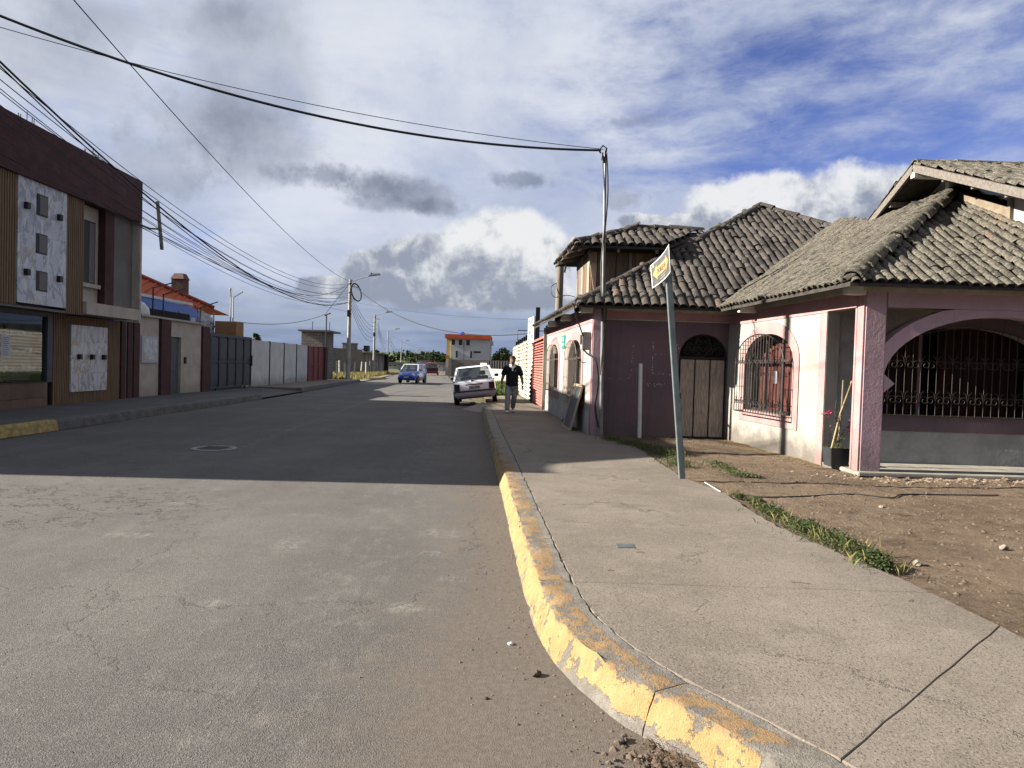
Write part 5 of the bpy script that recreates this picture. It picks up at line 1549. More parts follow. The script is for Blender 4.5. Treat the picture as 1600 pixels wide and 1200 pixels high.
# ---- orange roofed house behind the wall
ORT = mat('orange_roof', (.52, .115, .045), .6, .25, 3)
oh = thing('orange_roof_house', 'house with an orange metal tile roof and brown chimney behind the beige wall', 'house', (-18, 33, 0))
ea = P(216, 442, 30.5); eb = P(326, 478, 33.5)
e_lo = [Vector((-14.2, 33.4, 3.75)), Vector((-16.7, 28.2, 3.9))]     # eave corners seen over the truck
apx = Vector((-17.4, 31.6, 5.35)); bk_ = Vector((-20, 31.0, 5.9))
rfm = MB(); cR = Vector((-14.2, 33.4, 3.85)); cL = Vector((-18.6, 27.2, 3.9)); cB = Vector((-15.5, 38.5, 3.85)); cBL = Vector((-24, 38, 3.9)); cLL = Vector((-24, 27.2, 3.9))
rid0 = Vector((-18.6, 31.2, 5.85)); rid1 = Vector((-21, 33.4, 5.9))
rfm.add([cR, rid0, cL], [(0, 1, 2)]); rfm.add([cR, cB, rid1, rid0], [(0, 1, 2, 3)]); rfm.add([cL, rid0, rid1, cLL], [(0, 1, 2, 3)]); rfm.add([cB, cBL, rid1], [(0, 1, 2)])
orf = rfm.build('roof', ORT, oh, fix=False)
for k in range(1, 16):
    t_ = k/16
    a = cR.lerp(cL, t_); 
    b_ = cR.lerp(rid0, min(1, t_*1.0)) if t_ < 1 else rid0
    top = cL.lerp(rid0, t_)
    base = cL.lerp(cR, t_)
    MB().tube([base+Vector((0, 0, .03)), (rid0.lerp(cR, t_))+Vector((0, 0, .03))], .05, 5).build('roof_rib', ORT, orf)
MB().tube([cR+Vector((0, 0, .05)), rid0+Vector((0, 0, .05))], .10, 6).build('hip_cap', mat('red_cap', (.30, .05, .03), .6, .2), orf)
MB().box(-22, 29, 0, -16.5, 37, 3.7).build('wall', BEIGE, oh)
chp = P(281, 470, 33.0)
ch = MB().box(chp.x-.27, 32.7, 4.0, chp.x+.27, 33.3, 5.15).build('chimney', mat('brown_brick', (.13, .07, .055), .9, .35, 6, bump=.6), oh)
cc = MB(); cc.add([(chp.x-.31, 32.66, 5.15), (chp.x+.31, 32.66, 5.15), (chp.x+.31, 33.34, 5.15), (chp.x-.31, 33.34, 5.15), (chp.x-.20, 32.85, 5.42), (chp.x+.20, 32.85, 5.42), (chp.x+.20, 33.2, 5.42), (chp.x-.20, 33.2, 5.42)],
    [(0, 1, 5, 4), (1, 2, 6, 5), (2, 3, 7, 6), (3, 0, 4, 7), (4, 5, 6, 7)]); cc.build('chimney_cap', MATS['brown_brick'], ch)

# ---- blue truck body showing over the wall
BLUE = mat('truck_blue', (.015, .085, .42), .35, .12, 3, coat=.4)
tk = thing('blue_truck', 'blue truck parked behind the beige wall, only its top showing above the coping', 'truck', (-15.3, 29.4, 0))
tx0, tx1 = -16.6, -14.35
bd = MB()
bd.prism([(tx1, 26.2, 1.0), (tx1, 31.9, 1.0), (tx1, 32.35, 2.2), (tx1, 32.1, 3.55), (tx1, 31.8, 3.78), (tx1, 26.2, 3.86)], (tx0-tx1, 0, 0))
bd.build('body', BLUE, tk, bevel=.07)
MB().box(tx1-.01, 26.8, 2.5, tx1+.012, 31.2, 3.42).build('side_opening', DARK, tk)
MB().box(tx1-.01, 31.3, 2.6, tx1+.014, 31.75, 3.3).build('side_window', mat('pale_sticker', (.5, .55, .6), .5), tk)
MB().box(tx1-.0, 30.2, 3.44, tx1+.03, 30.4, 3.5).build('marker_lamp', mat('orange_lamp', (.6, .2, .03), .4), tk)
MB().box(tx1-.2, 26.2, 3.84, tx1+.0, 31.5, 3.95).build('white_gutter', mat('white_metal', (.6, .6, .6), .5, .1), tk)
for y in (27.2, 31.2):
    for x in (tx0+.2, tx1-.25): MB().lathe([(.3, -.14), (.48, -.12), (.5, 0), (.48, .12), (.3, .14)], (x, y, .5), 18, 'x').build('wheel', mat('tyre', (.02, .02, .02), .9), tk)
for y in (28.0, 30.5): MB().box(tx0+.3, y, .6, tx1-.3, y+.1, 1.05).build('chassis_beam', BLACKM, tk)
tp = thing('clear_tarpaulin', 'crumpled clear plastic sheet hung beside the blue truck above the wall', 'tarpaulin', (-14.3, 32.9, 2.6))
tm_ = MB(); rr = random.Random(2)
for i in range(9):
    for j in range(7):
        tm_.v.append((-14.35+.12*rr.uniform(-1, 1), 32.1+i*.22, 2.3+j*.24*(1-.03*i)+rr.uniform(-.03, .03)))
for i in range(8):
    for j in range(6): a = i*7+j; tm_.f.append((a, a+7, a+8, a+1))
tm_.build('sheet', mat('plastic_sheet', (.45, .47, .50), .25, .3, 5), tp, fix=False)
for y in (32.15, 33.85): MB().tube([(-14.4, y, 0), (-14.4, y, 3.75)], .03, 6).build('pole', MATS['galvanised'], tp)
tn = thing('white_tank', 'rounded white water tank top beside the blue truck above the beige wall', 'tank', (-13.7, 25.1, 2.2))
MB().lathe([(.55, 0), (.6, .3), (.55, .62), (.40, .80), (.2, .9), (.0, .92)], (-13.7, 25.3, 2.65), 20).build('shell', mat('tank_white', (.55, .57, .56), .5, .1), tn, smooth=True)
MB().box(-14.1, 24.9, 0, -13.3, 25.7, 2.65).build('stand', GREYR, tn)

# ---- rough brick structure and tall wire pole
BLOCK = bpy.data.materials.new('concrete_block'); BLOCK.use_nodes = True
def block_mat(m, c1, c2, cm, sx=2.4, sz=5.0, along='y'):
    t = m.node_tree; t.nodes.clear(); g = NG(t)
    pos = g.new('ShaderNodeNewGeometry').outputs['Position']; x, y, z = g.sep(pos)
    v = g.comb(g.m('ADD', x, y), z, 0)
    br = g.new('ShaderNodeTexBrick'); g.put(br.inputs['Vector'], v); br.inputs['Scale'].default_value = 1
    br.inputs['Brick Width'].default_value = .42; br.inputs['Row Height'].default_value = .21; br.inputs['Mortar Size'].default_value = .018
    br.inputs['Color1'].default_value = (*c1, 1); br.inputs['Color2'].default_value = (*c2, 1); br.inputs['Mortar'].default_value = (*cm, 1)
    n = g.noise(pos, 2.2, 6, .7)
    c = g.mix(g.m('MULTIPLY', g.step(n, .45, .7), .6), br.outputs[0], tuple(q*.55 for q in c1))
    b = g.new('ShaderNodeBsdfPrincipled'); g.put(b.inputs['Base Color'], c); b.inputs['Roughness'].default_value = .95
    g.put(b.inputs['Normal'], g.bump(g.m('ADD', br.outputs['Fac'], g.noise(pos, 20, 5, .7)), .02, .8))
    o = g.new('ShaderNodeOutputMaterial'); t.links.new(b.outputs[0], o.inputs[0])
block_mat(BLOCK, (.20, .185, .17), (.15, .14, .13), (.10, .09, .085))
BLOCKW = bpy.data.materials.new('pale_block'); BLOCKW.use_nodes = True
block_mat(BLOCKW, (.42, .40, .36), (.36, .34, .30), (.22, .20, .18))
bs = thing('block_tower', 'square bare block tower with a flat slab top behind the red gate', 'tower', (-14.8, 52, 0))
a_ = P(476, 590, 52); b__ = P(509, 590, 52)
MB().box(a_.x, 51, 0, b__.x, 54, 3.62).build('wall', BLOCK, bs)
MB().box(a_.x-.2, 50.8, 3.62, b__.x+.5, 54.2, 3.74).build('slab', GREYR, bs)
for dx in (.2, b__.x-a_.x-.1): MB().tube([(a_.x+dx+.3, 52, 3.7), (a_.x+dx+.3, 52, 4.4)], .025, 4).build('rebar_stub', IRON, bs)
tp_ = thing('wire_pole', 'thin dark steel pole holding a drop wire beside the red gate', 'pole', (P(508, 590, 50).x, 50.6, 0))
q0 = P(509, 545, 50.6); q1 = P(508, 491, 50.6)
MB().tube([(q0.x, 50.6, 0), (q0.x, 50.6, q1.z)], .05, 6).build('shaft', BLACKM, tp_)
MB().tube([(q0.x-.15, 50.6, q1.z-.1), (q0.x+.3, 50.6, q1.z+.1)], .04, 6).build('hook', BLACKM, tp_)
# block wall and shed across the empty lot
bwl = thing('grey_block_wall', 'long grey concrete block wall across the empty lot behind the fence posts', 'wall', (-22, 88, 0))
wa = P(505, 545, 84); wb = P(565, 545, 94)
F1 = frame((wa.x, 84), (wb.x-wa.x, 10))
L1 = math.hypot(wb.x-wa.x, 10)
MB().box(-6, -.1, 0, L1, .1, 3.02, xf=F1).build('wall', BLOCK, bwl)
MB().box(-6, -.12, 3.021, L1, .12, 3.10, xf=F1).build('coping', GREYR, bwl)
sh = thing('dark_shed', 'low weathered dark grey shed with flat metal roof at the end of the block wall', 'shed', (-20, 102, 0))
s0 = P(563, 545, 95); s1 = P(601, 545, 110)
F3 = frame((s0.x, 95), (s1.x-s0.x, 15)); L3 = math.hypot(s1.x-s0.x, 15)
STREAK = mat('streaked_sheet', (.20, .22, .25), .8, .6, .8, stretch=(1.5, 1.5, .25), col2=(.06, .065, .07))
for k in range(7):
    MB().box(L3*k/7+.03, -.1, 0, L3*(k+1)/7-.03, .05+.03*(k % 2), 2.65, xf=F3).build('sheet', STREAK, sh)
MB().box(-.3, -.8, 2.68, L3+.3, 4, 2.84, xf=F3).build('roof', mat('shed_roof', (.10, .13, .12), .6), sh)
MB().box(L3-.5, -.6, 0, L3+.4, 3, 2.66, xf=F3).build('end_wall', DARK, sh)
rb2 = thing('roof_box', 'small dark rooftop hut rising behind the block wall', 'hut', (-24, 100, 0))
w0 = P(535, 545, 100)
MB().box(w0.x, 100, 0, w0.x+1.7, 102, 3.95).build('wall', BLOCK, rb2)
MB().box(w0.x-.1, 99.9, 3.95, w0.x+1.8, 102.1, 4.12).build('slab', GREYR, rb2)
MB().box(w0.x+3.0, 100, 3, w0.x+3.7, 101, 3.8).build('tank', BLACKM, rb2)

# ---- fence posts on the empty lot
FP = mat('fence_post_concrete', (.40, .38, .33), .9, .3, 5)
fpx = [(511, 588, 555), (526, 589, 562), (538, 591, 563), (553, 588, 564), (564, 587, 564), (572, 586, 563), (579, 584, 565), (585, 583, 564), (590, 583, 566), (596, 582, 565), (530.5, 586, 566), (546, 586, 566)]
me_fp = MB().box(-.07, -.07, 0, .07, .07, 1.55).mesh('fence_post', FP)
for k, (px, pb_, pt_) in enumerate(fpx):
    p = G(px, pb_, .05)
    if p.y > 95: p = p*(95/p.y)
    o = bpy.data.objects.new('fence_post', me_fp); COL.objects.link(o)
    o.location = (p.x, p.y, .0); o.rotation_euler = (random.uniform(-.05, .05), random.uniform(-.07, .07), random.uniform(0, 1)); 
    o.scale = (1, 1, random.uniform(.9, 1.08))
    o['_x'] = px
    FPS = globals().setdefault('FPS', []); FPS.append((p.x, p.y))
for k, o in enumerate(sorted([o for o in bpy.data.objects if o.name.startswith('fence_post')], key=lambda o: o['_x'])):
    props(o, '%s from the left of the pale fence posts in the empty lot grass' % ORD[k], 'post', 'fence posts of the empty lot'); del o['_x']
for zz in (.5, .95, 1.35):
    pts = sorted(FPS, key=lambda q: q[1])
    pts = [q for q in pts]
wires = MB()
FPs = sorted(FPS[:10], key=lambda q: q[1])
for a, b_ in zip(FPs[:-1], FPs[1:]):
    for zz in (.5, .95, 1.35): wires.tube([(a[0], a[1], zz), (b_[0], b_[1], zz)], .012, 3)
o = wires.build('fence_wire', IRON); props(o, 'strands of wire strung between the pale fence posts', 'wire')

# grass on the empty lot
def blades(name, pts, hmin, hmax, w, mt, label, cat, seed=0, per=3, spread=.05, lean=.5):
    rr = random.Random(seed); mb = MB()
    for (x, y, z) in pts:
        for _ in range(per):
            a = rr.uniform(0, 6.28); h = rr.uniform(hmin, hmax); bx = x+rr.uniform(-spread, spread); by = y+rr.uniform(-spread, spread)
            dx, dy = math.cos(a), math.sin(a); l = rr.uniform(.1, lean)*h
            mb.add([(bx-dy*w, by+dx*w, z), (bx+dy*w, by-dx*w, z), (bx+dx*l*.4+dy*w*.7, by+dy*l*.4-dx*w*.7, z+h*.6), (bx+dx*l, by+dy*l, z+h)], [(0, 1, 2), (0, 2, 3)])
    o = mb.build(name, mt, None, fix=False); return props(o, label, cat, None, 'stuff')
def leaf_mat(name, c1, c2, trans=.25):
    m = bpy.data.materials.new(name); m.use_nodes = True; t = m.node_tree; t.nodes.clear(); g = NG(t)
    geo = g.new('ShaderNodeNewGeometry'); isl = geo.outputs['Random Per Island']
    n = g.noise(geo.outputs['Position'], .8, 4, .6)
    c = g.mix(g.m('FRACT', g.m('ADD', isl, n)), c1, c2)
    d = g.new('ShaderNodeBsdfPrincipled'); g.put(d.inputs['Base Color'], c); d.inputs['Roughness'].default_value = .7; d.inputs['Specular IOR Level'].default_value = .2
    tr = g.new('ShaderNodeBsdfTranslucent'); g.put(tr.inputs[0], c)
    mx_ = g.new('ShaderNodeMixShader'); mx_.inputs[0].default_value = trans
    t.links.new(d.outputs[0], mx_.inputs[1]); t.links.new(tr.outputs[0], mx_.inputs[2])
    o = g.new('ShaderNodeOutputMaterial'); t.links.new(mx_.outputs[0], o.inputs[0]); return m
GRASS = leaf_mat('dry_grass', (.16, .16, .05), (.24, .20, .08))
GREENG = leaf_mat('green_grass', (.055, .095, .02), (.12, .15, .04))
rr = random.Random(4)
pts = []
for _ in range(5200):
    y = rr.uniform(53.5, 95); xr = interp([(-12.2, 53), (-12.4, 60), (-15.0, 84), (-16.3, 95)], y)
    x = xr-abs(rr.gauss(0, 3.5))-.3
    if fbm(x*.4, y*.4) < -.12: continue
    pts.append((x, y, 0))
blades('lot_grass', pts, .18, .5, .035, GRASS, 'dry yellowish grass growing among the fence posts of the empty lot', 'grass', 1, 3, .25)
pts = [(rr.uniform(-3.4, 1.8), rr.uniform(66, 88), 0) for _ in range(1500)]+[(rr.uniform(-1.6, .2), rr.uniform(34, 50), .1) for _ in range(1500)]
pts = [(x, y, z) for x, y, z in pts if x > -6 and (y > 55 or x > -1.6+.0*(y))]
blades('verge_grass', pts, .15, .5, .03, GREENG, 'green and yellow weeds on the verge beyond the white car', 'grass', 2, 3, .2)

# bracket with an upright timber that carries the wire bundle past the shop corner
wb_ = thing('wire_timber', 'grey upright timber on a bent bracket at the shop corner, holding the wires', 'bracket', tuple(P(222, 352, 21.9)))
t0_, t1_ = P(246, 315, 22.2), P(253, 390, 22.2)
MB().bar(t0_, t1_, .10, .07, up=(1, 0, 0)).build('upright', mat('grey_green_timber', (.16, .165, .14), .9, .3, 6), wb_)
pA, pB, pC = P(221, 352, 21.8), P(234, 357, 22.0), P(250, 358, 22.2)
MB().tube([pA, pB, pC], .032, 6).build('arm', MATS['grey_green_timber'], wb_)
# thin sunlit gap under the sliding gate
# ================================================================== POLES AND CABLES
CONCP = mat('pole_concrete', (.36, .34, .30), .85, .25, 2, bump=.4, bscale=30)
CABLE = mat('cable_rubber', (.022, .022, .024), .6, .2, 10)
LAMPM = mat('lamp_housing', (.30, .31, .32), .5, .15)
def street_pole(x, y, zt, label, lamp=True, r0=.17, r1=.10, detail=True, lean=.0, arm=1.5):
    t = thing('utility_pole', label, 'utility pole', (x, y, 0), 'concrete street poles along the left side')
    MB().tube([(x, y, -.1), (x+lean, y, zt)], [r0, r1], 12).build('shaft', CONCP, t, smooth=True)
    if detail:
        for z in (zt-.35, zt-1.0, zt-2.6): MB().lathe([(r1+.03, z), (r1+.05, z+.03), (r1+.03, z+.09)], (x+lean*.9, y, 0), 12).build('band', BLACKM, t)
        MB().box(x-.12, y-.22, zt-2.75, x+.12, y-.10, zt-2.25).build('junction_box', BLACKM, t)
        MB().bar((x+.05, y, zt-.5), (x+.62, y, zt-.55), .05).build('rack', BLACKM, t)
    if lamp:
        a = (x+lean, y, zt-.15); b_ = (x+arm, y-.1, zt+.32)
        MB().tube([a, ((a[0]+b_[0])/2, y, (a[2]+b_[2])/2+.03), b_], .03, 6).build('arm', LAMPM, t)
        mb = MB(); mb.prism([(b_[0]-.15, y-.2, b_[2]-.05), (b_[0]+.75, y-.2, b_[2]+.08), (b_[0]+.70, y-.2, b_[2]+.20), (b_[0]+.05, y-.2, b_[2]+.13)], (0, .3, 0))
        mb.build('lamp_head', LAMPM, t, bevel=.02)
        MB().box(b_[0]+.05, y-.15, b_[2]+.12, b_[0]+.14, y-.05, b_[2]+.22).build('photocell', BLACKM, t)
    return t
p1 = P(541, 592, 52.4); p1t = P(549, 437, 52.4)
street_pole(p1.x+.12, 52.4, p1t.z, 'nearest street light pole in view, with a coil of black cable near its top', lean=.02)
p2 = P(583, 560, 90.8); p2t = P(590, 492, 90.8)
street_pole(p2.x+.1, 90.8, p2t.z, 'second street light pole from the camera, beside the dark shed', arm=1.5)
p3t = P(609, 517, 136)
street_pole(p3t.x-.3, 136, p3t.z, 'third street light pole down the road, between the shed and the blue car', detail=False)
p4t = P(629, 534, 200)
street_pole(p4t.x-.3, 200, p4t.z, 'fourth street light pole, small above the blue car', detail=False)
p5t = P(651, 545, 260)
street_pole(p5t.x, 260, p5t.z, 'farthest street light pole, tiny before the trees', detail=False, lamp=True)
# pole just outside the left edge: carries the cable bundle, casts the tall shadow on the white wing wall
P0 = (-9.9, 12.0)
t0 = thing('utility_pole', 'street pole just outside the picture that carries the cable bundle', 'utility pole', (P0[0], P0[1], 0), 'concrete street poles along the left side')
MB().tube([(P0[0], P0[1], 0), (P0[0], P0[1], 9.6)], [.17, .11], 14).build('shaft', CONCP, t0, smooth=True)
MB().bar((P0[0]-.1, P0[1], 7.0), (P0[0]+.6, P0[1], 7.0), .05).build('rack', BLACKM, t0)
# coil on pole 1
cz = P(557, 457, 52.2)
co = MB()
for k in range(3):
    co.tube([(cz.x+(.48-.03*k)*math.cos(a*math.pi/12)*.85, 52.1+.03*k, cz.z+(.62-.03*k)*math.sin(a*math.pi/12)+.25*math.cos(a*math.pi/12)*-1) for a in range(25)], .028, 5, caps=False)
o = co.build('cable_coil', CABLE); props(o, 'coil of spare black cable hanging on the nearest street light pole', 'cable coil')
# bundle from the left pole to pole 1
def cable(a, b_, k, r, label, group=None, n=24, mt=None):
    o = MB().tube(sag(a, b_, k, n), r, 5).build('overhead_cable', mt or CABLE, smooth=True)
    props(o, label, 'cable', group); return o
pole1 = (p1.x+.1, 52.3)
xA, yA = P0
# (height at the left pole, height at pole 1, sag, radius)
ends = [(6.95, 7.3, 1.45, .010), (6.72, 7.05, 1.40, .010), (6.55, 6.8, 1.55, .009), (6.45, 6.6, 1.38, .009), (6.30, 6.45, 1.55, .009), (6.15, 6.3, 1.30, .009),
        (5.98, 6.2, 1.42, .009), (5.85, 6.05, 1.15, .008), (5.7, 5.95, 1.30, .008), (5.55, 5.9, 1.0, .008), (5.3, 5.8, .75, .008)]
for k, (za, zb, s_, r) in enumerate(ends):
    cable((xA+.35+.03*(k % 4), yA, za), (pole1[0]-.05, 52.3, zb), s_, r, ('topmost' if k == 0 else ORD[k]+' from the top')+' of the thin bundle wires where they cross the left edge', 'thin wires of the cable bundle')
cable((xA+.4, yA, 7.1), (pole1[0]-.1, 52.3, 5.9), 1.75, .023, 'thickest black cable of the sagging bundle that crosses the maroon parapet')
cable((xA+.45, yA, 7.0), (pole1[0]-.1, 52.3, 7.25), 2.3, .014, 'medium thick black cable, sagging most, ending high on the nearest light pole')
cable((xA+.35, yA, 5.3), (pole1[0], 52.3, 5.2), .45, .009, 'lowest thin wire from the left, passing below the others over the orange roof', None)
# wires to the small black steel pole
cable((-13.3, 33.9, 3.3), (q1.x, 50.6, q1.z), .35, .016, 'drop wire running from the garden over the dark gate to the thin dark steel pole')
cable((q1.x, 50.6, q1.z), (pole1[0], 52.3, p1t.z-.3), -.02, .018, 'short rising wire between the thin dark steel pole and the nearest street light pole')
# pole to pole
def pt(pp_, dz=0): return (pp_.x-.2, pp_.y, pp_.z+dz)
for k in range(5):
    cable((pole1[0]+.1, 52.4, 5.6+.25*k), (p2t.x+.05, 90.8, 4.9+.35*k), 1.5-.12*k, .016, ORD[k]+' from the bottom of the wires between the first and second light poles', 'wires between first and second pole')
for k in range(4):
    cable((p2t.x+.1, 90.8, 5.4+.4*k), (p3t.x-.2, 136, 5.0+.45*k), 1.5, .02, ORD[k]+' from the bottom of the wires between the second and third light poles', 'wires between second and third pole', 14)
for k in range(2):
    cable((p3t.x, 136, 5.5+.8*k), (p4t.x-.2, 200, 5.0+.8*k), 1.5, .03, ('lower', 'upper')[k]+' of the two wires between the third and fourth light poles', 'wires between third and fourth pole', 12)
# from pole 1 across to the right
cable((pole1[0]+.2, 52.4, p1t.z-.35), tuple(P(838, 520, 31)), 1.3, .022, 'black cable sagging from the nearest street light pole across the road to the right')
cable((pole1[0]+.1, 52.4, p1t.z-1.6), tuple(P(1010, 498, 31)), .5, .008, 'very thin wire crossing the road from the nearest light pole above the thicker one')
cable(tuple(P(612, 525, 130)), tuple(P(830, 568, 70)), 1.3, .02, 'faint distant wire crossing low over the road before the three-storey house')
# single wire from high on the left above the camera to pole 1
pc1 = P(165, 0, 12.0)
cable((pc1.x+.6, 3.5, pc1.z+.5), (pole1[0], 52.3, p1t.z-.15), .95, .011, 'long thin wire curving from the top left of the sky to the nearest light pole', None, 40)

# riser pole on the house corner with its cables
rx0 = P(939, 683, 14.72); rx1 = P(946, 236, 14.72)
rp = thing('service_mast', 'slim grey steel mast with taped cables strapped to the pink house corner', 'mast', (rx0.x, 14.72, SW))
MB().tube([(rx0.x, 14.72, SW-.1), (rx1.x, 14.72, rx1.z)], [.045, .028], 10).build('pipe', mat('mast_grey', (.22, .23, .235), .5, .3, 6, metal=.3), rp, smooth=True)
for k, dx in enumerate((-.05, .045)):
    rr = random.Random(k)
    pts = [(rx0.x+(rx1.x-rx0.x)*t_+dx*(.6+.7*math.sin(t_*14+k*2)), 14.66, SW+.25+(rx1.z-SW-.3)*t_) for t_ in [j/22 for j in range(23)]]
    pts = [p for p in pts if p[2] > (2.2 if k else 1.3)]
    MB().tube(pts, .014, 5).build('taped_cable', CABLE, rp, smooth=True)
MB().tube([(rx1.x-.02, 14.7, rx1.z-.25), (rx1.x+.02, 14.7, rx1.z+.05), (rx1.x-.06, 14.68, rx1.z+.10), (rx1.x-.14, 14.68, rx1.z-.0), (rx1.x-.10, 14.68, rx1.z-.06)], .018, 6).build('cable_loop', CABLE, rp, smooth=True)
MB().lathe([(.02, -.06), (.04, -.03), (.03, .03), (.015, .06)], (rx1.x-.05, 14.68, rx1.z-.16), 8).build('insulator', mat('dark_ceramic', (.05, .04, .04), .3), rp)
# cable from mast down along the eave into the meter box
def loose(pts, r, name, mt, parent): 
    P_ = [Vector(p) for p in pts]; out = []
    for i in range(len(P_)-1):
        a = P_[max(i-1, 0)]; b_ = P_[i]; c = P_[i+1]; d = P_[min(i+2, len(P_)-1)]
        for k in range(6):
            t_ = k/6
            out.append((b_*2+(c-a)*t_+(a*2-b_*5+c*4-d)*t_*t_+(b_*3-a-c*3+d)*t_*t_*t_)*.5)
    out.append(P_[-1]); return MB().tube(out, r, 5).build(name, mt, parent, smooth=True)
loose([(1.25, 14.75, 3.0), (1.28, 14.8, 2.75), (1.42, 14.9, 2.4), (1.50, 15.05, 2.25)], .016, 'meter_cable', CABLE, house)
loose([(1.50, 15.1, 2.0), (1.58, 14.95, 1.9), (1.74, 14.75, 1.75), (1.80, 14.74, 1.3), (1.76, 14.76, .8), (1.84, 14.74, .35)], .022, 'meter_cable', CABLE, house)
loose([(1.42, 15.2, 2.0), (1.38, 15.6, 1.85), (1.35, 16.1, 1.83), (1.45, 16.3, 1.9)], .010, 'meter_cable', CABLE, house)
# cables from left pole to the mast
mtop = (rx1.x-.1, 14.68, rx1.z)
a_ = P(0, 18, 12.25)
o = cable((xA+.2, yA, a_.z+.15), mtop, .62, .024, 'thick black service cable sweeping from the top left corner to the house mast', None, 40)
a_ = P(0, 36, 12.25)
cable((xA+.2, yA, a_.z+.05), (rx1.x-.05, 14.7, rx1.z+.03), .30, .007, 'thin wire above the thick service cable, running from the top left to the house mast', None, 30)
# wooden post and aerial beside the loft
wp = P(873, 470, 21.5); wpt = P(873, 397, 21.5)
o = MB().tube([(wp.x, 21.5, 2.0), (wp.x+.02, 21.5, wpt.z)], [.12, .11], 10).build('wooden_post', mat('grey_timber', (.22, .19, .155), .9, .35, 3, bump=.6, stretch=(4, 4, .5)), smooth=True)
props(o, 'thick grey timber post standing behind the street eave beside the wooden loft', 'post'); origin_to(o, (wp.x, 21.5, 2.0))
an = thing('satellite_dish', 'small old satellite dish edge-on with its bracket on the loft eave', 'satellite dish', tuple(P(886, 400, 19.0)))
c_ = P(888, 388, 19.0)
MB().lathe([(.02, 0), (.16, .02), (.28, .07), (.34, .13), (.33, .135), (.27, .08), (.02, .012)], (c_.x, 19.0, c_.z), 16, 'x').build('dish', GREYR, an)
MB().tube([(c_.x+.0, 19.0, c_.z-.1), (c_.x-.08, 19.0, c_.z-.65)], .025, 5).build('bracket', IRON, an)
MB().tube([(c_.x+.1, 19.0, c_.z+.25), (c_.x+.42, 19.0, c_.z+.1), (c_.x+.40, 19.0, c_.z-.3)], .015, 5).build('feed_arm', IRON, an)
o = loose([(wp.x, 21.5, 4.2), (wp.x-.25, 21.4, 4.0), (wp.x-.15, 21.3, 3.7), (wp.x+.3, 21.2, 3.75), (wp.x+.9, 21, 3.5)], .012, 'loose_wire', CABLE, None)
props(o, 'loose wire dangling between the timber post and the loft', 'wire')

# ================================================================== RIGHT SIDE BEYOND THE HOUSE
def XR(y): return 1.68-.069*(y-14.9) if y < 23.4 else 1.094-.044*(y-23.4)
REDB = mat('salmon_slat', (.46, .15, .115), .75, .25, 3, bump=.3)
g0, g1 = 23.4, 28.6
rgate = thing('red_slat_gate', 'salmon red louvred metal gate in the sunlit street wall beyond the pink house', 'gate', (XR(26), 26, SW))
FR = frame((XR(g0), g0), (-.044, 1)); LG = (g1-g0)*1.0024
MB().box(.04, -.08, .15, LG-.04, -.05, 2.55, xf=FR).build('backing', mat('gate_back', (.10, .035, .03), .9), rgate)
nrow = 24
for k in range(nrow):
    z = .18+2.32*k/nrow
    mb = MB()
    for c_ in range(3):
        a = .06+(LG-.12)*c_/3
        mb.add([FR(a, -.045, z), FR(a+(LG-.12)/3-.04, -.045, z), FR(a+(LG-.12)/3-.04, .02, z+.03), FR(a, .02, z+.03), FR(a+(LG-.12)/3-.04, -.02, z+.082), FR(a, -.02, z+.082)], [(0, 1, 2, 3), (3, 2, 4, 5)])
    mb.build('slat', REDB, rgate, fix=False)
fm = MB(); fm.box(0, -.08, .05, .06, .05, 2.6, xf=FR); fm.box(LG-.06, -.08, .05, LG, .05, 2.6, xf=FR); fm.box(0, -.08, 2.56, LG, .05, 2.63, xf=FR); fm.box(.0, -.08, .03, LG, .06, .12, xf=FR)
fm.build('gate_frame', REDB, rgate)
# rust/black post with sign board
bp = thing('sign_post', 'tall black square post at the far side of the red slat gate', 'post', (.97, 28.85, SW))
MB().box(.885, 28.75, .0, 1.06, 28.95, 4.0).build('shaft', BLACKM, bp)
sg = thing('roadside_sign', 'tall narrow white and yellow-green advertising sign board fixed to the black post', 'sign', (XR(29)-.1, 28.6, 2.6))
sa = P(825.5, 497, 30.2); sb_ = P(834.5, 495, 28.75)
FS = frame((sa.x, 30.2), (sb_.x-sa.x, 28.75-30.2)); LS = math.hypot(sb_.x-sa.x, 1.45)
FSr = lambda s, n, z: FS(s, -n, z)
z0, z1 = P(829, 536, 29.5).z, P(829, 496, 29.5).z
HS = z1-z0
MB().box(0, -.06, z0, LS, 0, z1, xf=FSr).build('board', mat('sign_white', (.62, .64, .60), .6, .1, 4), sg)
def spx(a, b_, c0, c1, name, mt): MB().box(LS*a, .001, z0+HS*c0, LS*b_, .006, z0+HS*c1, xf=FSr).build(name, mt, sg)
SGG = mat('sign_green', (.40, .47, .22), .6, .2, 5); SGD = mat('sign_dark', (.14, .18, .20), .6, .2, 5)
spx(.06, .90, .80, .96, 'sign_panel', SGD); spx(.32, .74, .82, .93, 'sign_emblem', MATS['white_card'])
spx(.08, .92, .52, .70, 'sign_panel', SGG); spx(.10, .55, .34, .50, 'sign_panel', SGD); spx(.62, .95, .36, .46, 'sign_panel', MATS['white_card'])
spx(.12, .50, .06, .30, 'sign_panel', SGG); spx(.58, .92, .16, .32, 'sign_panel', SGD); spx(.3, .7, .01, .05, 'sign_panel', MATS['white_card'])
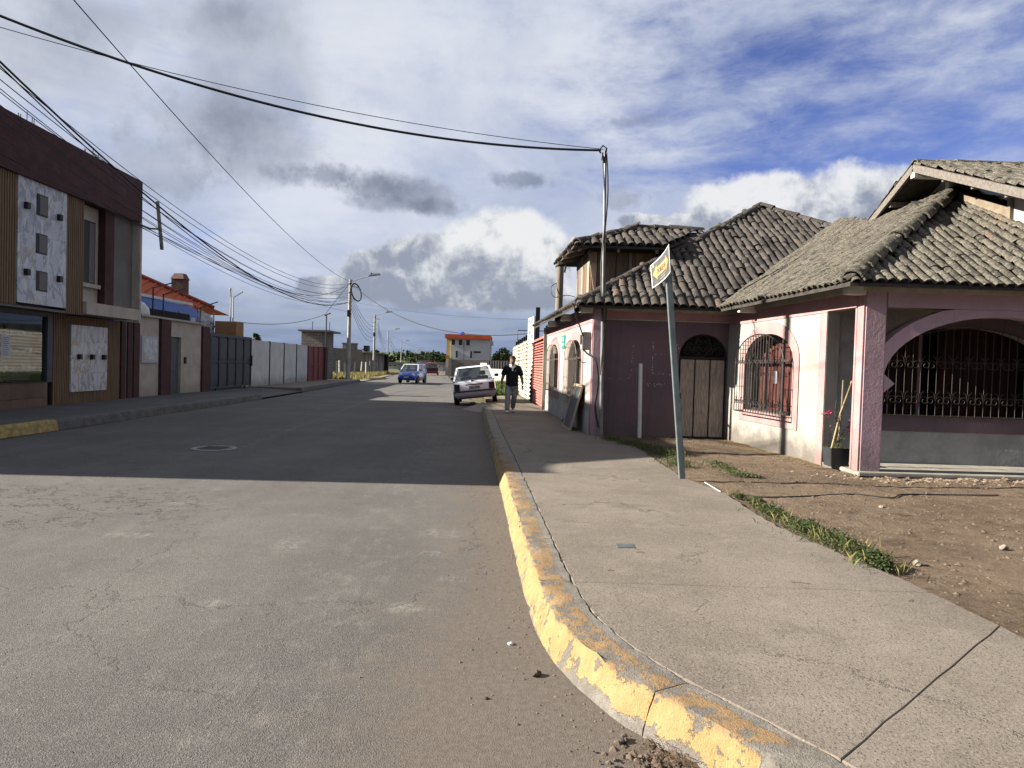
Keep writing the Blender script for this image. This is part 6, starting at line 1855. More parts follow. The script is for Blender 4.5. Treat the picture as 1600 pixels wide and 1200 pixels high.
# corrugated fence
cf = thing('corrugated_fence', 'tall cream corrugated metal fence with horizontal ribs between the black post and the open lot', 'fence', (.5, 33, SW))
ca, cb = P(829, 623, 29.4), P(800, 600, 41.0)
FF = frame((ca.x, 29.4), (cb.x-ca.x, 11.6)); LF = math.hypot(cb.x-ca.x, 11.6)
CORR = mat('corrugated_cream', (.47, .43, .36), .6, .2, 2, dirt=((.22, .15, .10, 1), .4, 1.5), metal=.1)
np_ = 5
for k in range(np_):
    a, b_ = LF*k/np_+.01, LF*(k+1)/np_-.01
    mb = MB(); rows = 60; zt = 2.78-.03*k
    for r_ in range(rows*1+1):
        z = .12+(zt-.12)*r_/rows
        n_ = .035*math.sin(r_*math.pi/1.5*.75)+(k % 2)*.02
        wob = .05*math.sin(z*2.2)*(k == 0)
        mb.v += [FF(a, n_+wob, z), FF(b_, n_, z+.0)]
    for r_ in range(rows): mb.f.append((2*r_, 2*r_+1, 2*r_+3, 2*r_+2))
    mb.build('sheet', CORR, cf, fix=False)
for k in range(9):
    s = LF*(k+.3)/9
    MB().box(s-.07, -.2, .0, s+.07, -.08, 3.12-.02*k, xf=FF).build('post', BLACKM, cf)
# unfinished concrete frame behind
uf = thing('unfinished_frame', 'unfinished concrete roof slab on bare columns behind the corrugated fence', 'building', tuple(P(820, 590, 44)))
ua = P(803, 545, 44); ub = P(840, 545, 44)
zs = P(820, 531, 44).z
MB().box(ua.x+.2, 44, zs-.28, ub.x+3, 50, zs).build('slab', mat('raw_concrete', (.19, .165, .145), .9, .3, 3), uf)
for px in (810, 818, 833, 845):
    x = P(px, 545, 44.3).x
    MB().box(x-.11, 44.3, 0, x+.11, 44.55, zs-.28).build('column', MATS['raw_concrete'], uf)
fr_ = MB(); xa = P(809, 515, 44.5).x; zt_ = P(809, 516, 44.5).z
fr_.tube([(xa, 44.5, zs), (xa, 44.5, zt_), (xa+3.5, 44.5, zt_)], .03, 5); fr_.build('steel_frame', IRON, uf)
MB().box(ub.x, 43, 0, ub.x+4, 43.2, 3.2).build('wall', WHITE, uf)

# block wall across the open ground, low pale wall, tyres row
gw_ = thing('perimeter_wall', 'grey block wall running right from the three-storey house', 'wall', (-2, 88, 0))
wa_ = P(704, 585, 88).x
MB().box(wa_, 88, 0, 6, 88.2, 2.15).build('wall', BLOCK, gw_)
MB().box(wa_-.3, 87.9, 0, wa_+.1, 88.3, 2.3).build('pier', BLOCK, gw_)
lw = thing('pale_brick_wall', 'low sunlit whitish block wall behind the walking man', 'wall', (-1, 60, 0))
xa_, xb_ = P(752, 580, 66).x, P(806, 580, 60).x
FL = frame((xb_, 60), (xa_-xb_, 6)); LL = math.hypot(xa_-xb_, 6)
FLr = lambda s, n, z: FL(s, -n, z)
MB().box(0, -.1, 0, LL, .1, 1.25, xf=FL).build('wall', BLOCKW, lw)
MB().box(LL-1.4, -.12, 1.25, LL, .12, 1.75, xf=FL).build('wall_step', BLOCKW, lw)
for k in range(12):
    s = LL-1.6-k*.52+1.7*0
    if s < .2: break
    o = MB().box(s-.07, -.06, 1.255, s+.07, .06, 1.95+.04*math.sin(k*2.1), xf=FL).build('stub_post', BLACKM, lw)
# three-storey house with orange parapet
hx0, hx1 = P(703.5, 560, 95).x, P(765, 560, 95).x
th_ = thing('orange_topped_house', 'three-storey whitish house with orange parapet and sunlit yellow side, far down the road', 'house', ((hx0+hx1)/2, 95, 0))
HW = mat('house_pale', (.52, .52, .53), .9, .12, 1, bump=.2); HY = mat('house_yellow', (.62, .47, .20), .9, .15, 1)
ORG = mat('orange_paint', (.56, .10, .03), .8, .15, 1); DG = mat('dark_glass', (.02, .025, .03), .2, .1)
zt5 = P(730, 529.5, 95).z; ztp = P(730, 523, 95).z
MB().box(hx0+.05, 95, 0, hx1, 103, zt5).build('wall', HW, th_)
MB().box(hx0-.55, 95.1, 0, hx0+.045, 103, zt5).build('side_wall', HY, th_)
MB().box(hx0-.75, 94.6, zt5, hx1+.05, 103.2, ztp).build('parapet', ORG, th_)
for px0, px1, py0, py1 in ((705.5, 711, 530.5, 538.5), (717, 722.5, 531, 539), (728.5, 734, 531.5, 539.5), (712, 715, 548, 558.5), (734.5, 737.5, 549, 559), (740, 751, 549, 551.5)):
    a, b_ = P(px0, py1, 94.97), P(px1, py0, 94.97)
    w_ = MB().box(a.x, 94.95, a.z, b_.x, 95.02, b_.z).build('window', MATS['dark_frame'], th_)
    MB().box(a.x+.06, 94.94, a.z+.06, b_.x-.06, 94.955, b_.z-.06).build('pane', DG, w_)
MB().box(hx0-.55, 94.4, 0, hx0+.9, 94.9, 2.0).build('gate_pier', mat('cream_pier', (.6, .55, .42), .9), th_)
MB().tube([(hx0+1.8, 94.9, 0), (hx0+1.8, 94.9, 4.6)], .04, 5).build('drainpipe', BLACKM, th_)
MB().bar((hx0-.3, 94.5, 2.2), (hx0-.3, 94.5, 2.7), .5, .5).build('yellow_sign', mat('amber', (.5, .27, .02), .6), th_)
a = P(722, 522, 98); MB().lathe([(.35, -.1), (.4, .3), (.2, .5)], (a.x, 98, ztp), 10).build('roof_tank', BLUE, th_)
MB().box(hx1, 96, zt5-.7, hx1+.35, 99, zt5-.2).build('balcony', HW, th_)

# ================================================================== HILLS, TREES, FAR HOUSES
def hill_mat():
    m = bpy.data.materials.new('hill_fields'); m.use_nodes = True; t = m.node_tree; t.nodes.clear(); g = NG(t)
    pos = g.new('ShaderNodeNewGeometry').outputs['Position']
    b = g.new('ShaderNodeBsdfPrincipled'); b.inputs['Roughness'].default_value = 1; b.inputs['Specular IOR Level'].default_value = 0
    cell = g.sep(g.voro(g.map(pos, scale=(1, .35, 0)), .018, out='Color'))[0]
    c = g.mix(cell, (.13, .17, .065), (.20, .22, .09))
    c = g.mix(g.step(cell, .7, .72), c, (.07, .095, .045))
    c = g.mix(g.m('MULTIPLY', g.step(g.noise(pos, .05, 6, .7), .5, .65), .6), c, (.05, .07, .035))
    g.put(b.inputs['Base Color'], c)
    o = g.new('ShaderNodeOutputMaterial'); t.links.new(b.outputs[0], o.inputs[0]); return m
mb = MB(); nx_, ny_ = 90, 24
for j in range(ny_+1):
    for i in range(nx_+1):
        x = -900+1800*i/nx_; y = 230+900*(j/ny_)**1.3
        h = 6.0*min(1, (y-230)/260)+10*max(0, (y-500)/600)+2.6*fbm(x*.006, y*.006, 3)*min(1, (y-230)/100)
        mb.v.append((x, y, h-.2))
for j in range(ny_):
    for i in range(nx_):
        a = j*(nx_+1)+i; mb.f.append((a, a+1, a+nx_+2, a+nx_+1))
structure(mb, 'hills', hill_mat(), smooth=True)
LEAFD = leaf_mat('dark_leaves', (.018, .032, .014), (.045, .065, .026), .15)
LEAFM = leaf_mat('mid_leaves', (.04, .06, .02), (.085, .11, .04), .2)
LEAFY = leaf_mat('yellow_green_leaves', (.11, .14, .04), (.19, .21, .07), .3)
BARK = mat('bark', (.09, .07, .055), .95, .3, 4)
def tree(x, y, h, w, label, mt, group, seed, z0=0, conical=False, n=420, cat='tree', clumps=9, leaf=None):
    rr = random.Random(seed)
    t = thing('tree', label, cat, (x, y, z0), group)
    tr = MB().tube([(x, y, z0-.3), (x+rr.uniform(-.1, .1)*w, y, z0+h*.5), (x, y, z0+h*.85)], [h*.035, h*.025, h*.008], 6)
    for k in range(4):
        a = rr.uniform(0, 6.28); zz = z0+h*rr.uniform(.3, .6)
        tr.tube([(x, y, zz), (x+math.cos(a)*w*.35, y+math.sin(a)*w*.35, zz+h*.18)], [h*.014, h*.005], 5)
    tr.build('trunk', BARK, t)
    mb = MB(); lf = leaf or h*.045
    cl = []
    for k in range(clumps):
        a = rr.uniform(0, 6.28); zz = rr.uniform(.28, .92)
        rad = w*.5*((1-zz)*1.15 if conical else math.sin(math.pi*min(1, max(.1, (zz-.12)/.95)))*rr.uniform(.5, 1.0))
        q = rr.uniform(.3, 1)
        cl.append((x+math.cos(a)*rad*q, y+math.sin(a)*rad*q, z0+h*zz, w*(.10 if conical else .2)*rr.uniform(.7, 1.3)))
    for k in range(n):
        c = cl[rr.randrange(len(cl))]
        v = Vector((rr.gauss(0, 1), rr.gauss(0, 1), rr.gauss(0, .8))).normalized()*c[3]*rr.uniform(.3, 1.25)
        p = Vector(c[:3])+v; u = Vector((rr.gauss(0, 1), rr.gauss(0, 1), rr.gauss(0, 1))).normalized(); w2 = u.orthogonal().normalized()
        s = lf*rr.uniform(.6, 1.4)
        mb.add([p-u*s, p+w2*s*.6, p+u*s, p-w2*s*.6], [(0, 1, 2, 3)])
    mb.build('crown', mt, t, fix=False)
    return t
# trees along the skyline: (px, base distance, top py, width px, conical, material)
TR = [(624, 330, 553, 16, 0), (636, 260, 547, 8, 1), (646, 300, 551, 20, 0), (660, 260, 549, 11, 1), (668, 270, 551, 12, 1), (676, 250, 551, 12, 0), (684, 270, 549, 10, 1), (690, 250, 552, 10, 0), (697, 280, 555, 8, 0), (654, 230, 556, 14, 0), (672, 220, 557, 16, 0), (686, 215, 558, 14, 0), (642, 220, 560, 14, 0)]
for k, (px, Y, pyt, wpx, con) in enumerate(TR):
    b0 = P(px, 568, Y); top = P(px, pyt, Y); sc_ = Y/1100
    bz = 0 if Y < 240 else 1.0
    tree(b0.x, Y, top.z-bz, wpx*sc_*1.25, (ORD[sum(1 for q in TR if q[4] and q[0] < px)]+' from the left of the dark conifers in the tree line at the road end') if con else (ORD[sum(1 for q in TR if not q[4] and q[0] < px)]+' from the left of the rounded trees in the tree line at the road end'), LEAFD if k % 3 else LEAFM,
         'far conifers at the end of the road' if con else 'far rounded trees at the end of the road', 100+k, bz, bool(con), 380, leaf=.55 if con else .7, clumps=16 if con else 11)
TL = [(628, 380, 551, 8), (612, 300, 556, 14), (600, 300, 552, 16), (575, 260, 551, 18), (566, 240, 552, 16), (558, 240, 550, 16), (588, 300, 547, 8), (520, 300, 550, 14), (400, 170, 520, 8), (448, 220, 538, 14), (455, 220, 540, 10)]
for k, (px, Y, pyt, wpx) in enumerate(TL):
    b0 = P(px, 568, Y); top = P(px, pyt, Y); sc_ = Y/1100
    tree(b0.x, Y, top.z, wpx*sc_*1.2, ORD[sum(1 for q in TL if q[0] < px)]+' from the left of the distant dark trees above the left-hand walls', LEAFD, 'far trees above the left walls', 140+k, 0, False, 300, leaf=.6)
b0 = P(783, 575, 84)
tree(b0.x, 96, P(783, 545, 96).z, 2.9, 'light green bushy tree between the three-storey house and the corrugated fence', LEAFM, None, 160, 0, False, 2400, leaf=.16, clumps=22)
b0 = P(772, 575, 100)
tree(P(771, 575, 110).x, 110, P(771, 556, 110).z, 1.8, 'small dark bush right of the three-storey house', LEAFD, None, 161, 0, False, 600, leaf=.14, cat='bush')
# far wood on the slope
rr = random.Random(77); mb = MB()
for k in range(5200):
    x = rr.uniform(-420, 300); y = rr.uniform(300, 420)
    if fbm(x*.012, y*.02, 8) < .02: continue
    h = 6.0*min(1, (y-230)/260); z = h+abs(rr.gauss(0, 1.6)); s = rr.uniform(.5, 1.2)
    u = Vector((rr.gauss(0, 1), rr.gauss(0, 1), rr.gauss(0, 1))).normalized(); w2 = u.orthogonal().normalized(); p = Vector((x, y, z))
    mb.add([p-u*s, p+w2*s*.7, p+u*s, p-w2*s*.7], [(0, 1, 2, 3)])
o = mb.build('far_wood', LEAFD, None, fix=False); props(o, 'far scattered woodland on the green slopes at the horizon', 'wood', None, 'stuff')
# small far houses and walls at the road end
FHS = [(651, 576, 660, 562.5, 190, (.55, .55, .55)), (664, 577, 668.5, 563, 175, (.45, .42, .38)), (684, 577, 692, 566, 150, (.40, .40, .38)), (641, 577, 648, 566, 210, (.5, .47, .42)), (604, 583, 622, 566, 160, (.35, .35, .34)), (624, 577, 636, 568, 230, (.45, .42, .38))]
lab = ['tiny white house at the far end of the road left of the red car', 'tiny grey-beige hut just left of the red car', 'tiny grey hut between the red car and the three-storey house', 'tiny beige house behind the blue car roof', 'grey wall and hut left of the blue car at the far kerb', 'tiny beige shed beyond the street poles']
for k, (xa, ya, xb2, yb2, Y, c) in enumerate(FHS):
    a, b_ = P(xa, ya, Y), P(xb2, yb2, Y)
    t = thing('small_house', lab[k], 'house', (a.x, Y, 0))
    MB().box(a.x, Y, -.1, b_.x, Y+6, b_.z-.4).build('wall', mat('far_wall_%s' % 'abcdef'[k], c, .9), t)
    MB().box(a.x-.3, Y-.3, b_.z-.4, b_.x+.3, Y+6.3, b_.z).build('roof', GREYR, t)
    w = (b_.x-a.x)
    for q in (.25, .65): MB().box(a.x+w*q, Y-.05, .9, a.x+w*(q+.16), Y, b_.z-.9).build('window', DG, t)
# ================================================================== TEXT HELPER
def text_mesh(txt, map3, width, height, cx, cy, name, mt, parent, bold=0.0, local=False):
    """flat lettering as mesh: text fitted into width x height around (cx, cy) of map3(u, v)"""
    cu = bpy.data.curves.new('lettering', 'FONT'); cu.body = txt; cu.align_x = 'CENTER'; cu.align_y = 'CENTER'; cu.offset = bold
    cu.resolution_u = 2
    ob = bpy.data.objects.new('lettering', cu); me0 = ob.to_mesh()
    co = [v.co.copy() for v in me0.vertices]; fs = [tuple(p.vertices) for p in me0.polygons]
    x0 = min(c.x for c in co); x1 = max(c.x for c in co); y0 = min(c.y for c in co); y1 = max(c.y for c in co)
    ob.to_mesh_clear(); bpy.data.objects.remove(ob); bpy.data.curves.remove(cu)
    mb = MB(); mb.v = [tuple(map3(cx+((c.x-x0)/(x1-x0)-.5)*width, cy+((c.y-y0)/(y1-y0)-.5)*height)) for c in co]; mb.f = fs
    return mb.build(name, mt, parent, fix=False, local=local)

# ================================================================== TWO-WAY ROAD SIGN
q = G(1068, 748, SW); qt = P(1042, 428, 9.15)
sp_ = thing('road_sign', 'leaning grey post with a bent black and orange two-way arrow sign at the pavement edge', 'road sign', (q.x, q.y, SW))
POSTM = mat('grey_green_post', (.165, .195, .20), .55, .3, 5, metal=.2, dirt=((.25, .23, .2, 1), .5, 4))
MB().bar((q.x, q.y, SW-.2), (qt.x+.02, 9.2, qt.z+.12), .075, .075).build('post', POSTM, sp_, bevel=.006)
tl, tr_, br_, bl_ = P(1016, 415, 9.45), P(1045, 381, 8.85), P(1047.5, 425, 8.85), P(1019, 451, 9.45)
nrm = (tr_-tl).cross(bl_-tl).normalized()
if nrm.x > 0: nrm = -nrm
def SQ(off): 
    def f(u, v):   # u: 0 left .. 1 right as read, v: 0 bottom .. 1 top
        a = bl_.lerp(br_, u); b_ = tl.lerp(tr_, u); p = a.lerp(b_, v)
        return p+nrm*(off-.032*math.sin(math.pi*u))
    return f
def quadgrid(f, u0, u1, v0, v1, n=10):
    mb = MB(); 
    for i in range(n+1):
        u = u0+(u1-u0)*i/n; mb.v += [tuple(f(u, v0)), tuple(f(u, v1))]
    for i in range(n): mb.f.append((2*i, 2*i+2, 2*i+3, 2*i+1))
    return mb
SBL = mat('sign_black', (.10, .105, .105), .5, .3, 12, dirt=((.25, .25, .24, 1), .35, 6)); SOR = mat('sign_orange', (.56, .29, .11), .5, .2, 12, dirt=((.45, .38, .3, 1), .4, 9)); SWH = mat('sign_pale', (.55, .55, .50), .5, .15, 12)
mb = quadgrid(SQ(0), 0, 1, 0, 1, 14); m2 = quadgrid(SQ(-.008), 0, 1, 0, 1, 14); n0 = len(mb.v); mb.v += m2.v; mb.f += [tuple(i+n0 for i in f)[::-1] for f in m2.f]
for a, b_ in ((0, 1),): pass
N2 = 15
mb.f += [(2*i, 2*i+2, n0+2*i+2, n0+2*i) for i in range(14)]+[(2*i+1, n0+2*i+1, n0+2*i+3, 2*i+3) for i in range(14)]
pl_s = mb.build('sign_plate', SWH, sp_)
quadgrid(SQ(.003), .035, .965, .05, .95, 12).build('sign_face', SBL, pl_s, fix=False)
def poly_map(pts, off, name, mt, parent):
    f = SQ(off); mb = MB(); mb.add([f(u, v) for u, v in pts], [tuple(range(len(pts)))]); return mb.build(name, mt, parent, fix=False)
fA = SQ(.006)
quadgrid(SQ(.006), .26, .74, .32, .70, 8).build('arrow', SOR, pl_s, fix=False)
poly_map([(.09, .51), (.27, .82), (.27, .20)], .0065, 'arrow_head', SOR, pl_s)
poly_map([(.91, .51), (.73, .20), (.73, .82)], .0065, 'arrow_head', SOR, pl_s)
text_mesh('DOBLE VIA', lambda u, v: SQ(.0095)(u, v), .44, .19, .50, .51, 'lettering', SBL, pl_s, .01)
text_mesh('MUNICIPIO', lambda u, v: SQ(.0075)(u, v), .30, .06, .52, .16, 'small_print', SWH, pl_s) if False else None
quadgrid(SQ(.0065), .36, .66, .12, .155, 4).build('small_print', mat('faded_print', (.30, .31, .28), .6, .3, 30), pl_s, fix=False)
quadgrid(SQ(.0065), .42, .70, .21, .235, 4).build('small_print', MATS['faded_print'], pl_s, fix=False)
quadgrid(SQ(.0065), .10, .16, .78, .90, 2).build('emblem', mat('faded_lime', (.35, .38, .10), .6, .3, 30), pl_s, fix=False)

# ================================================================== WHITE PIPE BY THE MAUVE WALL
q = P(999, 688, 14.75); qt = P(1001, 568, 14.75)
o = MB().tube([(q.x, 14.75, .05), (qt.x, 14.75, qt.z-.02), (qt.x, 14.75, qt.z)], [.042, .042, .042], 12).build('white_pipe', mat('white_pvc', (.60, .60, .58), .45, .15, 5), smooth=True)
props(o, 'upright white plastic pipe standing free before the dark mauve wall', 'pipe'); origin_to(o, (q.x, 14.75, .1))
MB().lathe([(.030, 0), (.045, 0), (.045, .05), (.030, .05)], (qt.x, 14.75, qt.z-.03), 12).build('pipe_mouth', BLACKM, o) if False else None

# ================================================================== CHALKBOARD, BAG
cb_ = thing('blank_signboard', 'dark blank board in a pale wooden frame leaning against the street wall by the corner', 'board', (1.5, 16.3, SW))
Bn, Bf = 15.65, 16.75
def BQ(u, v, off=0):
    y = Bf+(Bn-Bf)*u; xw_ = 1.68-.069*(y-14.9)
    return Vector((xw_-.30+.25*v-off, y, SW+.012+1.0*v))
mb = MB()
mb.add([BQ(0, 0), BQ(1, 0), BQ(1, 1), BQ(0, 1)]+[BQ(0, 0, -.02), BQ(1, 0, -.02), BQ(1, 1, -.02), BQ(0, 1, -.02)], [(0, 1, 2, 3), (7, 6, 5, 4), (0, 4, 5, 1), (1, 5, 6, 2), (2, 6, 7, 3), (3, 7, 4, 0)])
mb.build('board', mat('blackboard', (.05, .055, .06), .6, .25, 8), cb_)
PWD = mat('pale_wood', (.42, .33, .23), .7, .3, 8, stretch=(5, 5, 5))
for a, b_ in (((0, 0), (1, 0)), ((1, 0), (1, 1)), ((1, 1), (0, 1)), ((0, 1), (0, 0))):
    MB().bar(BQ(*a, .008), BQ(*b_, .008), .055, .045, up=(1, 0, 0)).build('frame_rail', PWD, cb_)
q = G(882, 661, SW)
rr = random.Random(6); bm = bmesh.new(); bmesh.ops.create_icosphere(bm, subdivisions=3, radius=.085)
for v in bm.verts: v.co *= 1+.22*fbm(v.co.x*14, v.co.y*14, v.co.z*14); v.co.z *= .8
me = bpy.data.meshes.new('bag'); bm.to_mesh(me); bm.free(); me.materials.append(mat('black_bag', (.012, .012, .014), .35, .2, 20))
o = bpy.data.objects.new('rubbish_bag', me); COL.objects.link(o); o.location = (q.x+.02, q.y, SW+.065); props(o, 'small black bag lying on the shaded pavement at the foot of the street wall', 'bag')

# ================================================================== PLANTER WITH FLOWERS
px_, py_ = 4.98, 10.72
plt_ = thing('planter', 'square black plastic planter in the porch side opening', 'planter', (px_, py_, .215))
mb = MB(); 
def ringbox(w, z): return [(px_-w, py_-w, z), (px_+w, py_-w, z), (px_+w, py_+w, z), (px_-w, py_+w, z)]
mb.v = ringbox(.13, .215)+ringbox(.15, .50)+ringbox(.135, .50)+ringbox(.13, .46)
for a in range(3):
    for k in range(4): mb.f.append((a*4+k, a*4+(k+1) % 4, a*4+4+(k+1) % 4, a*4+4+k))
mb.f.append((3, 2, 1, 0)); mb.build('pot', mat('black_plastic', (.030, .032, .034), .5, .2, 10), plt_, bevel=.006)
MB().box(px_-.128, py_-.128, .40, px_+.128, py_+.128, .462).build('soil', mat('soil', (.04, .03, .02), .95, .4, 20), plt_)
bg_ = thing('bougainvillea', 'spindly bougainvillea with a few magenta flowers tied to bamboo canes in the black planter', 'plant', (px_, py_, .46))
MB().tube([(px_-.13, py_-.10, .46), (px_+.02, py_-.02, 1.0), (px_+.19, py_, 1.52)], .011, 6).build('cane', mat('bamboo', (.42, .30, .16), .6, .3, 10), bg_)
MB().tube([(px_+.02, py_+.02, .46), (px_+.05, py_, 1.0), (px_+.06, py_, 1.53)], .012, 6).build('cane', mat('bamboo_grey', (.22, .18, .12), .7, .3, 10), bg_)
st = MB(); rr = random.Random(8); tips = []
for k in range(7):
    p = Vector((px_+rr.uniform(-.05, .05), py_+rr.uniform(-.05, .05), .46)); pts = [p]
    tx = [-.18, .24, .22, -.1, .1, -.05, .02][k]; tz = [1.02, .93, .80, .80, .75, 1.2, .6][k]
    for j in range(1, 6):
        t_ = j/5; pts.append(Vector((px_+tx*t_**1.5+rr.uniform(-.012, .012), py_+rr.uniform(-.03, .03), .46+(tz-.46)*t_)))
    st.tube(pts, .004, 4); tips += pts[1:]
st.build('stem', BARK, bg_)
lf = MB()
def leafq(mb, p, s, rr):
    u = Vector((rr.gauss(0, 1), rr.gauss(0, 1), rr.gauss(0, .7))).normalized(); w = u.cross(Vector((rr.gauss(0, 1), rr.gauss(0, 1), rr.gauss(0, 1)))).normalized()
    p = Vector(p); mb.add([p-u*s, p-u*s*.2+w*s*.5, p+u*s, p-u*s*.2-w*s*.5], [(0, 1, 2, 3)])
for p in tips:
    for _ in range(4): leafq(lf, p+Vector((rr.gauss(0, .02), rr.gauss(0, .02), rr.gauss(0, .02))), .016, rr)
for _ in range(160): leafq(lf, (px_+rr.uniform(-.12, .12), py_+rr.uniform(-.12, .12), .47+rr.uniform(0, .05)), .014, rr)
o = lf.build('leaves', GREENG, bg_, fix=False); o['kind'] = 'stuff'
MAG = mat('magenta_bract', (.42, .012, .10), .6, .3, 30)
for (x, z, n) in ((-.14, 1.03, 26), (-.19, 1.0, 16), (.20, .90, 22), (.165, .80, 12), (.21, .77, 8)):
    f = MB()
    for _ in range(n): leafq(f, (px_+x+rr.gauss(0, .022), py_-.03+rr.gauss(0, .02), z+rr.gauss(0, .02)), .019, rr)
    f.build('flower', MAG, bg_, fix=False)

# ================================================================== CARS
TYRE = mat('tyre', (.02, .02, .02), .9); RIM = mat('wheel_rim', (.30, .31, .32), .4, .15, metal=.6); GLS = glass_mat('car_glass', (.01, .012, .014), .72)
BUMPD = mat('bumper_dark', (.03, .03, .032), .6, .2); TAIL = mat('tail_lamp', (.035, .010, .012), .25, .2); HEADL = mat('head_lamp', (.65, .66, .62), .15, .1); SEATM = mat('seat_cloth', (.03, .03, .032), .9)
def car(name, label, cat, loc, rot, L, Wd, H, belt, paint, front, hood=.95, sl=.40, whl=.27, lights='rear', roofc=None, plate=None):
    t = thing(name, label, cat, loc, None, rot)
    hw = Wd/2; ly = L/2
    st_ = [(-ly, .86, .36, belt-.10), (-ly+.05, .96, .30, belt-.03), (-ly+.30, 1.0, .22, belt), (-.4, 1.0, .20, belt), (.55, 1.0, .20, belt-.0),
           (ly-hood+.1, .99, .20, belt-.02), (ly-.35, .94, .22, belt-.16), (ly-.10, .86, .26, belt-.27), (ly, .74, .34, belt-.38)]
    mb = MB(); n = 14
    for (y, w, zb, zt) in st_:
        W_ = hw*w; h = zt-zb
        prof = [(0, zb), (.80, zb), (.93, zb+.06*h), (.985, zb+.25*h), (1.0, zb+.5*h), (.985, zb+.78*h), (.95, zb+.93*h), (.88, zt), (0, zt+.015)]
        ring = [(W_*a, y, z) for a, z in prof]+[(-W_*a, y, z) for a, z in prof[-2:0:-1]]
        mb.v += ring; n = len(ring)
    for i in range(len(st_)-1):
        for k in range(n): mb.f.append((i*n+k, i*n+(k+1) % n, (i+1)*n+(k+1) % n, (i+1)*n+k))
    mb.f.append(tuple(range(n))[::-1]); mb.f.append(tuple((len(st_)-1)*n+k for k in range(n)))
    mb.build('body', paint, t, smooth=True, local=True, bevel=0)
    # greenhouse
    yb, yf = -ly+.07, ly-hood+.08
    tb, tf = yb+sl, yf-.62
    wb, wt = hw*.93, hw*.74
    B = [Vector((-wb, yb, belt-.02)), Vector((wb, yb, belt-.02)), Vector((wb, yf, belt-.03)), Vector((-wb, yf, belt-.03))]
    T = [Vector((-wt, tb, H-.05)), Vector((wt, tb, H-.05)), Vector((wt, tf, H-.06)), Vector((-wt, tf, H-.06))]
    pil = MB()
    for b_, tt in zip(B, T): MB().bar(b_, tt, .085, .07, up=(1, 0, 0)).build('pillar', roofc or paint, t, local=True)
    for s_ in (-1, 1):
        m0 = Vector((s_*wb, (yb+yf)/2-.05, belt)); m1 = Vector((s_*wt, (tb+tf)/2-.05, H-.06)); MB().bar(m0, m1, .06, .05, up=(1, 0, 0)).build('pillar', roofc or paint, t, local=True)
    rf = MB(); rows = [(tb-.06, .0), (tb+.1, .045), ((tb+tf)/2, .06), (tf-.1, .045), (tf+.03, -.005)]
    for y, dz in rows:
        for a in (-1.03, -.9, -.5, 0, .5, .9, 1.03): rf.v.append((wt*a, y, H-.06+dz*(1-abs(a)**6*.0)-(.05 if abs(a) > 1 else 0)))
    for i in range(4):
        for k in range(6): a = i*7+k; rf.f.append((a, a+1, a+8, a+7))
    rf.build('roof', roofc or paint, t, local=True, smooth=True)
    MB().box(-wt, tb, H-.09, wt, tf, H-.07).build('headlining', BUMPD, t, local=True)
    def pane(a, b_, c, d, nm): MB().add([a, b_, c, d], [(0, 1, 2, 3)]).build(nm, GLS, t, local=True, fix=False)
    pane(B[0], B[1], T[1], T[0], 'rear_window'); pane(B[2], B[3], T[3], T[2], 'windscreen'); pane(B[1], B[2], T[2], T[1], 'side_window'); pane(B[3], B[0], T[0], T[3], 'side_window')
    # cabin: seats
    for x in (-.34, .34):
        MB().box(x-.22, .0, .45, x+.22, .12, belt+.12).build('seat', SEATM, t, local=True, bevel=.03)
        MB().box(x-.12, .02, belt+.14, x+.12, .10, belt+.32).build('headrest', SEATM, t, local=True, bevel=.03)
    MB().box(-.55, -.95, .5, .55, -.85, belt+.08).build('rear_seat', SEATM, t, local=True, bevel=.03)
    # wheels
    for sx_ in (-1, 1):
        for yw in (-ly+.62, ly-.68):
            c = (sx_*(hw-.09), yw, whl)
            w_ = MB().lathe([(whl*.55, -.08), (whl*.93, -.085), (whl, -.05), (whl, .05), (whl*.93, .085), (whl*.55, .08)], c, 24, 'x').build('wheel', TYRE, t, local=True, smooth=True)
            MB().lathe([(whl*.2, .06*sx_-.0), (whl*.58, .085*sx_), (whl*.60, .07*sx_)], c, 18, 'x').build('rim', RIM, w_, local=True)
            MB().lathe([(whl*1.16, -.03), (whl*1.20, .0), (whl*1.16, .012)], (sx_*(hw-.012), yw, whl+.02), 24, 'x').build('wheel_arch', BUMPD, t, local=True)
    for sx_ in (-1, 1):
        MB().box(sx_*(hw+.00), yf-.28, belt+.02, sx_*(hw+.17), yf-.20, belt+.14).build('mirror', BUMPD, t, local=True, bevel=.02)
    return t, hw, ly
WP = mat('white_car_paint', (.76, .78, .84), .35, .08, 2, coat=.5, dirt=((.25, .22, .2, 1), .25, 3))
q = G(716, 633, 0)
cx_ = q.x+.67
tilt = math.atan2(.175, 1.4)
cw_, hw, ly = car('white_hatchback', 'old white hatchback parked with its right wheels up on the verge', 'car', (cx_-.02, q.y+1.30, .005+.085), (0, -tilt, R(2.0)), 3.5, 1.64, 1.46, .92, WP, False)
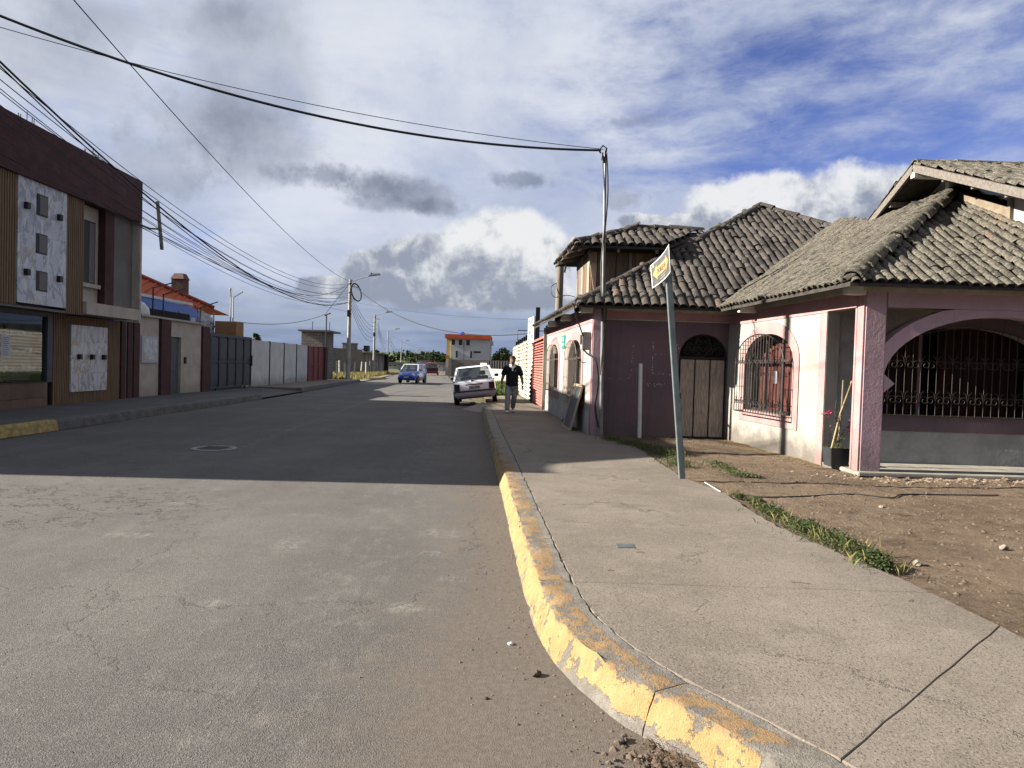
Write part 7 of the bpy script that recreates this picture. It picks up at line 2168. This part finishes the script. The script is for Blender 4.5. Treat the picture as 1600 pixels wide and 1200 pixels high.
# rear details
yb = -ly
def lb(x0, y0, z0, x1, y1, z1, nm, mt, par=None, bevel=0): return MB().box(x0, y0, z0, x1, y1, z1).build(nm, mt, par or cw_, local=True, bevel=bevel)
lb(-.80, yb-.10, .32, .80, yb+.22, .52, 'bumper', mat('bumper_grey', (.30, .30, .34), .5, .1), bevel=.04)
lb(-.805, yb-.108, .475, .805, yb+.2, .525, 'bumper_strip', BUMPD, bevel=.01)
lb(-.74, yb-.02, .535, -.10+.64*1.32, yb+.03, .545, 'seam', BUMPD)
for s_ in (-1, 1):
    tl_ = lb(s_*.555, yb-.03, .55, s_*.765, yb+.12, .80, 'tail_light', TAIL, bevel=.012)
    lb(s_*.57, yb-.036, .69, s_*.75, yb-.031, .78, 'lamp_lens', mat('smoked_lens', (.02, .015, .02), .2), tl_)
lb(-.33, yb-.02, .735, .33, yb+.05, .775, 'garnish', BUMPD, bevel=.008)
np_ = lb(-.21, yb-.022, .585, .21, yb-.004, .70, 'number_plate', mat('plate_pale', (.42, .42, .45), .5, .05))
text_mesh('TBZ 0748', lambda u, v: Vector((u, yb-.0245, v)), .40, .085, 0, .642, 'plate_number', mat('plate_ink', (.02, .02, .04), .6), np_, .035, True)
for o in np_.children: pass
lb(.50, yb+.03, .86, .62, yb+.05, .875, 'badge', BUMPD); lb(-.62, yb+.03, .85, -.50, yb+.05, .865, 'badge', BUMPD)
MB().bar((-.07, yb+.05, .90), (.30, yb+.14, .96), .02).build('rear_wiper', BUMPD, cw_, local=True)
MB().box(-.11, yb+.02, .87, -.03, yb+.09, .93).build('wiper_motor', BUMPD, cw_, local=True)
lb(-.6, yb+.15, .22, .6, yb+1.2, .34, 'underbody', BUMPD)
MB().tube([(.28, yb+.3, .27), (.28, yb-.02, .25)], .03, 8).build('exhaust', IRON, cw_, local=True)

BP = mat('blue_car_paint', (.01, .075, .42), .3, .08, 2, coat=.7)
q = G(636, 599, 0)
cbl, hw, ly = car('blue_city_car', 'small bright blue city car with a pale roof driving towards the camera', 'car', (q.x+.15, q.y+1.75, .005), (0, 0, R(180-7)), 3.5, 1.5, 1.48, .95, BP, True, hood=.80, sl=.35, whl=.28, roofc=mat('pale_roof', (.48, .52, .58), .35, .1, coat=.4))
yf = ly
for s_ in (-1, 1):
    bm = bmesh.new(); bmesh.ops.create_uvsphere(bm, u_segments=16, v_segments=10, radius=1)
    for v in bm.verts: v.co = Vector((v.co.x*.17, v.co.y*.13, v.co.z*.12))
    bmesh.ops.rotate(bm, verts=bm.verts, cent=(0, 0, 0), matrix=Matrix.Rotation(s_*.55, 3, 'Y'))
    me = bpy.data.meshes.new('head_light'); bm.to_mesh(me); bm.free(); me.materials.append(HEADL)
    me.polygons.foreach_set('use_smooth', [True]*len(me.polygons))
    o = bpy.data.objects.new('head_light', me); COL.objects.link(o); o.parent = cbl; o.location = (s_*.50, yf-.14, .64)
def lc(x0, y0, z0, x1, y1, z1, nm, mt, par=None, bevel=0): return MB().box(x0, y0, z0, x1, y1, z1).build(nm, mt, par or cbl, local=True, bevel=bevel)
lc(-.70, yf-.30, .26, .70, yf+.05, .46, 'bumper', BP, bevel=.05)
lc(-.40, yf+.02, .30, .40, yf+.058, .38, 'lower_grille', BUMPD, bevel=.01)
lc(-.2, yf-.02, .53, .2, yf+.03, .57, 'grille', BUMPD, bevel=.01)
npb = lc(-.18, yf+.058, .42, .18, yf+.068, .52, 'number_plate', mat('plate_white', (.65, .65, .65), .5, .05))
lc(-.13, yf+.069, .445, -.02, yf+.071, .495, 'plate_print', MATS['plate_ink'], npb); lc(.02, yf+.069, .445, .13, yf+.071, .495, 'plate_print', MATS['plate_ink'], npb)
for s_ in (-1, 1): lc(s_*.52, yf+.045, .32, s_*.62, yf+.06, .40, 'fog_lamp', BUMPD, bevel=.01)
RP = mat('red_car_paint', (.28, .015, .02), .35, .1, 2, coat=.5)
q = G(672, 585, 0)
cr_, hw, ly = car('red_car', 'small dark red car seen from behind far down the road', 'car', (P(672, 585, 92).x, 94, .005), (0, 0, R(6)), 3.9, 1.75, 1.65, 1.0, RP, False, whl=.32)
for s_ in (-1, 1): MB().box(s_*.66, -ly-.03, .6, s_*.84, -ly+.1, 1.0).build('tail_light', TAIL, cr_, local=True)
MB().box(-.6, -ly-.02, .55, .6, -ly+.1, .98).build('tailgate_panel', BUMPD, cr_, local=True)
MB().box(-.84, -ly-.08, .30, .84, -ly+.1, .5).build('bumper', RP, cr_, local=True, bevel=.04)

# ================================================================== PERSON
SKIN_OBJS = []
def skin_obj(name, nodes, edges, mt, parent, sub=2, root=0, loc=None):
    me = bpy.data.meshes.new(name); me.from_pydata([n[0] for n in nodes], edges, [])
    o = bpy.data.objects.new(name, me); COL.objects.link(o); o.parent = parent
    md = o.modifiers.new('Skin', 'SKIN'); md.use_smooth_shade = True
    if not me.skin_vertices: me.attributes  # layer appears with the modifier
    sk = me.skin_vertices[0].data if len(me.skin_vertices) else None
    if sk is None:
        bm = bmesh.new(); bm.from_mesh(me); bm.verts.layers.skin.verify(); bm.to_mesh(me); bm.free(); sk = me.skin_vertices[0].data
    for i, n in enumerate(nodes):
        r = n[1]; sk[i].radius = r if isinstance(r, tuple) else (r, r); sk[i].use_root = (i == root)
    ms = o.modifiers.new('Sub', 'SUBSURF'); ms.levels = sub; ms.render_levels = sub
    me.materials.append(mt); SKIN_OBJS.append(o); return o
pq = G(797.5, 645, SW)
man = thing('person', 'man in black polo shirt with white collar, grey jeans and white trainers walking this way', 'person', (pq.x+.02, pq.y+.05, SW+.004), rot=(0, 0, R(3)))
SKN = mat('brown_skin', (.21, .115, .078), .6, .12, 12, spec=.3); HAIR = mat('black_hair', (.010, .009, .008), .7, .3, 60)
POLO = mat('black_polo', (.010, .011, .014), .9, .3, 9, bump=.4, bscale=30); JEAN = mat('grey_jeans', (.27, .28, .29), .9, .35, 7, bump=.5, bscale=30); SHOE = mat('white_trainer', (.62, .62, .61), .6, .1)
COLL = mat('white_collar', (.68, .68, .68), .8, .05)
nodes = [((0, 0, .93), .12), ((0, 0, 1.08), .115), ((0, 0, 1.24), .13), ((0, 0, 1.36), .09), ((0, -.005, 1.44), .062), ((0, -.02, 1.50), (.074, .082)), ((0, -.02, 1.57), (.088, .102)), ((0, -.012, 1.625), (.080, .090)), ((0, -.005, 1.65), (.05, .055)),
         ((-.16, 0, 1.35), .066), ((.16, 0, 1.35), .066), ((-.262, .02, 1.12), .054), ((.27, .02, 1.12), .054), ((-.300, .03, .95), .044), ((.31, -.05, .95), .044), ((-.305, .03, .835), .030), ((.315, -.12, .84), .030),
         ((-.095, 0, .84), .08), ((.09, 0, .84), .08), ((-.11, -.12, .50), .055), ((.07, -.02, .50), .055), ((-.125, -.16, .10), .036), ((.06, .22, .14), .036), ((-.13, -.23, .04), .030), ((.06, .15, .05), .030)]
edges = [(0, 1), (1, 2), (2, 3), (3, 4), (4, 5), (5, 6), (6, 7), (7, 8), (3, 9), (3, 10), (9, 11), (10, 12), (11, 13), (12, 14), (13, 15), (14, 16), (0, 17), (0, 18), (17, 19), (18, 20), (19, 21), (20, 22), (21, 23), (22, 24)]
body = skin_obj('body', nodes, edges, SKN, man)
for s_, (hx, hy, hz_) in ((-1, (-.305, .03, .83)), (1, (.315, -.125, .835))):
    nd = [((hx, hy, hz_), .024), ((hx, hy-.01, hz_-.05), (.030, .016))]; ed = [(0, 1)]
    for f_ in range(4):
        fx = hx+(f_-1.5)*.0165*1.0; ln = (.062, .072, .068, .052)[f_]
        i = len(nd); nd += [((fx, hy-.012, hz_-.082), .0085), ((fx, hy-.022, hz_-.082-ln*.5), .0078), ((fx, hy-.010, hz_-.082-ln), .006)]
        ed += [(1, i), (i, i+1), (i+1, i+2)]
    i = len(nd); nd += [((hx-s_*.028, hy-.022, hz_-.045), .010), ((hx-s_*.032, hy-.035, hz_-.078), .008)]; ed += [(0, i), (i, i+1)]
    skin_obj('hand', nd, ed, SKN, man, 1)
sn = [((0, .005, .70), (.16, .11)), ((0, .005, .82), (.205, .145)), ((0, 0, 1.00), (.205, .145)), ((0, 0, 1.20), (.225, .155)), ((0, 0, 1.33), (.19, .12)), ((0, -.005, 1.44), (.075, .07)),
      ((-.19, .0, 1.335), .100), ((.19, .0, 1.335), .100), ((-.250, .012, 1.20), .088), ((.256, .012, 1.20), .088), ((-.275, .018, 1.09), .080), ((.281, .018, 1.09), .080)]
skin_obj('polo_shirt', sn, [(0, 1), (1, 2), (2, 3), (3, 4), (4, 5), (4, 6), (4, 7), (6, 8), (7, 9), (8, 10), (9, 11)], POLO, man, 2, root=2)
for s_ in (-1, 1):
    a = Vector((s_*.272, .018, 1.135)); 
    MB().tube([a+Vector((-s_*.003, 0, .012)), a+Vector((s_*.003, 0, -.012))], .066, 12).build('sleeve_cuff', mat('grey_cuff', (.32, .32, .33), .8), man, local=True)
tn_ = [((0, .0, .90), (.17, .13)), ((-.10, -.005, .76), .120), ((.095, .005, .76), .120), ((-.120, -.12, .48), .090), ((.082, -.02, .50), .090), ((-.128, -.16, .17), .080), ((.060, .20, .20), .080), ((-.128, -.17, .05), .080), ((.060, .23, .10), .080)]
skin_obj('jeans', tn_, [(0, 1), (0, 2), (1, 3), (2, 4), (3, 5), (4, 6), (5, 7), (6, 8)], JEAN, man, 2)
for (x, y) in ((-.13, -.17), (.060, .20)):
    sh_ = [((x, y+.045, .048), (.040, .044)), ((x-.004, y-.05, .045), (.046, .038)), ((x-.006, y-.15, .034), (.044, .030))]
    s_o = skin_obj('shoe', sh_, [(0, 1), (1, 2)], SHOE, man, 2)
    MB().box(x-.052, y-.195, .0, x+.044, y+.09, .02).build('sole', mat('trainer_sole', (.08, .08, .085), .8), man, local=True, bevel=.008)
co_ = MB()
for s_ in (-1, 1):
    co_.add([(s_*.008, -.150, 1.335), (s_*.085, -.130, 1.365), (s_*.100, -.04, 1.425), (s_*.075, -.07, 1.460), (s_*.022, -.120, 1.425)], [(0, 1, 2, 3, 4)])
co_.add([(-.020, -.166, 1.25), (.024, -.166, 1.25), (.026, -.140, 1.38), (-.018, -.140, 1.38)], [(0, 1, 2, 3)])
co_.add([(-.085, -.02, 1.425), (-.062, -.045, 1.452), (0, .06, 1.46), (.062, -.045, 1.452), (.085, -.02, 1.425), (0, .085, 1.43)], [(0, 1, 2, 5), (5, 2, 3, 4)])
co_.build('collar', COLL, man, local=True, fix=False)
MB().box(.070, -.158, 1.245, .105, -.150, 1.285).build('shirt_emblem', mat('grey_emblem', (.3, .3, .32), .8), man, local=True)
bm = bmesh.new(); bmesh.ops.create_uvsphere(bm, u_segments=20, v_segments=14, radius=1)
for v in bm.verts:
    x, y, z = v.co
    hr = 1+.03*fbm(x*5, y*5, z*5)
    X_, Y_, Z_ = x*.100*hr, .006+y*.116*hr, 1.612+z*.098*hr
    if Y_ < -.035 and Z_ < 1.632: Y_, Z_ = max(Y_, -.100), 1.632
    elif Z_ < 1.545: Z_ = 1.545+(Z_-1.545)*.3
    v.co = (X_, Y_, Z_)
me = bpy.data.meshes.new('hair'); bm.to_mesh(me); bm.free(); me.materials.append(HAIR); me.polygons.foreach_set('use_smooth', [True]*len(me.polygons))
hair = bpy.data.objects.new('hair', me); COL.objects.link(hair); hair.parent = man
fc = MB(); fc.add([(-.012, -.108, 1.545), (.012, -.108, 1.545), (0, -.132, 1.535), (0, -.108, 1.575), (0, -.106, 1.53)], [(0, 2, 3), (2, 1, 3), (0, 4, 2), (2, 4, 1)])
fc.build('nose', SKN, man, local=True, smooth=True)
for s_ in (-1, 1):
    MB().box(s_*.018, -.099, 1.574, s_*.042, -.086, 1.582).build('eye', mat('eye_dark', (.015, .012, .01), .4), man, local=True)
    MB().box(s_*.014, -.101, 1.590, s_*.046, -.086, 1.597).build('eyebrow', HAIR, man, local=True)
    MB().lathe([(.008, -.006), (.02, 0), (.012, .008)], (s_*.078, -.005, 1.56), 8, 'x').build('ear', SKN, man, local=True)
MB().box(-.022, -.098, 1.507, .022, -.084, 1.514).build('mouth', mat('lips', (.17, .07, .06), .5), man, local=True)

bpy.context.view_layer.update()
dg = bpy.context.evaluated_depsgraph_get()
for o in SKIN_OBJS:
    me = bpy.data.meshes.new_from_object(o.evaluated_get(dg), preserve_all_data_layers=False, depsgraph=dg)
    nm = o.name
    o.modifiers.clear(); o.data = me
    me.polygons.foreach_set('use_smooth', [True]*len(me.polygons))

# ================================================================== GROUND DETAIL
def rock(p, r, mt, label=None, name='stone', seed=0, sq=.7, cat='stone', group=None, flat=0):
    bm = bmesh.new(); bmesh.ops.create_icosphere(bm, subdivisions=2, radius=r)
    for v in bm.verts:
        k = 1+.45*fbm(v.co.x/r*1.1+seed*3.3, v.co.y/r*1.1, v.co.z/r*1.1+seed); v.co *= k; v.co.z *= sq
    me = bpy.data.meshes.new(name); bm.to_mesh(me); bm.free(); me.materials.append(mt)
    o = bpy.data.objects.new(name, me); COL.objects.link(o); o.location = (p[0], p[1], p[2]+r*sq*.55)
    if label: props(o, label, cat, group)
    return o
RK = mat('dark_clod', (.07, .055, .045), .95, .4, 40, bump=.8, bscale=90); RKP = mat('pale_stone', (.26, .225, .18), .9, .3, 30); RKW = mat('white_chip', (.6, .6, .58), .8, .1)
q = G(838, 1056, 0); rock(q, .026, RK, 'dark lump of asphalt lying alone in the dust beside the yellow kerb', seed=1)
q = G(798, 1007, 0); rock(q, .018, RKW, 'white chip of plaster on the dusty asphalt beside the yellow kerb', 'chip', 2, .5, 'chip')
q = G(1435, 883, .16); rock(q, .035, RKP, 'pale rounded stone in the dirt forecourt near the pavement edge', seed=3)
q = G(1568, 858, .16); rock(q, .032, RKP, 'pale stone at the far right of the dirt forecourt', seed=4)
q = G(1377, 793, .16); rock(q, .028, RKP, 'small pale stone in the middle of the dirt forecourt below the corner post', seed=5)
q = G(760, 1092, 0); rock(q, .011, RK, 'tiny dark clod on the asphalt left of the kerb curve', seed=6)
q = G(972, 1160, 0); rock(q, .022, RK, 'dark clod at the foot of the kerb near the bottom edge', seed=7)
rr = random.Random(31)
def scatter(n, fn, rmin, rmax, mt, name, label, seed):
    rr = random.Random(seed); mb = MB()
    for _ in range(n):
        x, y, z = fn(rr)
        r = rmin+(rmax-rmin)*rr.random()**3
        vs = [Vector((math.cos(a+rr.uniform(-.3, .3))*r*rr.uniform(.7, 1.2), math.sin(a)*r*rr.uniform(.7, 1.2), rr.uniform(-.1, .15)*r)) for a in (0, 1.26, 2.5, 3.77, 5.03)]
        c = Vector((x, y, z)); top = c+Vector((rr.uniform(-.3, .3)*r, rr.uniform(-.3, .3)*r, r*rr.uniform(.45, .9)))
        mb.add([c+v for v in vs]+[top], [(k, (k+1) % 5, 5) for k in range(5)])
    o = mb.build(name, mt, None, fix=False); return props(o, label, 'gravel', None, 'stuff')
def near_kerb(rr):
    i = rr.randrange(int(len(KB)*.25), len(KB)-8); o = abs(rr.gauss(0, .22))+.01
    p = KB[i]-KN[i]*o; return (p.x, p.y, 0)
GRV = mat('gravel_mix', (.16, .125, .095), .95, .4, 60, objrand=0)
scatter(2600, near_kerb, .002, .012, GRV, 'gutter_grit', 'fine brown grit washed against the foot of the yellow kerb', 41)
def curve_kerb(rr):
    i = rr.randrange(int(len(KB)*.86), len(KB)-6); o = abs(rr.gauss(0, .16))+.005
    p = KB[i]-KN[i]*o; return (p.x, p.y, 0)
scatter(3000, curve_kerb, .003, .024, GRV, 'gutter_grit', 'coarser clods and grit gathered in the bend of the kerb at the bottom', 42)
def on_road(rr):
    return (rr.uniform(-7, .1), 2.5+rr.random()**1.6*9, 0)
scatter(900, on_road, .002, .009, GRV, 'road_grit', 'scattered grit on the sunlit asphalt', 43)
def on_dirt(rr):
    while True:
        x = rr.uniform(2.2, 10); y = 3.2+rr.random()*11.5
        if x > bord_at(y)+.03 and not (y > 9.9 and x > 4.9): return (x, y, dirt_z(x, y)-.002)
scatter(9000, on_dirt, .004, .026, mat('dirt_clods', (.135, .10, .072), .95, .4, 30), 'dirt_clods', 'clods and small stones in the brown dirt forecourt', 44)
scatter(150, on_dirt, .004, .014, RKP, 'pale_pebbles', 'pale pebbles strewn over the brown dirt forecourt', 45)
def at_step(rr):
    x = 5.1+rr.random()**1.0*4.2; y = 9.78+rr.gauss(0, .13); return (x, y, dirt_z(x, y)-.002)
scatter(1300, at_step, .006, .040, mat('rubble', (.24, .18, .13), .95, .4, 20), 'rubble', 'broken earth and rubble along the foot of the porch step', 46)
def at_post(rr):
    x = 4.85+rr.gauss(0, .25); y = 9.95+rr.gauss(0, .12); return (x, y, dirt_z(x, y)-.002)
scatter(90, at_post, .008, .04, MATS['rubble'], 'rubble', 'broken plaster lumps at the foot of the pink corner post', 47)
# twigs and straw
def straws(n, fn, lmin, lmax, r, mt, name, label, seed, zoff=.004):
    rr = random.Random(seed); mb = MB()
    for _ in range(n):
        x, y, z = fn(rr); a = rr.uniform(0, 6.28); l = rr.uniform(lmin, lmax)/2; b_ = rr.uniform(-.12, .12)
        d = Vector((math.cos(a), math.sin(a), rr.uniform(-.05, .12))); w = Vector((-d.y, d.x, 0))*r
        c = Vector((x, y, z+zoff)); m_ = c+Vector((d.y, -d.x, .0))*l*b_+Vector((0, 0, r))
        mb.add([c-d*l-w, c-d*l+w, m_+w, m_-w, c+d*l-w*.4, c+d*l+w*.4], [(0, 1, 2, 3), (3, 2, 5, 4)])
    o = mb.build(name, mt, None, fix=False); return props(o, label, 'straw', None, 'stuff')
STR = mat('straw', (.34, .25, .13), .9, .35, 30); TWG = mat('twig', (.12, .075, .045), .9, .3, 30)
straws(1500, on_dirt, .02, .09, .0018, STR, 'loose_straw', 'dry straw scattered over the dirt forecourt', 51)
def by_wing(rr):
    t_ = rr.random(); x = 4.62+.36*t_-abs(rr.gauss(0, .16))-.03; y = 15.0-4.2*t_; return (x, y, dirt_z(x, y))
straws(3800, by_wing, .03, .12, .0025, STR, 'straw_heap', 'drift of dry straw along the foot of the white wing wall', 52, .012)
def on_pave(rr):
    y = rr.uniform(2.6, 14); return (rr.uniform(inner_at(y)+.05, bord_at(y)-.05), y, SW+.004)
straws(46, on_pave, .02, .09, .0015, TWG, 'twigs', 'a few thin twigs lying on the pavement', 53)
for k, (px, py, l, a) in enumerate(((1455, 908, .09, .2), (1250, 910, .12, -.2), (1001, 863, .07, .1), (1425, 940, .05, .9), (955, 891, .05, .0))):
    c = G(px, py, SW+.008); o = MB().tube([(c.x-l/2, c.y, c.z), (c.x, c.y+l*a*.3, c.z+.003), (c.x+l/2, c.y+l*a, c.z)], .002, 4).build('twig', TWG)
    props(o, ('thin dry twig near the dirt edge of the pavement below the weeds', 'longest dry twig in the middle of the sunlit pavement', 'short twig just right of the flat grey shard', 'small bent twig at the pavement edge beyond the weeds', 'tiny straight twig left of the pavement middle below the shard')[k], 'twig', 'twigs on the sunlit pavement')
c = G(978, 853, SW+.006)
o = MB().box(c.x-.075, c.y-.06, SW+.0045, c.x+.065, c.y+.06, SW+.009).build('slate_shard', mat('slate', (.10, .115, .12), .6, .3, 20)); props(o, 'flat bluish grey shard lying in the middle of the sunlit pavement', 'shard')
origin_to(o, c)
# thin dark strand across the dirt
hs = [G(px, py, .165) for px, py in ((1158, 772), (1200, 777), (1262, 775), (1330, 773), (1392, 778), (1410, 774), (1470, 772), (1560, 774))]
o = loose([(p.x, p.y, dirt_z(p.x, p.y)+.010) for p in hs], .009, 'thin_strand', mat('dark_strand', (.03, .028, .025), .7), None)
props(o, 'thin dark strand lying across the dirt forecourt', 'hose')
loose([tuple(G(px, py, SW)+Vector((0, 0, .012))) for px, py in ((1101, 755), (1116, 764), (1126, 770))], .006, 'white_rod', MATS['white_pvc'], None)
props(bpy.data.objects['white_rod'], 'short white rod lying at the pavement edge beside the leaning sign post', 'rod')

# weeds along the pavement edge
WEED = leaf_mat('weed_leaves', (.028, .046, .014), (.092, .110, .042), .3)
WEEDD = leaf_mat('dull_grass', (.05, .07, .025), (.11, .12, .05), .25)
def weeds(path, width, hmax, n, seed, label, mt=WEED, leaf=.013):
    rr = random.Random(seed); mb = MB()
    for _ in range(n):
        t_ = rr.random()*(len(path)-1); i = int(t_); f = t_-i
        a, b_ = path[i], path[min(i+1, len(path)-1)]
        x = a[0]+(b_[0]-a[0])*f; y = a[1]+(b_[1]-a[1])*f; k = a[2]+(b_[2]-a[2])*f
        cl = .55+.9*max(-.4, fbm(x*3.2, y*3.2, seed))
        if rr.random() > cl*1.15 or fbm(x*9, y*9, seed+3) < -.10: continue
        width_j = rr.uniform(.5, 1.5)
        ox = rr.gauss(0, width*k*.5*width_j)+.05*fbm(x*7, y*7, 2); oy = rr.gauss(0, width*k*.5*width_j)+.06*fbm(x*6, y*6, 7)
        h = hmax*k*cl*math.exp(-(ox*ox+oy*oy)/(width*width))*rr.random()**.6
        z = dirt_z(x+ox, y+oy)
        s = leaf*rr.uniform(.5, 1.5)
        leafq(mb, (x+ox, y+oy, max(z, SW-.01)+h+.004), s, rr)
        if rr.random() < .10:
            mb.add([(x+ox-.001, y+oy, z), (x+ox+.001, y+oy, z), (x+ox, y+oy+.003, z+h)], [(0, 1, 2)])
    o = mb.build('weeds', mt, None, fix=False); return props(o, label, 'weeds', None, 'stuff')
wp1 = [(*G(px, py, SW)[:2], k) for px, py, k in ((1150, 775, .35), (1185, 790, .6), (1215, 808, .9), (1250, 826, .9), (1290, 842, 1.25), (1330, 862, 1.2), (1365, 880, .9), (1385, 890, .3))]
weeds(wp1, .14, .17, 13000, 61, 'low green weeds along the edge between the sunlit pavement and the dirt')
pts = [(x+random.gauss(0, .07), y+random.gauss(0, .07), SW-.02) for x, y, k in wp1 for _ in range(int(11*k))]
blades('dry_stalks', pts, .04, .15, .0013, GRASS, 'dry stalks and grass blades among the weeds at the pavement edge', 'grass', 71, 3, .07, .8)
pts = [(x+random.gauss(0, .16), y+random.gauss(0, .16), SW-.02) for x, y, k in wp1 for _ in range(int(14*k))]
blades('green_blades', pts, .03, .09, .0018, WEED, 'short green grass blades around the weeds at the pavement edge', 'grass', 72, 3, .05, .9)
wp2 = [(*G(px, py, .17)[:2], k) for px, py, k in ((1112, 722, .5), (1130, 732, .9), (1150, 742, .7), (1180, 744, .3))]
weeds(wp2, .22, .09, 5000, 62, 'tuft of green weeds in the dirt behind the leaning sign post', WEEDD)
wp3 = [(*G(px, py, .17)[:2], k) for px, py, k in ((955, 688, .5), (985, 695, .9), (1015, 702, 1.0), (1045, 712, .8), (1060, 728, .4))]
weeds(wp3, .26, .12, 12000, 63, 'shaded grass and weeds at the foot of the mauve wall beside the pavement', WEEDD, .014)
pts = [(x+random.gauss(0, .12), y+random.gauss(0, .12), .17) for x, y, k in wp3 for _ in range(60)]
blades('wall_grass', pts, .05, .14, .003, WEEDD, 'thin grass blades in the shade before the mauve wall', 'grass', 64, 3, .08)
def crack_line(rr):
    i = rr.randrange(near_arc(-.16, 9.6), near_arc(.25, 3.85)); p = KB[i]+KN[i]*(.292+rr.gauss(0, .006)); return (p.x, p.y, SW+.004)
rr = random.Random(65); mb = MB()
for _ in range(900):
    x, y, z = crack_line(rr)
    if fbm(x*4, y*4, 5) < .05 and rr.random() > .06: continue
    leafq(mb, (x, y, z+rr.random()*.012), .006, rr)
o = mb.build('joint_weeds', WEEDD, None, fix=False); props(o, 'tiny weeds growing in the joint behind the yellow kerb', 'weeds', None, 'stuff')
# sprigs at the foot of the kerb, dirt mound in the corner
c = G(1080, 1190, 0); mb = MB(); rr = random.Random(66)
for j in range(9):
    for i in range(19):
        a = i/18*6.283; r = (.20+.05*math.sin(a*3+1)+.03*math.sin(a*7))*j/8
        mb.v.append((c.x+.02+math.cos(a)*r*1.2, c.y-.05+math.sin(a)*r*.7, max(-.01, .045*(1-(j/8)**1.1)-.004+.012*fbm(math.cos(a)*r*30, math.sin(a)*r*30, 2))))
for j in range(8):
    for i in range(18): a = j*19+i; mb.f.append((a, a+1, a+20, a+19))
o = mb.build('earth_mound', DIRT, None, smooth=True); props(o, 'small mound of earth and roots against the kerb at the bottom edge', 'earth', None, 'stuff')
scatter(500, lambda rr: (c.x+rr.gauss(0, .16), c.y-.03+rr.gauss(0, .09), max(0, .03-.0*rr.random())*math.exp(-rr.random())), .004, .026, MATS['dirt_clods'], 'earth_clods', 'loose clods on the small earth mound against the kerb', 68)
straws(260, lambda rr: (c.x+rr.gauss(0, .14), c.y-.02+rr.gauss(0, .07), .045), .02, .09, .0012, TWG, 'dead_roots', 'dead roots and twigs in the earth mound against the kerb', 67)

# every base colour a little darker: the photograph is exposed for the sunlit ground
ALB = 0.77
for m_ in bpy.data.materials:
    if not m_.use_nodes: continue
    for nd in list(m_.node_tree.nodes):
        if nd.type != 'BSDF_PRINCIPLED': continue
        sk = nd.inputs['Base Color']
        if sk.is_linked:
            gg = NG(m_.node_tree); src = sk.links[0].from_socket
            out = gg.mix(1.0, src, (ALB, ALB, ALB), 'MULTIPLY'); m_.node_tree.links.new(out, sk)
        else:
            c = sk.default_value; sk.default_value = (c[0]*ALB, c[1]*ALB, c[2]*ALB, 1)
